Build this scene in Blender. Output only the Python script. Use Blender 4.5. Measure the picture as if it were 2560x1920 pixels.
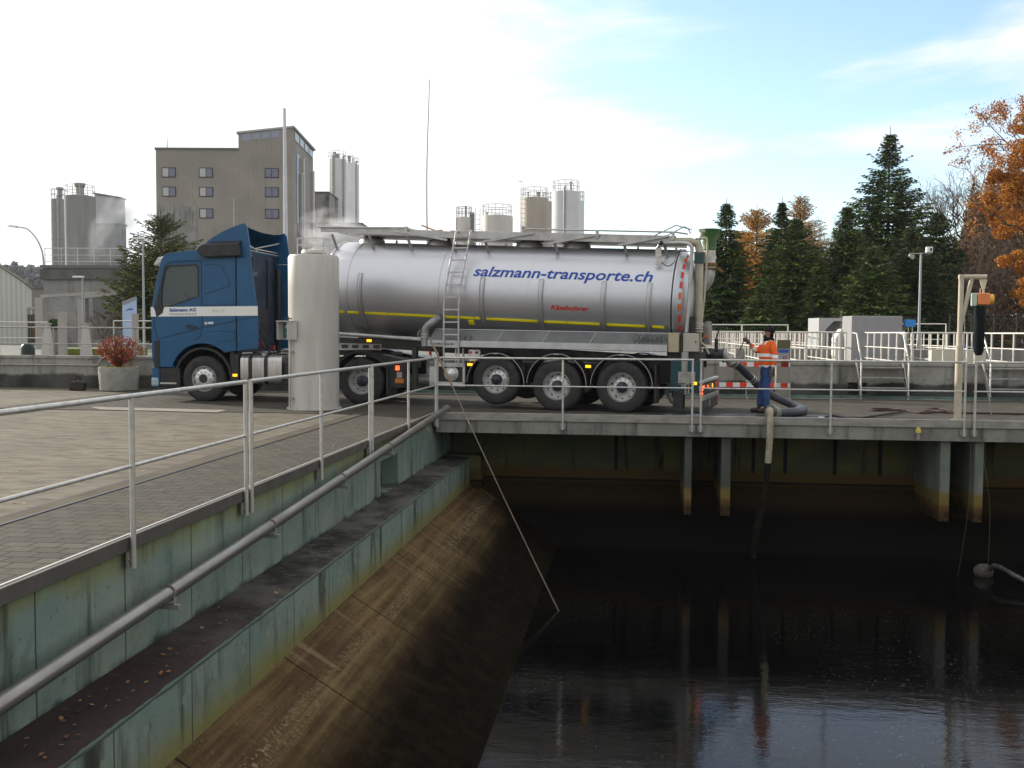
import bpy, bmesh, math, random
import numpy as np
from mathutils import Vector, Matrix
R = math.radians
SC = bpy.context.scene
for o in list(bpy.data.objects): bpy.data.objects.remove(o)
COL = SC.collection

# ---------------- camera ----------------
AL, PITCH, ROLL, FPX = R(6.9), R(2.97), .0055, 2500.0
CAM = Vector((3.87, -19.4, 1.66))
_r = Vector((math.cos(AL), math.sin(AL), 0)); _h = Vector((-math.sin(AL), math.cos(AL), 0)); _z = Vector((0, 0, 1))
_f = _h*math.cos(PITCH) - _z*math.sin(PITCH); _u = _z*math.cos(PITCH) + _h*math.sin(PITCH)
_R = _r*math.cos(ROLL) + _u*math.sin(ROLL); _U = _u*math.cos(ROLL) - _r*math.sin(ROLL)
cd = bpy.data.cameras.new('camera'); cam = bpy.data.objects.new('camera', cd); COL.objects.link(cam)
cd.sensor_width = 36; cd.lens = 36*FPX/2560; cd.clip_start = .1; cd.clip_end = 9000
m = Matrix.Identity(4)
for i, v in enumerate((_R, _U, -_f)):
    for j in range(3): m[j][i] = v[j]
m.translation = CAM
cam.matrix_world = m
SC.camera = cam
def at(u, v, D):
    """world point seen at photo pixel (u,v) at horizontal depth D"""
    d = _f + _R*((u-1280)/FPX) - _U*((v-960)/FPX)
    return CAM + d*(D/d.dot(_h))
def atY(u, v, Y):
    d = _f + _R*((u-1280)/FPX) - _U*((v-960)/FPX)
    return CAM + d*((Y-CAM.y)/d.y)

# ---------------- light ----------------
SUN_EL, SUN_AZ = R(21), R(-62)            # azimuth measured clockwise from +Y
sd = Vector((math.sin(SUN_AZ)*math.cos(SUN_EL), math.cos(SUN_AZ)*math.cos(SUN_EL), math.sin(SUN_EL)))
sl = bpy.data.lights.new('sun', 'SUN'); sl.energy = 5.0; sl.angle = R(.6); sl.color = (1, .93, .82)
so = bpy.data.objects.new('sun', sl); COL.objects.link(so); so.rotation_euler = (-sd).to_track_quat('-Z', 'Y').to_euler()
W = bpy.data.worlds.new('World'); SC.world = W; W.use_nodes = True
nt = W.node_tree; N = nt.nodes; Lk = nt.links
for n in list(N): N.remove(n)
def nd(t, **k):
    n = N.new(t)
    for a, b in k.items(): setattr(n, a, b)
    return n
out = nd('ShaderNodeOutputWorld'); bg = nd('ShaderNodeBackground'); bg.inputs[1].default_value = .1
sky = nd('ShaderNodeTexSky'); sky.sky_type = 'NISHITA'; sky.sun_disc = False
sky.sun_elevation = SUN_EL; sky.sun_rotation = SUN_AZ; sky.air_density = 1.0; sky.dust_density = .8; sky.ozone_density = 1.6
tc = nd('ShaderNodeTexCoord')
mp = nd('ShaderNodeMapping'); mp.inputs['Rotation'].default_value = (R(12), R(-28), R(20)); mp.inputs['Scale'].default_value = (1.6, 4.0, 9.0)
Lk.new(tc.outputs['Generated'], mp.inputs[0])
n1 = nd('ShaderNodeTexNoise'); n1.inputs['Scale'].default_value = 1.15; n1.inputs['Detail'].default_value = 9; n1.inputs['Roughness'].default_value = .56; n1.inputs['Distortion'].default_value = .35
Lk.new(mp.outputs[0], n1.inputs[0])
def vmath(op, a, b=None):
    n = nd('ShaderNodeVectorMath', operation=op); Lk.new(a, n.inputs[0])
    if b is not None: n.inputs[1].default_value = b
    return n
def smath(op, a, b, clamp=False):
    n = nd('ShaderNodeMath', operation=op); n.use_clamp = clamp
    for i, x in enumerate((a, b)):
        if isinstance(x, (int, float)): n.inputs[i].default_value = x
        else: Lk.new(x, n.inputs[i])
    return n.outputs[0]
# clouds thicken towards the low sun, clear patch high on the other side
clr = at(2150, 130, 100) - CAM; clr.normalize()
dt = vmath('DOT_PRODUCT', tc.outputs['Generated'], tuple(clr)).outputs['Value']
ds = vmath('DOT_PRODUCT', tc.outputs['Generated'], tuple(sd)).outputs['Value']
patch = nd('ShaderNodeMapRange'); patch.interpolation_type = 'SMOOTHSTEP'
Lk.new(dt, patch.inputs[0]); patch.inputs[1].default_value = .87; patch.inputs[2].default_value = .998; patch.inputs[3].default_value = .50; patch.inputs[4].default_value = -.10
bk = nd('ShaderNodeMapRange'); Lk.new(ds, bk.inputs[0]); bk.inputs[1].default_value = -.9; bk.inputs[2].default_value = -.1; bk.inputs[3].default_value = -.45; bk.inputs[4].default_value = 0
nx = smath('MULTIPLY_ADD', n1.outputs['Fac'], 2.0); nx.node.inputs[2].default_value = -.5
msum = smath('ADD', smath('ADD', nx, patch.outputs[0]), bk.outputs[0])
cm = nd('ShaderNodeMapRange'); cm.interpolation_type = 'SMOOTHSTEP'; Lk.new(msum, cm.inputs[0])
cm.inputs[1].default_value = .26; cm.inputs[2].default_value = .66
glow = nd('ShaderNodeMapRange'); Lk.new(ds, glow.inputs[0]); glow.inputs[1].default_value = -.3; glow.inputs[2].default_value = 1; glow.inputs[3].default_value = 7.2; glow.inputs[4].default_value = 10
cc = nd('ShaderNodeCombineXYZ')
Lk.new(smath('MULTIPLY', glow.outputs[0], .965), cc.inputs[0]); Lk.new(smath('MULTIPLY', glow.outputs[0], .985), cc.inputs[1]); Lk.new(glow.outputs[0], cc.inputs[2])
mx = nd('ShaderNodeMix', data_type='RGBA'); Lk.new(cm.outputs[0], mx.inputs[0]); Lk.new(cc.outputs[0], mx.inputs[7])
# clear sky blue of the patch: the sky texture, a little stronger
sk2 = vmath('SCALE', sky.outputs[0]); sk2.inputs['Scale'].default_value = 2.2
Lk.new(sk2.outputs[0], mx.inputs[6])
Lk.new(mx.outputs[2], bg.inputs[0]); Lk.new(bg.outputs[0], out.inputs[0])
SC.view_settings.view_transform = 'Standard'; SC.view_settings.look = 'None'; SC.view_settings.exposure = 0.42; SC.view_settings.gamma = 1
SC.cycles.max_bounces = 8; SC.cycles.volume_bounces = 0; SC.cycles.volume_step_rate = 4

# ---------------- materials ----------------
MATS = {}
def mat(name, c, rough=.6, metal=0, c2=None, sc=4, bump=0, bsc=None, stretch=(1, 1, 1), lo=.4, hi=.65, emit=None, coat=0, det=6, spec=.35, world=False, rvar=0):
    if name in MATS: return MATS[name]
    m = bpy.data.materials.new(name); m.use_nodes = True; nt = m.node_tree; b = nt.nodes['Principled BSDF']
    b.inputs['Base Color'].default_value = (*c, 1); b.inputs['Roughness'].default_value = rough; b.inputs['Metallic'].default_value = metal
    b.inputs['Specular IOR Level'].default_value = spec
    if coat: b.inputs['Coat Weight'].default_value = coat; b.inputs['Coat Roughness'].default_value = .05
    if emit: b.inputs['Emission Color'].default_value = (*emit[0], 1); b.inputs['Emission Strength'].default_value = emit[1]
    if c2 is not None or bump or rvar:
        tc = nt.nodes.new('ShaderNodeTexCoord'); src = tc.outputs['Object']
        if world:
            g = nt.nodes.new('ShaderNodeNewGeometry'); src = g.outputs['Position']
        mp = nt.nodes.new('ShaderNodeMapping'); mp.inputs['Scale'].default_value = stretch; nt.links.new(src, mp.inputs[0])
        n = nt.nodes.new('ShaderNodeTexNoise'); n.inputs['Scale'].default_value = sc; n.inputs['Detail'].default_value = det; n.inputs['Roughness'].default_value = .62
        nt.links.new(mp.outputs[0], n.inputs[0])
        if c2 is not None:
            rp = nt.nodes.new('ShaderNodeMapRange'); nt.links.new(n.outputs['Fac'], rp.inputs[0]); rp.inputs[1].default_value = lo; rp.inputs[2].default_value = hi
            mx = nt.nodes.new('ShaderNodeMix'); mx.data_type = 'RGBA'; nt.links.new(rp.outputs[0], mx.inputs[0])
            mx.inputs[6].default_value = (*c, 1); mx.inputs[7].default_value = (*c2, 1); nt.links.new(mx.outputs[2], b.inputs['Base Color'])
        if rvar:
            rr = nt.nodes.new('ShaderNodeMapRange'); nt.links.new(n.outputs['Fac'], rr.inputs[0]); rr.inputs[1].default_value = .3; rr.inputs[2].default_value = .7
            rr.inputs[3].default_value = max(0, rough-rvar); rr.inputs[4].default_value = rough+rvar; nt.links.new(rr.outputs[0], b.inputs['Roughness'])
        if bump:
            n2 = nt.nodes.new('ShaderNodeTexNoise'); n2.inputs['Scale'].default_value = bsc or sc*3; n2.inputs['Detail'].default_value = 4; nt.links.new(src, n2.inputs[0])
            bp = nt.nodes.new('ShaderNodeBump'); bp.inputs['Strength'].default_value = 1; bp.inputs['Distance'].default_value = bump
            nt.links.new(n2.outputs['Fac'], bp.inputs['Height']); nt.links.new(bp.outputs[0], b.inputs['Normal'])
    MATS[name] = m; return m

class G:
    """small node-graph helper for the richer surfaces"""
    def __init__(s, name, rough=.8):
        s.m = bpy.data.materials.new(name); s.m.use_nodes = True; s.t = s.m.node_tree; s.b = s.t.nodes['Principled BSDF']; s.b.inputs['Roughness'].default_value = rough; s.b.inputs['Specular IOR Level'].default_value = .12 if rough > .6 else .5
        g = s.t.nodes.new('ShaderNodeNewGeometry'); s.pos = g.outputs['Position']
        x = s.t.nodes.new('ShaderNodeSeparateXYZ'); s.t.links.new(s.pos, x.inputs[0]); s.x, s.y, s.z = x.outputs
        MATS[name] = s.m
    def put(s, sock, v):
        if isinstance(v, (int, float)): sock.default_value = v
        elif isinstance(v, tuple): sock.default_value = (*v, 1) if len(sock.default_value) == 4 and len(v) == 3 else v
        else: s.t.links.new(v, sock)
    def noise(s, sc, st=(1, 1, 1), det=6, ro=.6, off=(0, 0, 0), dist=0, src=None):
        mp = s.t.nodes.new('ShaderNodeMapping'); mp.inputs['Scale'].default_value = st; mp.inputs['Location'].default_value = off; s.t.links.new(src or s.pos, mp.inputs[0])
        n = s.t.nodes.new('ShaderNodeTexNoise'); n.inputs['Scale'].default_value = sc; n.inputs['Detail'].default_value = det; n.inputs['Roughness'].default_value = ro; n.inputs['Distortion'].default_value = dist
        s.t.links.new(mp.outputs[0], n.inputs[0]); return n.outputs['Fac']
    def ramp(s, f, a, b, c=0., d=1., smooth=True):
        n = s.t.nodes.new('ShaderNodeMapRange'); n.interpolation_type = 'SMOOTHSTEP' if smooth else 'LINEAR'
        s.put(n.inputs[0], f)
        for i, q in enumerate((a, b, c, d)): n.inputs[i+1].default_value = q
        return n.outputs[0]
    def mix(s, f, a, b):
        n = s.t.nodes.new('ShaderNodeMix'); n.data_type = 'RGBA'; s.put(n.inputs[0], f); s.put(n.inputs[6], a); s.put(n.inputs[7], b); return n.outputs[2]
    def ma(s, op, a, b=0., c=None, clamp=False):
        n = s.t.nodes.new('ShaderNodeMath'); n.operation = op; n.use_clamp = clamp; s.put(n.inputs[0], a); s.put(n.inputs[1], b)
        if c is not None: s.put(n.inputs[2], c)
        return n.outputs[0]
    def line(s, co, period, w, off=0.):
        """1 on thin lines every `period`"""
        f = s.ma('ADD', co, off); f = s.ma('DIVIDE', f, period); f = s.ma('FRACT', f); f = s.ma('SUBTRACT', f, .5); f = s.ma('ABSOLUTE', f)
        return s.ramp(f, .5-w/period, .5-w/period*.4)
    def bump(s, h, d):
        n = s.t.nodes.new('ShaderNodeBump'); n.inputs['Strength'].default_value = 1; n.inputs['Distance'].default_value = d; s.put(n.inputs['Height'], h); s.t.links.new(n.outputs[0], s.b.inputs['Normal'])
    def color(s, c): s.put(s.b.inputs['Base Color'], c); return s.m

# ---------------- mesh helpers ----------------
def rot(ax, a): return Matrix.Rotation(a, 4, ax)
class MB:
    def __init__(s): s.v = []; s.f = []; s.mi = []; s.k = 0
    def add(s, vs, fs):
        n = len(s.v); s.v += [tuple(v) for v in vs]; s.f += [tuple(i+n for i in f) for f in fs]; s.mi += [s.k]*len(fs); return s
    def box(s, x0, x1, y0, y1, z0, z1, M=None):
        vs = [Vector((x, y, z)) for x in (x0, x1) for y in (y0, y1) for z in (z0, z1)]
        if M: vs = [M @ v for v in vs]
        return s.add(vs, [(0, 1, 3, 2), (4, 6, 7, 5), (0, 4, 5, 1), (2, 3, 7, 6), (0, 2, 6, 4), (1, 5, 7, 3)])
    def bar(s, a, b, w, h=None, up=(0, 0, 1)):
        """rectangular bar a->b, w sideways, h along up"""
        h = h or w; a = Vector(a); b = Vector(b); d = (b-a).normalized(); up = Vector(up)
        if abs(d.dot(up)) > .99: up = Vector((0, 1, 0))
        sx = d.cross(up).normalized(); sy = sx.cross(d).normalized()
        vs = []
        for p in (a, b):
            for i, j in ((-1, -1), (1, -1), (1, 1), (-1, 1)): vs.append(p + sx*i*w/2 + sy*j*h/2)
        return s.add(vs, [(0, 1, 2, 3)[::-1], (4, 5, 6, 7), (0, 1, 5, 4), (1, 2, 6, 5), (2, 3, 7, 6), (3, 0, 4, 7)])
    def tube(s, pts, r, n=10, caps=True):
        pts = [Vector(p) for p in pts]; rs = r if isinstance(r, (list, tuple)) else [r]*len(pts)
        t0 = (pts[1]-pts[0]).normalized(); up = Vector((0, 0, 1)) if abs(t0.z) < .9 else Vector((1, 0, 0))
        e = t0.cross(up).normalized(); base = len(s.v); fs = []; vs = []
        for i, p in enumerate(pts):
            if i == 0: t = pts[1]-pts[0]
            elif i == len(pts)-1: t = pts[-1]-pts[-2]
            else: t = (pts[i+1]-p).normalized()+(p-pts[i-1]).normalized()
            t.normalize(); e = (e - t*e.dot(t)).normalized(); g = t.cross(e)
            for k in range(n):
                a = 2*math.pi*k/n; vs.append(p+(e*math.cos(a)+g*math.sin(a))*rs[i])
        for i in range(len(pts)-1):
            for k in range(n):
                k2 = (k+1) % n; fs.append((i*n+k, i*n+k2, (i+1)*n+k2, (i+1)*n+k))
        if caps: fs.append(tuple(range(n))[::-1]); fs.append(tuple((len(pts)-1)*n+k for k in range(n)))
        return s.add(vs, fs)
    def lathe(s, prof, n=32, M=None, closed=False, cap=True):
        """profile of (radius, height) about z"""
        M = M or Matrix.Identity(4); vs = []; fs = []
        for r, z in prof:
            for k in range(n):
                a = 2*math.pi*k/n; vs.append(M @ Vector((r*math.cos(a), r*math.sin(a), z)))
        m = len(prof)
        for i in range(m if closed else m-1):
            j = (i+1) % m
            for k in range(n):
                k2 = (k+1) % n; fs.append((i*n+k, i*n+k2, j*n+k2, j*n+k))
        if not closed and cap:
            if prof[0][0] > 1e-4: fs.append(tuple(range(n))[::-1])
            if prof[-1][0] > 1e-4: fs.append(tuple((m-1)*n+k for k in range(n)))
        return s.add(vs, fs)
    def prism(s, poly, a, b, axis='y'):
        """polygon (p,q) extruded along axis from a to b"""
        def mk(p, q, t): return {'y': (p, t, q), 'x': (t, p, q), 'z': (p, q, t)}[axis]
        n = len(poly); vs = [mk(p, q, a) for p, q in poly]+[mk(p, q, b) for p, q in poly]
        return s.add(vs, [tuple(range(n)), tuple(range(2*n-1, n-1, -1))]+[(i, i+n, (i+1) % n+n, (i+1) % n) for i in range(n)])
    def poly(s, pts): return s.add(pts, [tuple(range(len(pts)))])
    def sheet(s, pts, x0, x1):  # strip of (y,z) points swept over x
        vs = [(x0, y, z) for y, z in pts]+[(x1, y, z) for y, z in pts]; n = len(pts)
        return s.add(vs, [(i, i+1, i+1+n, i+n) for i in range(n-1)])
    def ball(s, c, r, n=10, sq=(1, 1, 1)):
        prof = [(math.sin(math.pi*i/n)*1, -math.cos(math.pi*i/n)) for i in range(n+1)]
        M = Matrix.Translation(c) @ Matrix.Diagonal((r*sq[0], r*sq[1], r*sq[2], 1)); prof[0] = (0, -1); prof[-1] = (0, 1)
        return s.lathe(prof, n*2, M)
    def build(s, name, mats, parent=None, smooth=False, bev=0, fix=True, **k):
        me = bpy.data.meshes.new(name); me.from_pydata(s.v, [], s.f)
        if not isinstance(mats, (list, tuple)): mats = [mats]
        for m_ in mats: me.materials.append(m_)
        me.polygons.foreach_set('material_index', s.mi)
        if fix:
            bm = bmesh.new(); bm.from_mesh(me); bmesh.ops.remove_doubles(bm, verts=bm.verts, dist=1e-5); bmesh.ops.recalc_face_normals(bm, faces=bm.faces); bm.to_mesh(me); bm.free()
        if smooth:
            me.polygons.foreach_set('use_smooth', [True]*len(me.polygons))
            try: me.set_sharp_from_angle(angle=R(38))
            except Exception: pass
        o = bpy.data.objects.new(name, me); COL.objects.link(o)
        if parent: o.parent = parent
        if bev:
            b = o.modifiers.new('bevel', 'BEVEL'); b.width = bev; b.segments = 2; b.limit_method = 'ANGLE'; b.angle_limit = R(35)
        for a, b in k.items(): o[a] = b
        return o
def tag(o, label=None, category=None, group=None, kind=None):
    for a, b in (('label', label), ('category', category), ('group', group), ('kind', kind)):
        if b: o[a] = b
    return o
def thing(name, loc, label, cat, group=None, rz=0):
    o = bpy.data.objects.new(name, None); COL.objects.link(o); o.location = loc; o.rotation_euler.z = rz; o.empty_display_size = .2
    return tag(o, label, cat, group)
def dup(root, loc, rz=0, label=None, group=None):
    r = root.copy(); COL.objects.link(r); r.location = loc; r.rotation_euler.z = rz
    if label: r['label'] = label
    if group: r['group'] = group
    for ch in list(root.children):
        c = ch.copy(); COL.objects.link(c); c.parent = r
        for g in list(ch.children):
            d = g.copy(); COL.objects.link(d); d.parent = c
    return r
def spline(pts, n=8):
    """Catmull-Rom through pts"""
    P = [Vector(p) for p in pts]; P = [P[0]*2-P[1]]+P+[P[-1]*2-P[-2]]; o = []
    for i in range(1, len(P)-2):
        a, b, c, d = P[i-1:i+3]
        for k in range(n):
            t = k/n; o.append(.5*((2*b)+(c-a)*t+(2*a-5*b+4*c-d)*t*t+(3*b-a-3*c+d)*t**3))
    o.append(P[-2]); return o
def text_mesh(body, h, shear=0, bold=0, space=1.0, cuts=4):
    """flat text mesh data in xy, cap height scaled so that font size = h"""
    c = bpy.data.curves.new('t', 'FONT'); c.body = body; c.size = h; c.shear = shear; c.offset = bold; c.space_character = space; c.resolution_u = 3
    o = bpy.data.objects.new('t', c); COL.objects.link(o); bpy.context.view_layer.update()
    me = bpy.data.meshes.new_from_object(o.evaluated_get(bpy.context.evaluated_depsgraph_get()))
    bpy.data.objects.remove(o); bm = bmesh.new(); bm.from_mesh(me); bmesh.ops.remove_doubles(bm, verts=bm.verts, dist=1e-5)
    y0 = min(v.co.y for v in bm.verts); y1 = max(v.co.y for v in bm.verts)
    for k in range(1, cuts):
        bmesh.ops.bisect_plane(bm, geom=bm.verts[:]+bm.edges[:]+bm.faces[:], plane_co=(0, y0+(y1-y0)*k/cuts, 0), plane_no=(0, 1, 0))
    bm.to_mesh(me); bm.free(); return me
def text_obj(name, body, h, m, parent, place, width=None, **k):
    """place: function (x, y) -> local point; width: scale the text to this width"""
    me = text_mesh(body, h, **k); xs = [v.co.x for v in me.vertices]; x0, x1 = min(xs), max(xs); s = (width/(x1-x0)) if width else 1
    for v in me.vertices: v.co = place((v.co.x-x0)*s, v.co.y)
    me.materials.append(m); o = bpy.data.objects.new(name, me); COL.objects.link(o); o.parent = parent; return o
def apply_mods(o):
    bpy.context.view_layer.update(); dg = bpy.context.evaluated_depsgraph_get()
    me = bpy.data.meshes.new_from_object(o.evaluated_get(dg)); o.modifiers.clear(); o.data = me; return o
def cut(o, cutter):
    b = o.modifiers.new('b', 'BOOLEAN'); b.operation = 'DIFFERENCE'; b.solver = 'EXACT'; b.object = cutter
    apply_mods(o); bpy.data.objects.remove(cutter); return o
def skin(name, verts, edges, radii, m, parent=None, lv=2, root=0):
    me = bpy.data.meshes.new(name); me.from_pydata(verts, edges, []); me.materials.append(m)
    o = bpy.data.objects.new(name, me); COL.objects.link(o)
    sk = o.modifiers.new('s', 'SKIN'); sk.use_smooth_shade = True
    for i, v in enumerate(me.skin_vertices[0].data):
        q = radii[i]; v.radius = q if isinstance(q, tuple) else (q, q); v.use_root = (i == root)
    o.modifiers.new('u', 'SUBSURF').levels = lv
    apply_mods(o)
    if not o.data.materials: o.data.materials.append(m)
    if parent: o.parent = parent
    return o
rnd = random.Random(7)
# =============== surfaces of the setting ===============
def mat_yard():
    g = G('yard_concrete', .85)
    a = g.noise(.35, det=8); b = g.noise(2.2, st=(1, 2.2, 1), det=8, off=(7, 3, 0)); c = g.noise(14, det=4)
    oil = g.ramp(g.noise(1.7, st=(.6, 1.6, 1), det=4, off=(11, 2, 0)), .60, .70, 0, .7)
    col = g.mix(g.ramp(a, .35, .65), (.125, .110, .083), (.165, .146, .110))
    col = g.mix(g.ramp(b, .40, .66, 0, .75), col, (.070, .058, .042))
    col = g.mix(g.ramp(c, .55, .75, 0, .3), col, (.20, .178, .135))
    col = g.mix(oil, col, (.04, .034, .026))
    j = g.ma('MAXIMUM', g.line(g.x, 6.2, .03, 1.3), g.line(g.y, 5.4, .03, .8))
    g.color(g.mix(g.ma('MULTIPLY', j, .75), col, (.06, .055, .045))); g.bump(g.noise(40), .004); return g.m
def mat_paver():
    g = G('paving_blocks', .8)
    # herringbone-like brick bond of grey blocks
    mp = g.t.nodes.new('ShaderNodeMapping'); g.t.links.new(g.pos, mp.inputs[0])
    bt = g.t.nodes.new('ShaderNodeTexBrick'); g.t.links.new(mp.outputs[0], bt.inputs[0])
    bt.inputs['Scale'].default_value = 1; bt.inputs['Brick Width'].default_value = .23; bt.inputs['Row Height'].default_value = .165; bt.inputs['Mortar Size'].default_value = .009
    bt.inputs['Color1'].default_value = (.088, .079, .063, 1); bt.inputs['Color2'].default_value = (.060, .054, .044, 1); bt.inputs['Mortar'].default_value = (.018, .017, .014, 1); bt.inputs['Mortar Smooth'].default_value = .3
    d = g.ramp(g.noise(.6, det=8), .35, .7, 0, .6); c = g.mix(d, bt.outputs['Color'], (.052, .048, .04))
    c = g.mix(g.ramp(g.noise(9, det=5), .5, .8, 0, .35), c, (.13, .118, .095)); c = g.mix(g.ramp(g.noise(1.1, det=6, off=(8, 0, 0)), .52, .7, 0, .5), c, (.095, .08, .05))
    # wet film near the hose
    g.color(c)
    w = g.ma('MULTIPLY', g.ramp(g.y, 1.9, .7), g.ma('MULTIPLY', g.ramp(g.x, 3.0, 4.2), g.ramp(g.x, 9.2, 8.0)))
    w = g.ma('MULTIPLY', w, g.ramp(g.noise(1.2, st=(1, 2.5, 1), det=5, off=(2, 2, 0)), .42, .52))
    g.put(g.b.inputs['Roughness'], g.ramp(w, 0, 1, .82, .06, False)); g.put(g.b.inputs['Specular IOR Level'], g.ramp(w, 0, 1, .1, .5, False))
    g.color(g.mix(g.ma('MULTIPLY', w, .75), c, (.03, .03, .03)))
    n = g.t.nodes.new('ShaderNodeBump'); n.inputs['Distance'].default_value = .006
    g.put(n.inputs['Strength'], g.ramp(w, 0, 1, 1, .05, False)); inv = g.ma('SUBTRACT', 1., bt.outputs['Fac']); g.put(n.inputs['Height'], inv); g.t.links.new(n.outputs[0], g.b.inputs['Normal'])
    return g.m
def mat_teal():
    g = G('teal_coated_concrete', .75)
    a = g.noise(1.1, det=8, ro=.65); st = g.noise(1., st=(2.6, 2.6, .35), det=6, off=(0, 5, 0)); st2 = g.noise(1., st=(7, 7, .5), det=5)
    col = g.mix(g.ramp(a, .3, .7), (.155, .212, .188), (.225, .262, .208))
    # algae line under the cap and near the foot of each face
    zz = g.ma('ADD', g.z, g.ma('MULTIPLY', g.ma('SUBTRACT', a, .5), .35))
    al = g.ma('MAXIMUM', g.ramp(zz, -.30, -.08), g.ma('MULTIPLY', g.ramp(zz, -1.32, -1.55), g.ramp(g.x, .3, .4)))
    col = g.mix(g.ma('MULTIPLY', al, .8), col, (.19, .20, .08))
    dk = g.ma('MULTIPLY', g.ramp(st, .50, .66), g.ramp(st2, .4, .62))
    col = g.mix(g.ma('MULTIPLY', dk, .85), col, (.018, .022, .018))
    lt = g.ma('MULTIPLY', g.ramp(g.noise(.9, st=(4, 4, .8), off=(9, 1, 4)), .6, .75), .35); col = g.mix(lt, col, (.28, .38, .33))
    # black foot line of the upper wall
    ft = g.ma('MULTIPLY', g.ramp(g.ma('ADD', g.z, g.ma('MULTIPLY', g.noise(2.2, det=7), .35)), -.70, -.80), g.ramp(g.x, .3, .2))
    col = g.mix(g.ma('MULTIPLY', ft, .92), col, (.02, .022, .02))
    big = g.ma('MULTIPLY', g.line(g.y, 4.72, .17, 4.1), g.ma('MULTIPLY', g.ramp(g.noise(3, st=(1, 1, .4), det=6), .35, .55), g.ramp(g.x, .3, .4))); col = g.mix(g.ma('MULTIPLY', big, .85), col, (.03, .022, .015))
    lo2 = g.ma('MULTIPLY', g.ramp(g.ma('ADD', g.z, g.ma('MULTIPLY', a, .3)), -1.02, -1.40), g.ramp(g.x, .3, .4)); col = g.mix(g.ma('MULTIPLY', lo2, .75), col, (.19, .17, .055))
    blot = g.ramp(g.noise(2.6, det=8, ro=.7, off=(4, 4, 4)), .5, .68, 0, .45); col = g.mix(blot, col, (.09, .11, .085))
    j = g.line(g.y, 1.18, .012, .3); col = g.mix(g.ma('MULTIPLY', j, .85), col, (.02, .025, .02))
    # pale plugged tie holes
    py = g.ma('FRACT', g.ma('DIVIDE', g.ma('ADD', g.y, .15), .59)); py = g.ma('MULTIPLY', g.ma('SUBTRACT', py, .5), .59)
    pz = g.ma('SUBTRACT', g.z, -1.16); dd = g.ma('SQRT', g.ma('ADD', g.ma('MULTIPLY', py, py), g.ma('MULTIPLY', pz, pz)))
    hole = g.ma('MULTIPLY', g.ramp(dd, .045, .03), g.ramp(g.x, .3, .4)); col = g.mix(g.ma('MULTIPLY', hole, .55), col, (.25, .27, .2))
    sp = g.ma('MULTIPLY', g.ramp(g.noise(16, det=6), .62, .70), .5); col = g.mix(sp, col, (.04, .05, .04))
    g.color(col); g.bump(g.noise(12, det=8), .006); return g.m
def mat_slope():
    g = G('stained_slope_concrete', .9); g.b.inputs['Specular IOR Level'].default_value = .02
    s1 = g.noise(1., st=(11, .22, 11), det=7, ro=.7); s2 = g.noise(1., st=(3, .35, 3), det=5, off=(3, 1, 0)); f = g.noise(22, det=6); cr = g.noise(1.3, st=(.3, 2.5, .3), det=5, off=(1, 8, 2))
    s3 = g.noise(1.4, st=(1, .7, 1), det=8, ro=.7, off=(6, 6, 0)); col = g.mix(g.ramp(s3, .3, .7), (.070, .044, .022), (.132, .088, .042)); col = g.mix(g.ramp(s1, .45, .70, 0, .7), col, (.195, .140, .068)); col = g.mix(g.ramp(s1, .46, .30, 0, .75), col, (.042, .028, .017))
    col = g.mix(g.ramp(s2, .42, .66, 0, .65), col, (.060, .034, .022))
    col = g.mix(g.ramp(cr, .58, .72, 0, .45), col, (.27, .21, .12))
    band = g.ma('MULTIPLY', g.ramp(g.z, -1.74, -1.80), g.ramp(g.z, -1.90, -1.84)); col = g.mix(g.ma('MULTIPLY', band, g.ma('MULTIPLY', g.ramp(f, .5, .6), g.ramp(s2, .4, .6, .1, .8))), col, (.29, .24, .15))
    # wet black sludge, blackened further to paint in the shade low on the slope
    wz = g.ma('ADD', g.z, g.ma('MULTIPLY', s3, .30)); wet = g.ramp(wz, -1.56, -2.10); col = g.mix(g.ma('MULTIPLY', wet, .97), col, g.mix(g.ramp(g.noise(5, det=7), .45, .65), (.003, .003, .002), (.009, .007, .005)))  # wet: sludge and painted shade in one mask
    col = g.mix(g.ma('MULTIPLY', g.ramp(g.noise(34, det=4), .58, .66), .55), col, (.02, .015, .01)); col = g.mix(g.ma('MULTIPLY', g.ma('MULTIPLY', g.ramp(g.noise(24, det=4, off=(5, 5, 5)), .62, .69), g.ramp(g.z, -2.1, -1.75, .12, 1)), .4), col, (.24, .19, .11))
    j = g.line(g.y, 2.36, .02, .6); col = g.mix(g.ma('MULTIPLY', j, .8), col, (.012, .01, .007))
    g.color(col); g.bump(f, .01); return g.m
def mat_ledge():
    g = G('ledge_top_dirt', .9)
    a = g.noise(1.6, det=8); b = g.noise(7, det=7, off=(3, 3, 0)); c = g.noise(.5, off=(1, 4, 0))
    col = g.mix(g.ramp(a, .38, .62), (.026, .025, .022), (.095, .09, .08)); col = g.mix(g.ramp(b, .55, .7, 0, .6), col, (.13, .125, .11))
    col = g.mix(g.ma('MULTIPLY', g.ramp(g.y, -8.5, -12.5), g.ramp(c, .3, .6, .5, 1)), col, (.034, .024, .022))
    e = g.ramp(g.ma('ADD', g.x, g.ma('MULTIPLY', g.noise(5, det=6), .07)), .505, .515); col = g.mix(g.ma('MULTIPLY', e, .7), col, (.11, .15, .13))
    g.color(col); g.bump(b, .015); return g.m
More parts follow.
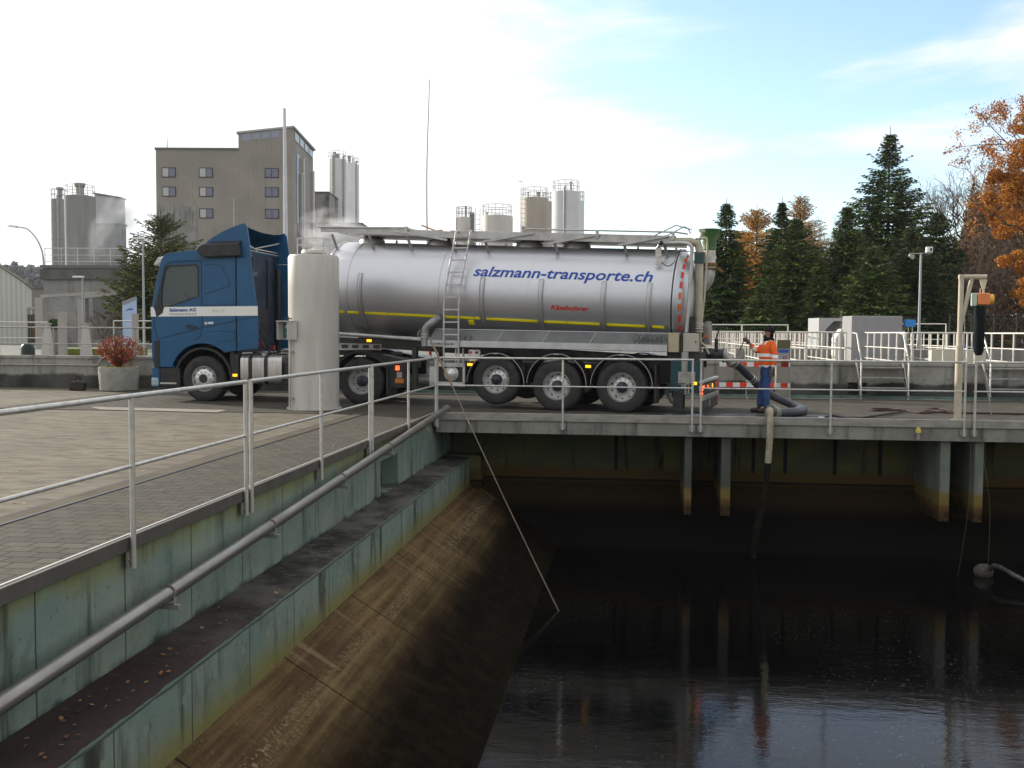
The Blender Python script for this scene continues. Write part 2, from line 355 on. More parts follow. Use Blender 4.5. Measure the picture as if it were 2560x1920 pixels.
def mat_farwall():
    g = G('mossy_basin_wall', .9); g.b.inputs['Specular IOR Level'].default_value = .1
    a = g.noise(.8, st=(1, 1, 1.4), det=7); st = g.noise(1., st=(3.2, 1, .22), det=6)
    col = g.mix(g.ramp(a, .35, .65), (.070, .078, .045), (.125, .118, .045)); dk = g.ramp(st, .56, .66); col = g.mix(g.ma('MULTIPLY', dk, .9), col, (.008, .009, .007))
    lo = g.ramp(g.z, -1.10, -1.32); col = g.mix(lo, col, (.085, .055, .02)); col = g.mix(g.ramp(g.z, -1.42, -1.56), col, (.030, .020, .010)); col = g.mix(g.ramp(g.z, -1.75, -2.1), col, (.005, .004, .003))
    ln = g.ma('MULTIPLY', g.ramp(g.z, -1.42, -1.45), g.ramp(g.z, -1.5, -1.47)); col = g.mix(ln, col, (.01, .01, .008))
    g.color(col); g.bump(a, .02); return g.m
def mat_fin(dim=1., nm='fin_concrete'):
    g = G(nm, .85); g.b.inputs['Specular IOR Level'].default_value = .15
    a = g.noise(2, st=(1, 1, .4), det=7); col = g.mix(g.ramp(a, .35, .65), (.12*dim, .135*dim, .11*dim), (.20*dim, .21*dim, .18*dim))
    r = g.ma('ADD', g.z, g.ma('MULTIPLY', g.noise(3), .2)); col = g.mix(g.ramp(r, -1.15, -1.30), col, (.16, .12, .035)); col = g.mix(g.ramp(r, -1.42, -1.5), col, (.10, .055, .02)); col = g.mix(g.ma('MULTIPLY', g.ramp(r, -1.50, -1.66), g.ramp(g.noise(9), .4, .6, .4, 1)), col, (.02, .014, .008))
    g.color(col); return g.m
def mat_conc(name, base, dark, light, streak=.7, zlo=None):
    g = G(name, .88)
    a = g.noise(.7, det=8); st = g.noise(1., st=(2.2, 2.2, .25), det=6); f = g.noise(9, det=5)
    col = g.mix(g.ramp(a, .35, .65), base, light); col = g.mix(g.ramp(st, .5, .68, 0, streak), col, dark); col = g.mix(g.ramp(f, .5, .75, 0, .35), col, dark)
    if zlo:
        w = g.ma('ADD', g.z, g.ma('MULTIPLY', g.noise(1.4, det=7), .3)); col = g.mix(g.ramp(w, zlo+.03, zlo-.06), col, g.mix(g.ramp(a, .4, .6), (.032, .034, .03), (.085, .085, .075)))
    g.color(col); g.bump(f, .008); return g.m
def mat_water():
    g = G('dark_basin_water', .045)
    sp = g.noise(26, st=(1, 1, 1), det=3, ro=.75); a = g.noise(.5, det=4)
    spk = g.ma('MULTIPLY', g.ramp(sp, .635, .68), g.ramp(a, .36, .6, .25, 1)); g.color(g.mix(spk, (.0015, .0015, .0018), (.11, .115, .11)))
    g.b.inputs['IOR'].default_value = 1.33; g.b.inputs['Specular IOR Level'].default_value = .5
    h = g.ma('ADD', g.noise(2.6, st=(1, 2.2, 1), det=5), g.ma('MULTIPLY', g.noise(11, st=(1, 2., 1), det=3), .18)); g.bump(h, .0026); return g.m
YARD, PAVER, TEAL, SLOPE, LEDGE, FARW, FIN, WATER = mat_yard(), mat_paver(), mat_teal(), mat_slope(), mat_ledge(), mat_farwall(), mat_fin(), mat_water()
SLABC = mat_conc('slab_edge_concrete', (.17, .165, .145), (.035, .034, .03), (.26, .25, .22), .8)
WALLC = mat_conc('retaining_wall_concrete', (.24, .23, .20), (.05, .05, .045), (.32, .31, .28), .8, zlo=.56)
CONC = mat_conc('weathered_concrete', (.22, .215, .20), (.09, .09, .085), (.30, .29, .275), .6)
FIN_SHADED = mat_fin(.42, 'shaded_fin_concrete')  # darker copy of the fin concrete, shade under the deck painted in
LIP = mat('lip_channel_metal', (.30, .285, .25), .5, .15, c2=(.20, .19, .17), sc=2.5, stretch=(1, 1, 3), bump=.002)
LIPD = mat('lip_channel_brown', (.125, .113, .098), .5, .3, c2=(.09, .08, .07), sc=2.5)
GALV = mat('galvanised_steel', (.56, .54, .50), .42, .55, c2=(.42, .405, .375), sc=9, rvar=.1)
GALVD = mat('dull_galvanised_steel', (.36, .345, .32), .5, .5, c2=(.25, .24, .22), sc=7, rvar=.1)
BLACK = mat('black_plastic', (.018, .018, .02), .45, c2=(.03, .03, .03), sc=6)
DARK = mat('dark_chassis', (.028, .027, .026), .6, c2=(.05, .047, .042), sc=5)
RUB = mat('tyre_rubber', (.022, .021, .021), .75, c2=(.04, .038, .036), sc=9, bump=.003)
CHROME = mat('polished_rim', (.66, .66, .64), .30, .5, c2=(.50, .49, .47), sc=6)
TERR = mat('terrace_gravel', (.16, .155, .14), .9, c2=(.09, .09, .08), sc=1.2, world=True)
GRASS = mat('field_grass', (.075, .10, .03), .95, c2=(.13, .13, .045), sc=.4, world=True)

# =============== ground and basin ===============
WX = 16.0      # basin width
b = MB()       # the yard, one sheet round the basin hole, stepping up behind the retaining wall
X0, X1, Yn, Yf = -900, 900, -900, 7.62
for (x0, x1, y0, y1) in ((X0, 0, Yn, Yf), (WX, X1, Yn, Yf), (0, WX, Yn, -18.35), (0, WX, 1.85, Yf)):
    b.add([(x0, y0, 0), (x1, y0, 0), (x1, y1, 0), (x0, y1, 0)], [(0, 1, 2, 3)])
tag(b.build('yard', YARD, fix=False), kind='structure')
b = MB(); b.add([(X0*4, Yf, .80), (X1*4, Yf, .80), (X1*4, 3500, .80), (X0*4, 3500, .80)], [(0, 1, 2, 3)]).add([(X0*4, Yf, 0), (X1*4, Yf, 0), (X1*4, Yf, .8), (X0*4, Yf, .8)], [(0, 1, 2, 3)])
tag(b.build('terrace_ground', TERR, fix=False), kind='structure')
b = MB(); b.box(-1.41, -.06, -18.3, -.02, -.1, .012); b.box(-9.5, 40, 1.86, 6.75, -.1, .010); b.box(-9.5, -.06, .0, 1.858, -.1, .011); b.box(-.058, 22, .06, 1.857, -.05, .013)
tag(b.build('paving', PAVER), kind='structure')
KERB = mat('kerb_concrete', (.105, .09, .065), .9, c2=(.07, .06, .045), sc=1.5, world=True, spec=.08)
b = MB(); b.box(-1.62, -1.43, -18.3, 0, -.1, .016); tag(b.build('gutter_kerb', KERB), kind='structure')
b = MB(); b.box(-1.435, -1.385, -18.3, 0, -.1, .019); b.box(-1.675, -1.622, -18.3, 0, -.1, .009); tag(b.build('gutter_joint', BLACK), kind='structure')
b = MB(); b.add([(-7.7, .78, .014), (-4.5, .45, .014), (-4.42, -.2, .014), (-7.1, .1, .014)], [(0, 1, 2, 3)])
tag(b.build('light_concrete_patch', mat('pale_concrete', (.27, .25, .205), .9, c2=(.20, .185, .15), sc=3, world=True, spec=.08), fix=False), kind='structure')
TEALK = mat('teal_kerb_paint', (.12, .20, .17), .8, c2=(.07, .10, .085), sc=3, world=True)
b = MB(); b.box(-4.5, 30, 7.02, 7.28, -.1, .07); tag(b.build('kerb', TEALK), kind='structure')
b = MB(); b.box(-4.5, 30, 6.76, 7.0, -.1, .014); tag(b.build('drain_channel', mat('pale_drain_concrete', (.27, .25, .21), .8, c2=(.16, .15, .13), sc=3, world=True)), kind='structure')
WL = -2.70
# basin: teal side wall, ledge, sloped apron, recessed far wall
b = MB(); q = -.05
for y0, y1, z0, z1 in ((-18.35, -4.15, -1.0, -.02), (-2.98, 1.85, -1.0, -.02), (-4.15, -2.98, -.38, -.02), (-4.15, -2.98, -1.0, -.93)):
    b.add([(q, y0, z1), (q, y1, z1), (q, y1, z0), (q, y0, z0)], [(0, 1, 2, 3)])
for p_ in ([(q, -4.15, -.38), (q-.35, -4.15, -.38), (q-.35, -4.15, -.93), (q, -4.15, -.93)], [(q, -2.98, -.38), (q-.35, -2.98, -.38), (q-.35, -2.98, -.93), (q, -2.98, -.93)],
           [(q, -4.15, -.38), (q, -2.98, -.38), (q-.35, -2.98, -.38), (q-.35, -4.15, -.38)], [(q-.35, -4.15, -.38), (q-.35, -2.98, -.38), (q-.35, -2.98, -.93), (q-.35, -4.15, -.93)], [(q, -4.15, -.93), (q, -2.98, -.93), (q-.35, -2.98, -.93), (q-.35, -4.15, -.93)]):
    b.add(p_, [(0, 1, 2, 3)])
b.add([(.49, -18.35, -.965), (.49, 1.2, -.965), (.49, 1.2, -1.56), (.49, -18.35, -1.56)], [(0, 1, 2, 3)])
tag(b.build('basin_side_wall', TEAL, fix=False), kind='structure')
b = MB(); n = 90
for i in range(n+1):
    y = -18.35+19.55*i/n; e = .492+.003*math.sin(y*7)+.003*math.sin(y*17+1)+.007*rnd.random()
    b.v += [(-.05, y, -.93), (e+.004, y, -.966), (e, y, -.99)]
for i in range(n):
    a = 3*i; b.f += [(a, a+1, a+4, a+3), (a+1, a+2, a+5, a+4)]; b.mi += [0, 0]
tag(b.build('basin_ledge', LEDGE, fix=False), kind='structure')
b = MB(); b.add([(.49, -18.35, -1.55), (.49, 1.6, -1.55), (3.6, 1.6, -3.45), (3.6, -18.35, -3.45)], [(0, 1, 2, 3)]); 
tag(b.build('basin_slope', SLOPE, fix=False), kind='structure')
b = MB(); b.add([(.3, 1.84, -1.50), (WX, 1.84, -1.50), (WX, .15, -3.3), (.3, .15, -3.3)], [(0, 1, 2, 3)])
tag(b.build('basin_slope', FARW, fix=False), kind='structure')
b = MB(); b.add([(-.1, 1.84, -.1), (WX, 1.84, -.1), (WX, 1.84, -1.52), (-.1, 1.84, -1.52)], [(0, 1, 2, 3)])
b.add([(WX, 1.85, 0), (WX, -18.35, 0), (WX, -18.35, -3.6), (WX, 1.85, -3.6)], [(0, 1, 2, 3)]).add([(-.1, -18.34, 0), (WX, -18.34, 0), (WX, -18.34, -3.6), (-.1, -18.34, -3.6)], [(0, 1, 2, 3)])
tag(b.build('basin_far_wall', FARW, fix=False), kind='structure')
b = MB(); b.box(.30, .74, 1.2, 1.83, -1.62, -.97); b.box(-.04, .74, 1.205, 1.83, -.99, -.93)
tag(b.build('basin_corner_block', FARW), kind='structure')
b = MB(); b.add([(-1, -18.4, WL), (WX, -18.4, WL), (WX, 1.9, WL), (-1, 1.9, WL)], [(0, 1, 2, 3)]); tag(b.build('water', WATER, fix=False), kind='structure')
# deck slab over the far wall, caps
b = MB(); b.box(0.002, WX, .0, 1.9, -.33, -.02); tag(b.build('deck_slab', SLABC, bev=.01), kind='structure')
b = MB(); b.box(.0, WX, -.035, .055, -.075, .075); tag(b.build('deck_edge_cap', LIP, bev=.006), kind='structure')
b = MB(); b.box(-.055, .0, -18.35, .055, -.055, .055); tag(b.build('wall_edge_cap', LIPD, bev=.004), kind='structure')
LBR = mat('bright_edge_bead', (.75, .72, .66), .3, .7)
b = MB(); b.box(-.058, -.042, -18.35, .05, .055, .061); tag(b.build('edge_bead', LBR), kind='structure')
for x0, x1 in ((4.88, 5.02), (5.58, 5.76), (9.62, 9.80), (10.24, 10.40), (14.5, 14.7)):
    b = MB(); b.box(x0, x1, .12, 1.83, -1.86, -.335); tag(b.build('concrete_fin', FIN if x0 > 6 else FIN_SHADED, bev=.01), {4.88: 'thin concrete fin under the deck, left of the pair behind the hose pipe', 5.58: 'concrete fin under the deck, right one of the pair left of the hose pipe', 9.62: 'wide pale concrete fin under the deck below the hoist davit', 10.24: 'pale concrete fin under the deck right of the widest fin', 14.5: 'concrete fin under the deck beyond the right edge'}[x0], 'support fin', 'concrete fins carrying the deck')
# dark slots in the far wall
b = MB()
for x in (3.5, 6.35, 7.0, 8.0, 8.9): b.box(x, x+.07, 1.80, 1.836, -1.25, -.40)
tag(b.build('wall_slots', mat('slot_black', (.006, .006, .006), .9)), kind='structure')
# =============== railings round the basin ===============
def railing(pts_post, a, b_, label, group, h=1.10, mid=.56, r=.021, side=Vector((0, 0, 0)), low=-.24, plate=True, dirv=None, m=None, cat='railing', pr=None, ends=True):
    """one welded railing frame from a to b_ (floor points of its rails), posts at given floor points"""
    m = m or GALV; a = Vector(a); b_ = Vector(b_); t = thing('steel_railing', a, label, cat, group)
    L = lambda p: Vector(p)-a
    u = MB(); u.tube([L(a)+Vector((0, 0, h)), L(b_)+Vector((0, 0, h))], r, 12); u.build('top_rail', m, t, True)
    u = MB(); u.tube([L(a)+Vector((0, 0, mid)), L(b_)+Vector((0, 0, mid))], r*.72, 10); u.build('mid_rail', m, t, True)
    for p in pts_post:
        q = L(p); u = MB(); u.tube([q+Vector((0, 0, low)), q+Vector((0, 0, h-r*.5))], pr or r*1.02, 10); po = u.build('post', m, t, True)
        if plate:
            u = MB(); d = (Vector(b_)-a).normalized(); nrm = side.normalized()
            c = q + Vector((0, 0, low+.07)) - nrm*.028
            vs = [c+d*i*.055+nrm*j*.006+Vector((0, 0, k*.06)) for i in (-1, 1) for j in (-1, 1) for k in (-1, 1)]
            u.add(vs, [(0, 1, 3, 2), (4, 6, 7, 5), (0, 4, 5, 1), (2, 3, 7, 6), (0, 2, 6, 4), (1, 5, 7, 3)])
            for i in (-1, 1): u.tube([c+d*i*.035+nrm*.006, c+d*i*.035+nrm*.02], .009, 6)
            u.build('bracket_plate', GALVD, po)
    return t
G1 = 'steel railings along the basin edge'
ys = [-.12, -4.93, -5.07, -9.68, -9.82, -14.4, -14.55, -18.2]
labs = ['railing frame on the teal wall ending at the basin corner with the leaning pole', 'railing frame on the teal wall in front of the white column', 'nearest long railing frame on the teal wall at the left edge', 'railing frame on the teal wall beside the viewer']
zc = .05
for i in range(4):
    y1, y0 = ys[2*i], ys[2*i+1]
    railing([(.03, y1, zc), (.03, (y0+y1)/2, zc), (.03, y0, zc)], (.03, y0-.02, zc), (.03, y1+(.06 if i == 0 else .02), zc), labs[i], G1, side=Vector((1, 0, 0)))
xs = [.05, 5.0, 5.16, 9.97, 10.15, 15.0]
labs = ['railing frame in front of the tanker wheels along the deck edge', 'railing frame in front of the orange jacketed worker', 'railing frame on the deck edge right of the hoist davit']
for i in range(3):
    x0, x1 = xs[2*i], xs[2*i+1]
    railing([(x0, -.075, zc), ((x0+x1)/2, -.075, zc), (x1, -.075, zc)], (x0-.03, -.075, zc), (x1+.02, -.075, zc), labs[i], G1, side=Vector((0, -1, 0)), low=-.28)
# =============== pipe along the side wall ===============
PIPE = mat('dull_steel_pipe', (.30, .285, .26), .38, .75, c2=(.20, .185, .165), sc=2.2, stretch=(1, .4, 1), rvar=.12)
def pz(y): # axis height
    D = y+19.4+.46; return -.60+(D-5.2)*.0475
t = thing('wall_pipe', (.16, -9, pz(-9)), 'long dull steel pipe rising along the teal basin wall', 'pipe')
u = MB(); P = [(0, y+9, pz(y)-pz(-9)) for y in (-18.3, -12, -6, -1, 1.0, )]; 
u.tube([(0, -9.3, pz(-18.3)-pz(-9)), (0, 9.0+.35, pz(.35)-pz(-9))], .060, 20); u.build('pipe_run', PIPE, t, True)
u = MB(); u.tube([(0, 9.28, pz(.28)-pz(-9)), (0, 9.36, pz(.36)-pz(-9))], .085, 20); u.build('end_flange', PIPE, t, True)
for D in (5.6, 8.05, 10.35, 12.9, 15.4, 18.0):
    y = D-.46-19.4; z = pz(y)-pz(-9); u = MB()
    u.lathe([(.060, -.012), (.068, -.012), (.068, .012), (.060, .012)], 20, Matrix.Translation((0, y+9, z)) @ rot('X', R(90)), closed=True)
    c = u.build('pipe_clamp', mat('rusty_clamp', (.12, .07, .045), .7, .3, c2=(.2, .17, .14), sc=12), t, True)
    u = MB(); u.box(-.20, .10, y+9-.022, y+9+.022, z-.125, z-.085); u.box(.055, .062, y+9-.02, y+9+.02, z-.1, z); u.build('bracket', GALVD, c, bev=.003)
# joints
for D in (9.2,):
    u = MB(); y = D-19.86; u.lathe([(.060, -.006), (.0615, 0), (.060, .006)], 20, Matrix.Translation((0, y+9, pz(y)-pz(-9))) @ rot('X', R(90))); u.build('weld_seam', PIPE, t, True)
# =============== leaning pole ===============
a = Vector((.02, -.22, 1.34)); e = Vector((2.9, -4.15, WL-.2)); d = (e-a)
t = thing('leaning_pole', a, 'long thin pole leaning from the railing corner down into the dark water', 'pole')
WOOD = mat('grey_brown_wood', (.24, .15, .09), .8, c2=(.13, .085, .05), sc=9, stretch=(1, 1, 6))
u = MB(); u.tube([-d*.035, d*.0, d*.16], [.020, .022, .018], 8); u.build('wooden_handle', WOOD, t, True)
u = MB(); u.tube([d*.155]+[d*k+Vector((0, 0, -.05*math.sin((k-.15)*3.6))) for k in (.4, .6, .8, 1.0)], .010, 8); u.build('metal_rod', mat('rusty_rod', (.20, .16, .13), .5, .5, c2=(.16, .11, .08), sc=8), t, True)
# =============== white column ===============
CW = mat('white_painted_steel', (.50, .475, .435), .5, 0, c2=(.38, .355, .315), sc=2.2, bump=.001, stretch=(1.6, 1.6, .16), lo=.42, hi=.75)
cx, cy = -2.86, 1.18
t = thing('white_column', (cx, cy, 0), 'tall round white column standing in front of the tractor', 'column')
u = MB(); u.lathe([(.53, .03), (.53, .6), (.53, 1.2), (.53, 1.8), (.53, 2.5), (.53, 3.20), (.50, 3.25), (0, 3.27)], 64); u.build('shaft', CW, t, True)
u = MB(); u.lathe([(.5305, 1.552), (.5312, 1.552), (.5312, 1.556), (.5305, 1.556)], 64, closed=True); u.build('seam_line', GALVD, t)
u = MB(); u.lathe([(.575, 0), (.575, .03), (.50, .03)], 48)
for k in range(16):
    a_ = k*math.pi/8; u.tube([(.555*math.cos(a_), .555*math.sin(a_), .03), (.555*math.cos(a_), .555*math.sin(a_), .055)], .014, 6)
u.build('base_flange', CW, t)
u = MB(); u.lathe([(.20, 3.24), (.26, 3.30), (.24, 3.36), (0, 3.40)], 24); u.build('hatch', CW, t, True)
u = MB()
for x, y in ((-.28, -.2), (.28, -.2), (-.28, .2), (.28, .2)): u.tube([(x, y, 3.25), (x, y, 3.60)], .012, 6)
for z in (3.46, 3.60):
    u.tube([(-.28, -.2, z), (.28, -.2, z), (.28, .2, z), (-.28, .2, z), (-.28, -.2, z)], .011, 6)
u.build('hatch_frame', GALV, t, True)
bx = Vector((-.40, -.56, 0)); Mx = Matrix.Translation((-.36, -.50, 1.66)) @ rot('Z', R(-28))
t2 = thing('control_box', (cx-.36, cy-.50, 1.66), 'small weatherproof control box with an open hood on the white column', 'control box', rz=R(-28))
u = MB(); u.box(-.16, .16, -.02, .06, -.18, .19); u.box(-.16, -.145, -.20, -.02, -.18, .19); u.box(.145, .16, -.20, -.02, -.18, .19); u.box(-.17, .17, -.22, .06, .191, .21); u.build('hood', CW, t2)
u = MB(); u.box(-.13, .13, -.05, -.025, -.15, .16); u.build('panel', mat('teal_panel', (.05, .13, .13), .4), t2)
u = MB(); u.box(-.06, .06, -.058, -.05, .05, .12); u.build('display', mat('grey_display', (.4, .42, .42), .3), t2)
u = MB(); u.tube([(.0, -.03, .21), (.0, -.03, .30)], .012, 8); u.box(-.10, .08, -.05, 0, .24, .265); u.build('latch', BLACK, t2)
u = MB(); u.tube([(0, .03, -.18), (.0, .03, -.40), (-.02, .03, -1.6)], .019, 8); u.box(-.05, .05, .01, .07, -.45, -.42); u.box(-.05, .05, .01, .07, -1.42, -1.39); u.build('conduit', GALVD, t2, True)

# =============== truck materials ===============
BLUE = mat('steel_blue_paint', (.013, .076, .168), .38, 0, coat=.10, c2=(.017, .088, .19), sc=1.5, spec=.3)
BLUED = mat('cab_rear_blue', (.006, .014, .032), .45, .1, c2=(.03, .045, .08), sc=3)
WHITEP = mat('white_livery', (.70, .69, .66), .4, coat=.3)
SEAM = mat('panel_gap', (.008, .010, .014), .7)
def glassm():
    m = bpy.data.materials.new('tinted_glass'); m.use_nodes = True; t_ = m.node_tree; n_ = t_.nodes
    b_ = n_['Principled BSDF']; n_.remove(b_); o_ = n_['Material Output']
    tr = n_.new('ShaderNodeBsdfTransparent'); tr.inputs[0].default_value = (.82, .90, .86, 1); gl = n_.new('ShaderNodeBsdfGlossy'); gl.inputs['Roughness'].default_value = .02
    fr = n_.new('ShaderNodeFresnel'); fr.inputs[0].default_value = 1.5; mx_ = n_.new('ShaderNodeMixShader')
    t_.links.new(fr.outputs[0], mx_.inputs[0]); t_.links.new(tr.outputs[0], mx_.inputs[1]); t_.links.new(gl.outputs[0], mx_.inputs[2]); t_.links.new(mx_.outputs[0], o_.inputs[0]); return m
GLASS = glassm()
def brushed():
    g = G('brushed_aluminium', .36); g.b.inputs['Metallic'].default_value = .80
    tc_ = g.t.nodes.new('ShaderNodeTexCoord'); a_ = g.noise(1., st=(.7, .7, .7), det=4, src=tc_.outputs['Object']); s_ = g.noise(6., st=(1, 14, 14), det=4, src=tc_.outputs['Object'])
    g.color(g.mix(g.ramp(s_, .3, .7), g.mix(a_, (.50, .505, .54), (.58, .585, .61)), (.53, .53, .55)))
    g.put(g.b.inputs['Roughness'], g.ramp(s_, .3, .7, .36, .48)); return g.m
ALU = brushed()
ALUD = mat('matt_aluminium', (.48, .47, .45), .45, .6, c2=(.36, .35, .335), sc=5)
ALUG = mat('grey_aluminium', (.33, .325, .32), .5, .5, c2=(.25, .245, .24), sc=4)
AMBER = mat('amber_lamp', (.9, .42, .02), .4, emit=((1, .5, .02), 1.2))
REDL = mat('red_tail_lamp', (.8, .05, .02), .4, emit=((1, .09, .02), 2.2))
REDO = mat('red_lens', (.45, .02, .015), .3)
YEL = mat('yellow_reflective_tape', (.95, .80, .01), .4)
REDT = mat('red_reflective_tape', (.75, .05, .04), .45)
NAVY = mat('navy_lettering', (.015, .06, .32), .45)
REDTXT = mat('red_lettering', (.50, .03, .02), .45)
def wheel(parent, x, y0, z, rad, kind, side=1, w=.36, label=None):
    """side=+1: outer face towards -y at y0"""
    s = side; tw = MB(); M = Matrix.Translation((x, y0, z)) @ rot('X', R(90 if s > 0 else -90))  # local z -> outward
    rr = .30; pf = [(rr-.02, -w), (rr, -w), (rad-.06, -w), (rad-.012, -w+.03), (rad, -w+.06), (rad, -.06), (rad-.012, -.028), (rad-.05, -.004), (rad-.14, .004), (rr+.02, -.012), (rr, -.02), (rr-.02, -.03)]
    tw.lathe(pf, 48, M, closed=True)
    for k in range(3): tw.lathe([(rad-.004, -.1-.07*k), (rad+.001, -.105-.07*k), (rad+.001, -.145-.07*k), (rad-.004, -.15-.07*k)], 48, M, cap=False)
    wt = tw.build('wheel', RUB, parent, True)
    u = MB()
    if kind == 'steer':
        u.lathe([(.302, -.02), (.296, -.012), (.285, -.03), (.268, -.05), (.262, -.085), (.235, -.03), (.20, .0), (.13, .015), (.125, .03), (.11, .03), (.10, .0), (0, .0)], 48, M, cap=False)
    elif kind == 'drive':
        u.lathe([(.302, -.02), (.296, -.012), (.285, -.03), (.27, -.05), (.262, -.15), (.23, -.20), (.20, -.19), (.0, -.19)], 48, M, cap=False)
    else:
        u.lathe([(.302, -.02), (.296, -.012), (.285, -.03), (.268, -.05), (.262, -.14), (.24, -.155), (.19, -.12), (.14, -.105), (0, -.105)], 48, M, cap=False)
    rm_ = u
    dz = {'steer': .005, 'drive': -.19, 'trailer': -.115}[kind]; u = rm_; h = rm_
    for k in range(10):
        a_ = 2*math.pi*k/10; r1, r2 = .168, .232 if kind != 'steer' else .237
        c = M @ Vector((r1*math.cos(a_), r1*math.sin(a_), dz)); c2_ = M @ Vector((r1*math.cos(a_), r1*math.sin(a_), dz+.04)); u.k = 1; u.tube([c, c2_], .017, 6)
        zz = {'steer': -.027, 'drive': -.196, 'trailer': -.15}[kind]
        c = M @ Vector((r2*math.cos(a_+.31), r2*math.sin(a_+.31), zz)); c2_ = M @ Vector((r2*math.cos(a_+.31), r2*math.sin(a_+.31), zz+.012)); h.k = 2; h.tube([c, c2_], .019, 10)
    u.build('rim', [CHROME, GALV, BLACK], wt, True)
    u = MB()
    if kind == 'steer': u.lathe([(.10, .0), (.095, .02), (0, .024)], 24, M)
    elif kind == 'drive': u.lathe([(.13, -.19), (.13, -.07), (.10, -.05), (0, -.045)], 24, M)
    else: u.lathe([(.118, -.105), (.118, -.04), (.095, .0), (.05, .03), (0, .038)], 24, M)
    u.build('hub', mat('dark_blue_hub', (.03, .034, .045), .35, .2) if kind != 'steer' else DARK, wt, True)
    return wt
def arc(cx, cz, r, a0, a1, n=20): return [(cx+r*math.cos(R(a0+(a1-a0)*i/n)), cz+r*math.sin(R(a0+(a1-a0)*i/n))) for i in range(n+1)]
def fender(parent, x, z, r, y0, y1, a0, a1, m, name='mudguard', th=.02, line=None):
    o_ = arc(x, z, r+th, a0, a1); i_ = arc(x, z, r, a0, a1)[::-1]; u = MB(); u.prism(o_+i_, y0, y1); f_ = u.build(name, m, parent, True)
    if line:
        u = MB(); u.tube([(p, y0-.003, q) for p, q in arc(x, z, r+th*.6, a0, a1, 28)], .0055, 6); u.build('edge_trim', line, f_, True)
    return f_

# =============== tractor ===============
T = thing('truck_tractor', (-2.25, 2.63, 0), 'steel blue truck tractor with a white stripe, coupled to the silver tanker', 'truck', rz=R(-2))
WB = -3.80
prof = [(-5.00, .80), (-5.055, 1.0), (-5.06, 1.34), (-5.06, 2.07), (-5.01, 2.38), (-4.90, 2.90), (-4.80, 3.30), (-4.74, 3.39), (-4.60, 3.45), (-4.2, 3.49), (-3.86, 3.53), (-2.96, 3.55), (-2.96, 1.20), (-3.26, 1.15)]
prof += [(p, q) for p, q in arc(WB, .56, .80, 48, 160, 14)] + [(-4.50, .80)]
prof = [p for p in prof]
u = MB(); u.prism(prof, 0, 2.5); cabo = u.build('cab', BLUE, None)
inner = [(-4.96, 1.45), (-4.96, 2.05), (-4.92, 2.38), (-4.80, 2.92), (-4.71, 3.26), (-4.55, 3.36), (-3.02, 3.40), (-3.02, 1.45)]
u = MB(); u.prism(inner, .05, 2.45); cut(cabo, u.build('c', BLUE))
win = [(-4.70, 3.06), (-4.60, 3.13), (-3.95, 3.15), (-3.90, 3.10), (-3.90, 2.46), (-4.79, 2.17), (-4.80, 2.55)]
u = MB(); u.prism(win, -.2, 2.8); cut(cabo, u.build('c', BLUE))
u = MB(); u.prism([(-5.4, 2.36), (-4.98, 2.36), (-4.80, 3.10), (-5.4, 3.10)], .22, 2.28); cut(cabo, u.build('c', BLUE))
cabo.parent = T
bvm = cabo.modifiers.new('bevel', 'BEVEL'); bvm.width = .035; bvm.segments = 3; bvm.limit_method = 'ANGLE'; bvm.angle_limit = R(50)
for y0 in (.02, 2.47):
    u = MB(); u.prism(win, y0, y0+.008); u.build('side_window', GLASS, cabo)
fr = [(-4.73, 3.10), (-4.62, 3.17), (-3.93, 3.19), (-3.86, 3.13), (-3.86, 2.45), (-4.82, 2.11), (-4.95, 1.96), (-4.98, 2.15), (-4.86, 2.60)]
u = MB(); u.prism(fr, -.006, .006); fro = u.build('window_frame', BLACK); u = MB(); u.prism([(p*1+.0, q) for p, q in win], -.1, .1); cut(fro, u.build('c', BLACK)); fro.parent = cabo
u = MB(); u.add([(-5.00, .22, 2.36), (-5.00, 2.28, 2.36), (-4.82, 2.28, 3.10), (-4.82, .22, 3.10)], [(0, 1, 2, 3)]); u.build('windscreen', GLASS, cabo, fix=False)
# interior
INT = mat('cab_interior', (.05, .048, .045), .8)
u = MB(); u.box(-4.05, -3.55, .35, .85, 1.5, 2.0); u.box(-3.62, -3.45, .38, .82, 2.0, 2.75); u.box(-4.05, -3.55, 1.65, 2.15, 1.5, 2.0); u.box(-3.62, -3.45, 1.68, 2.12, 2.0, 2.75); u.build('seats', INT, cabo, bev=.04)
u = MB(); u.box(-4.93, -4.55, .1, 2.4, 1.5, 2.28); u.build('dashboard', INT, cabo, bev=.05)
u = MB(); Mw = Matrix.Translation((-4.33, .62, 2.42)) @ rot('Y', R(38)); u.lathe([(.22+.018*math.cos(a_), .018*math.sin(a_)) for a_ in [k*math.pi/4 for k in range(8)]], 28, Mw, closed=True); u.bar(Mw @ Vector((-.21, 0, 0)), Mw @ Vector((.21, 0, 0)), .05, .02); u.tube([Mw @ Vector((0, 0, 0)), (-4.6, .62, 2.15)], .03, 8); u.build('steering_wheel', BLACK, cabo, True)
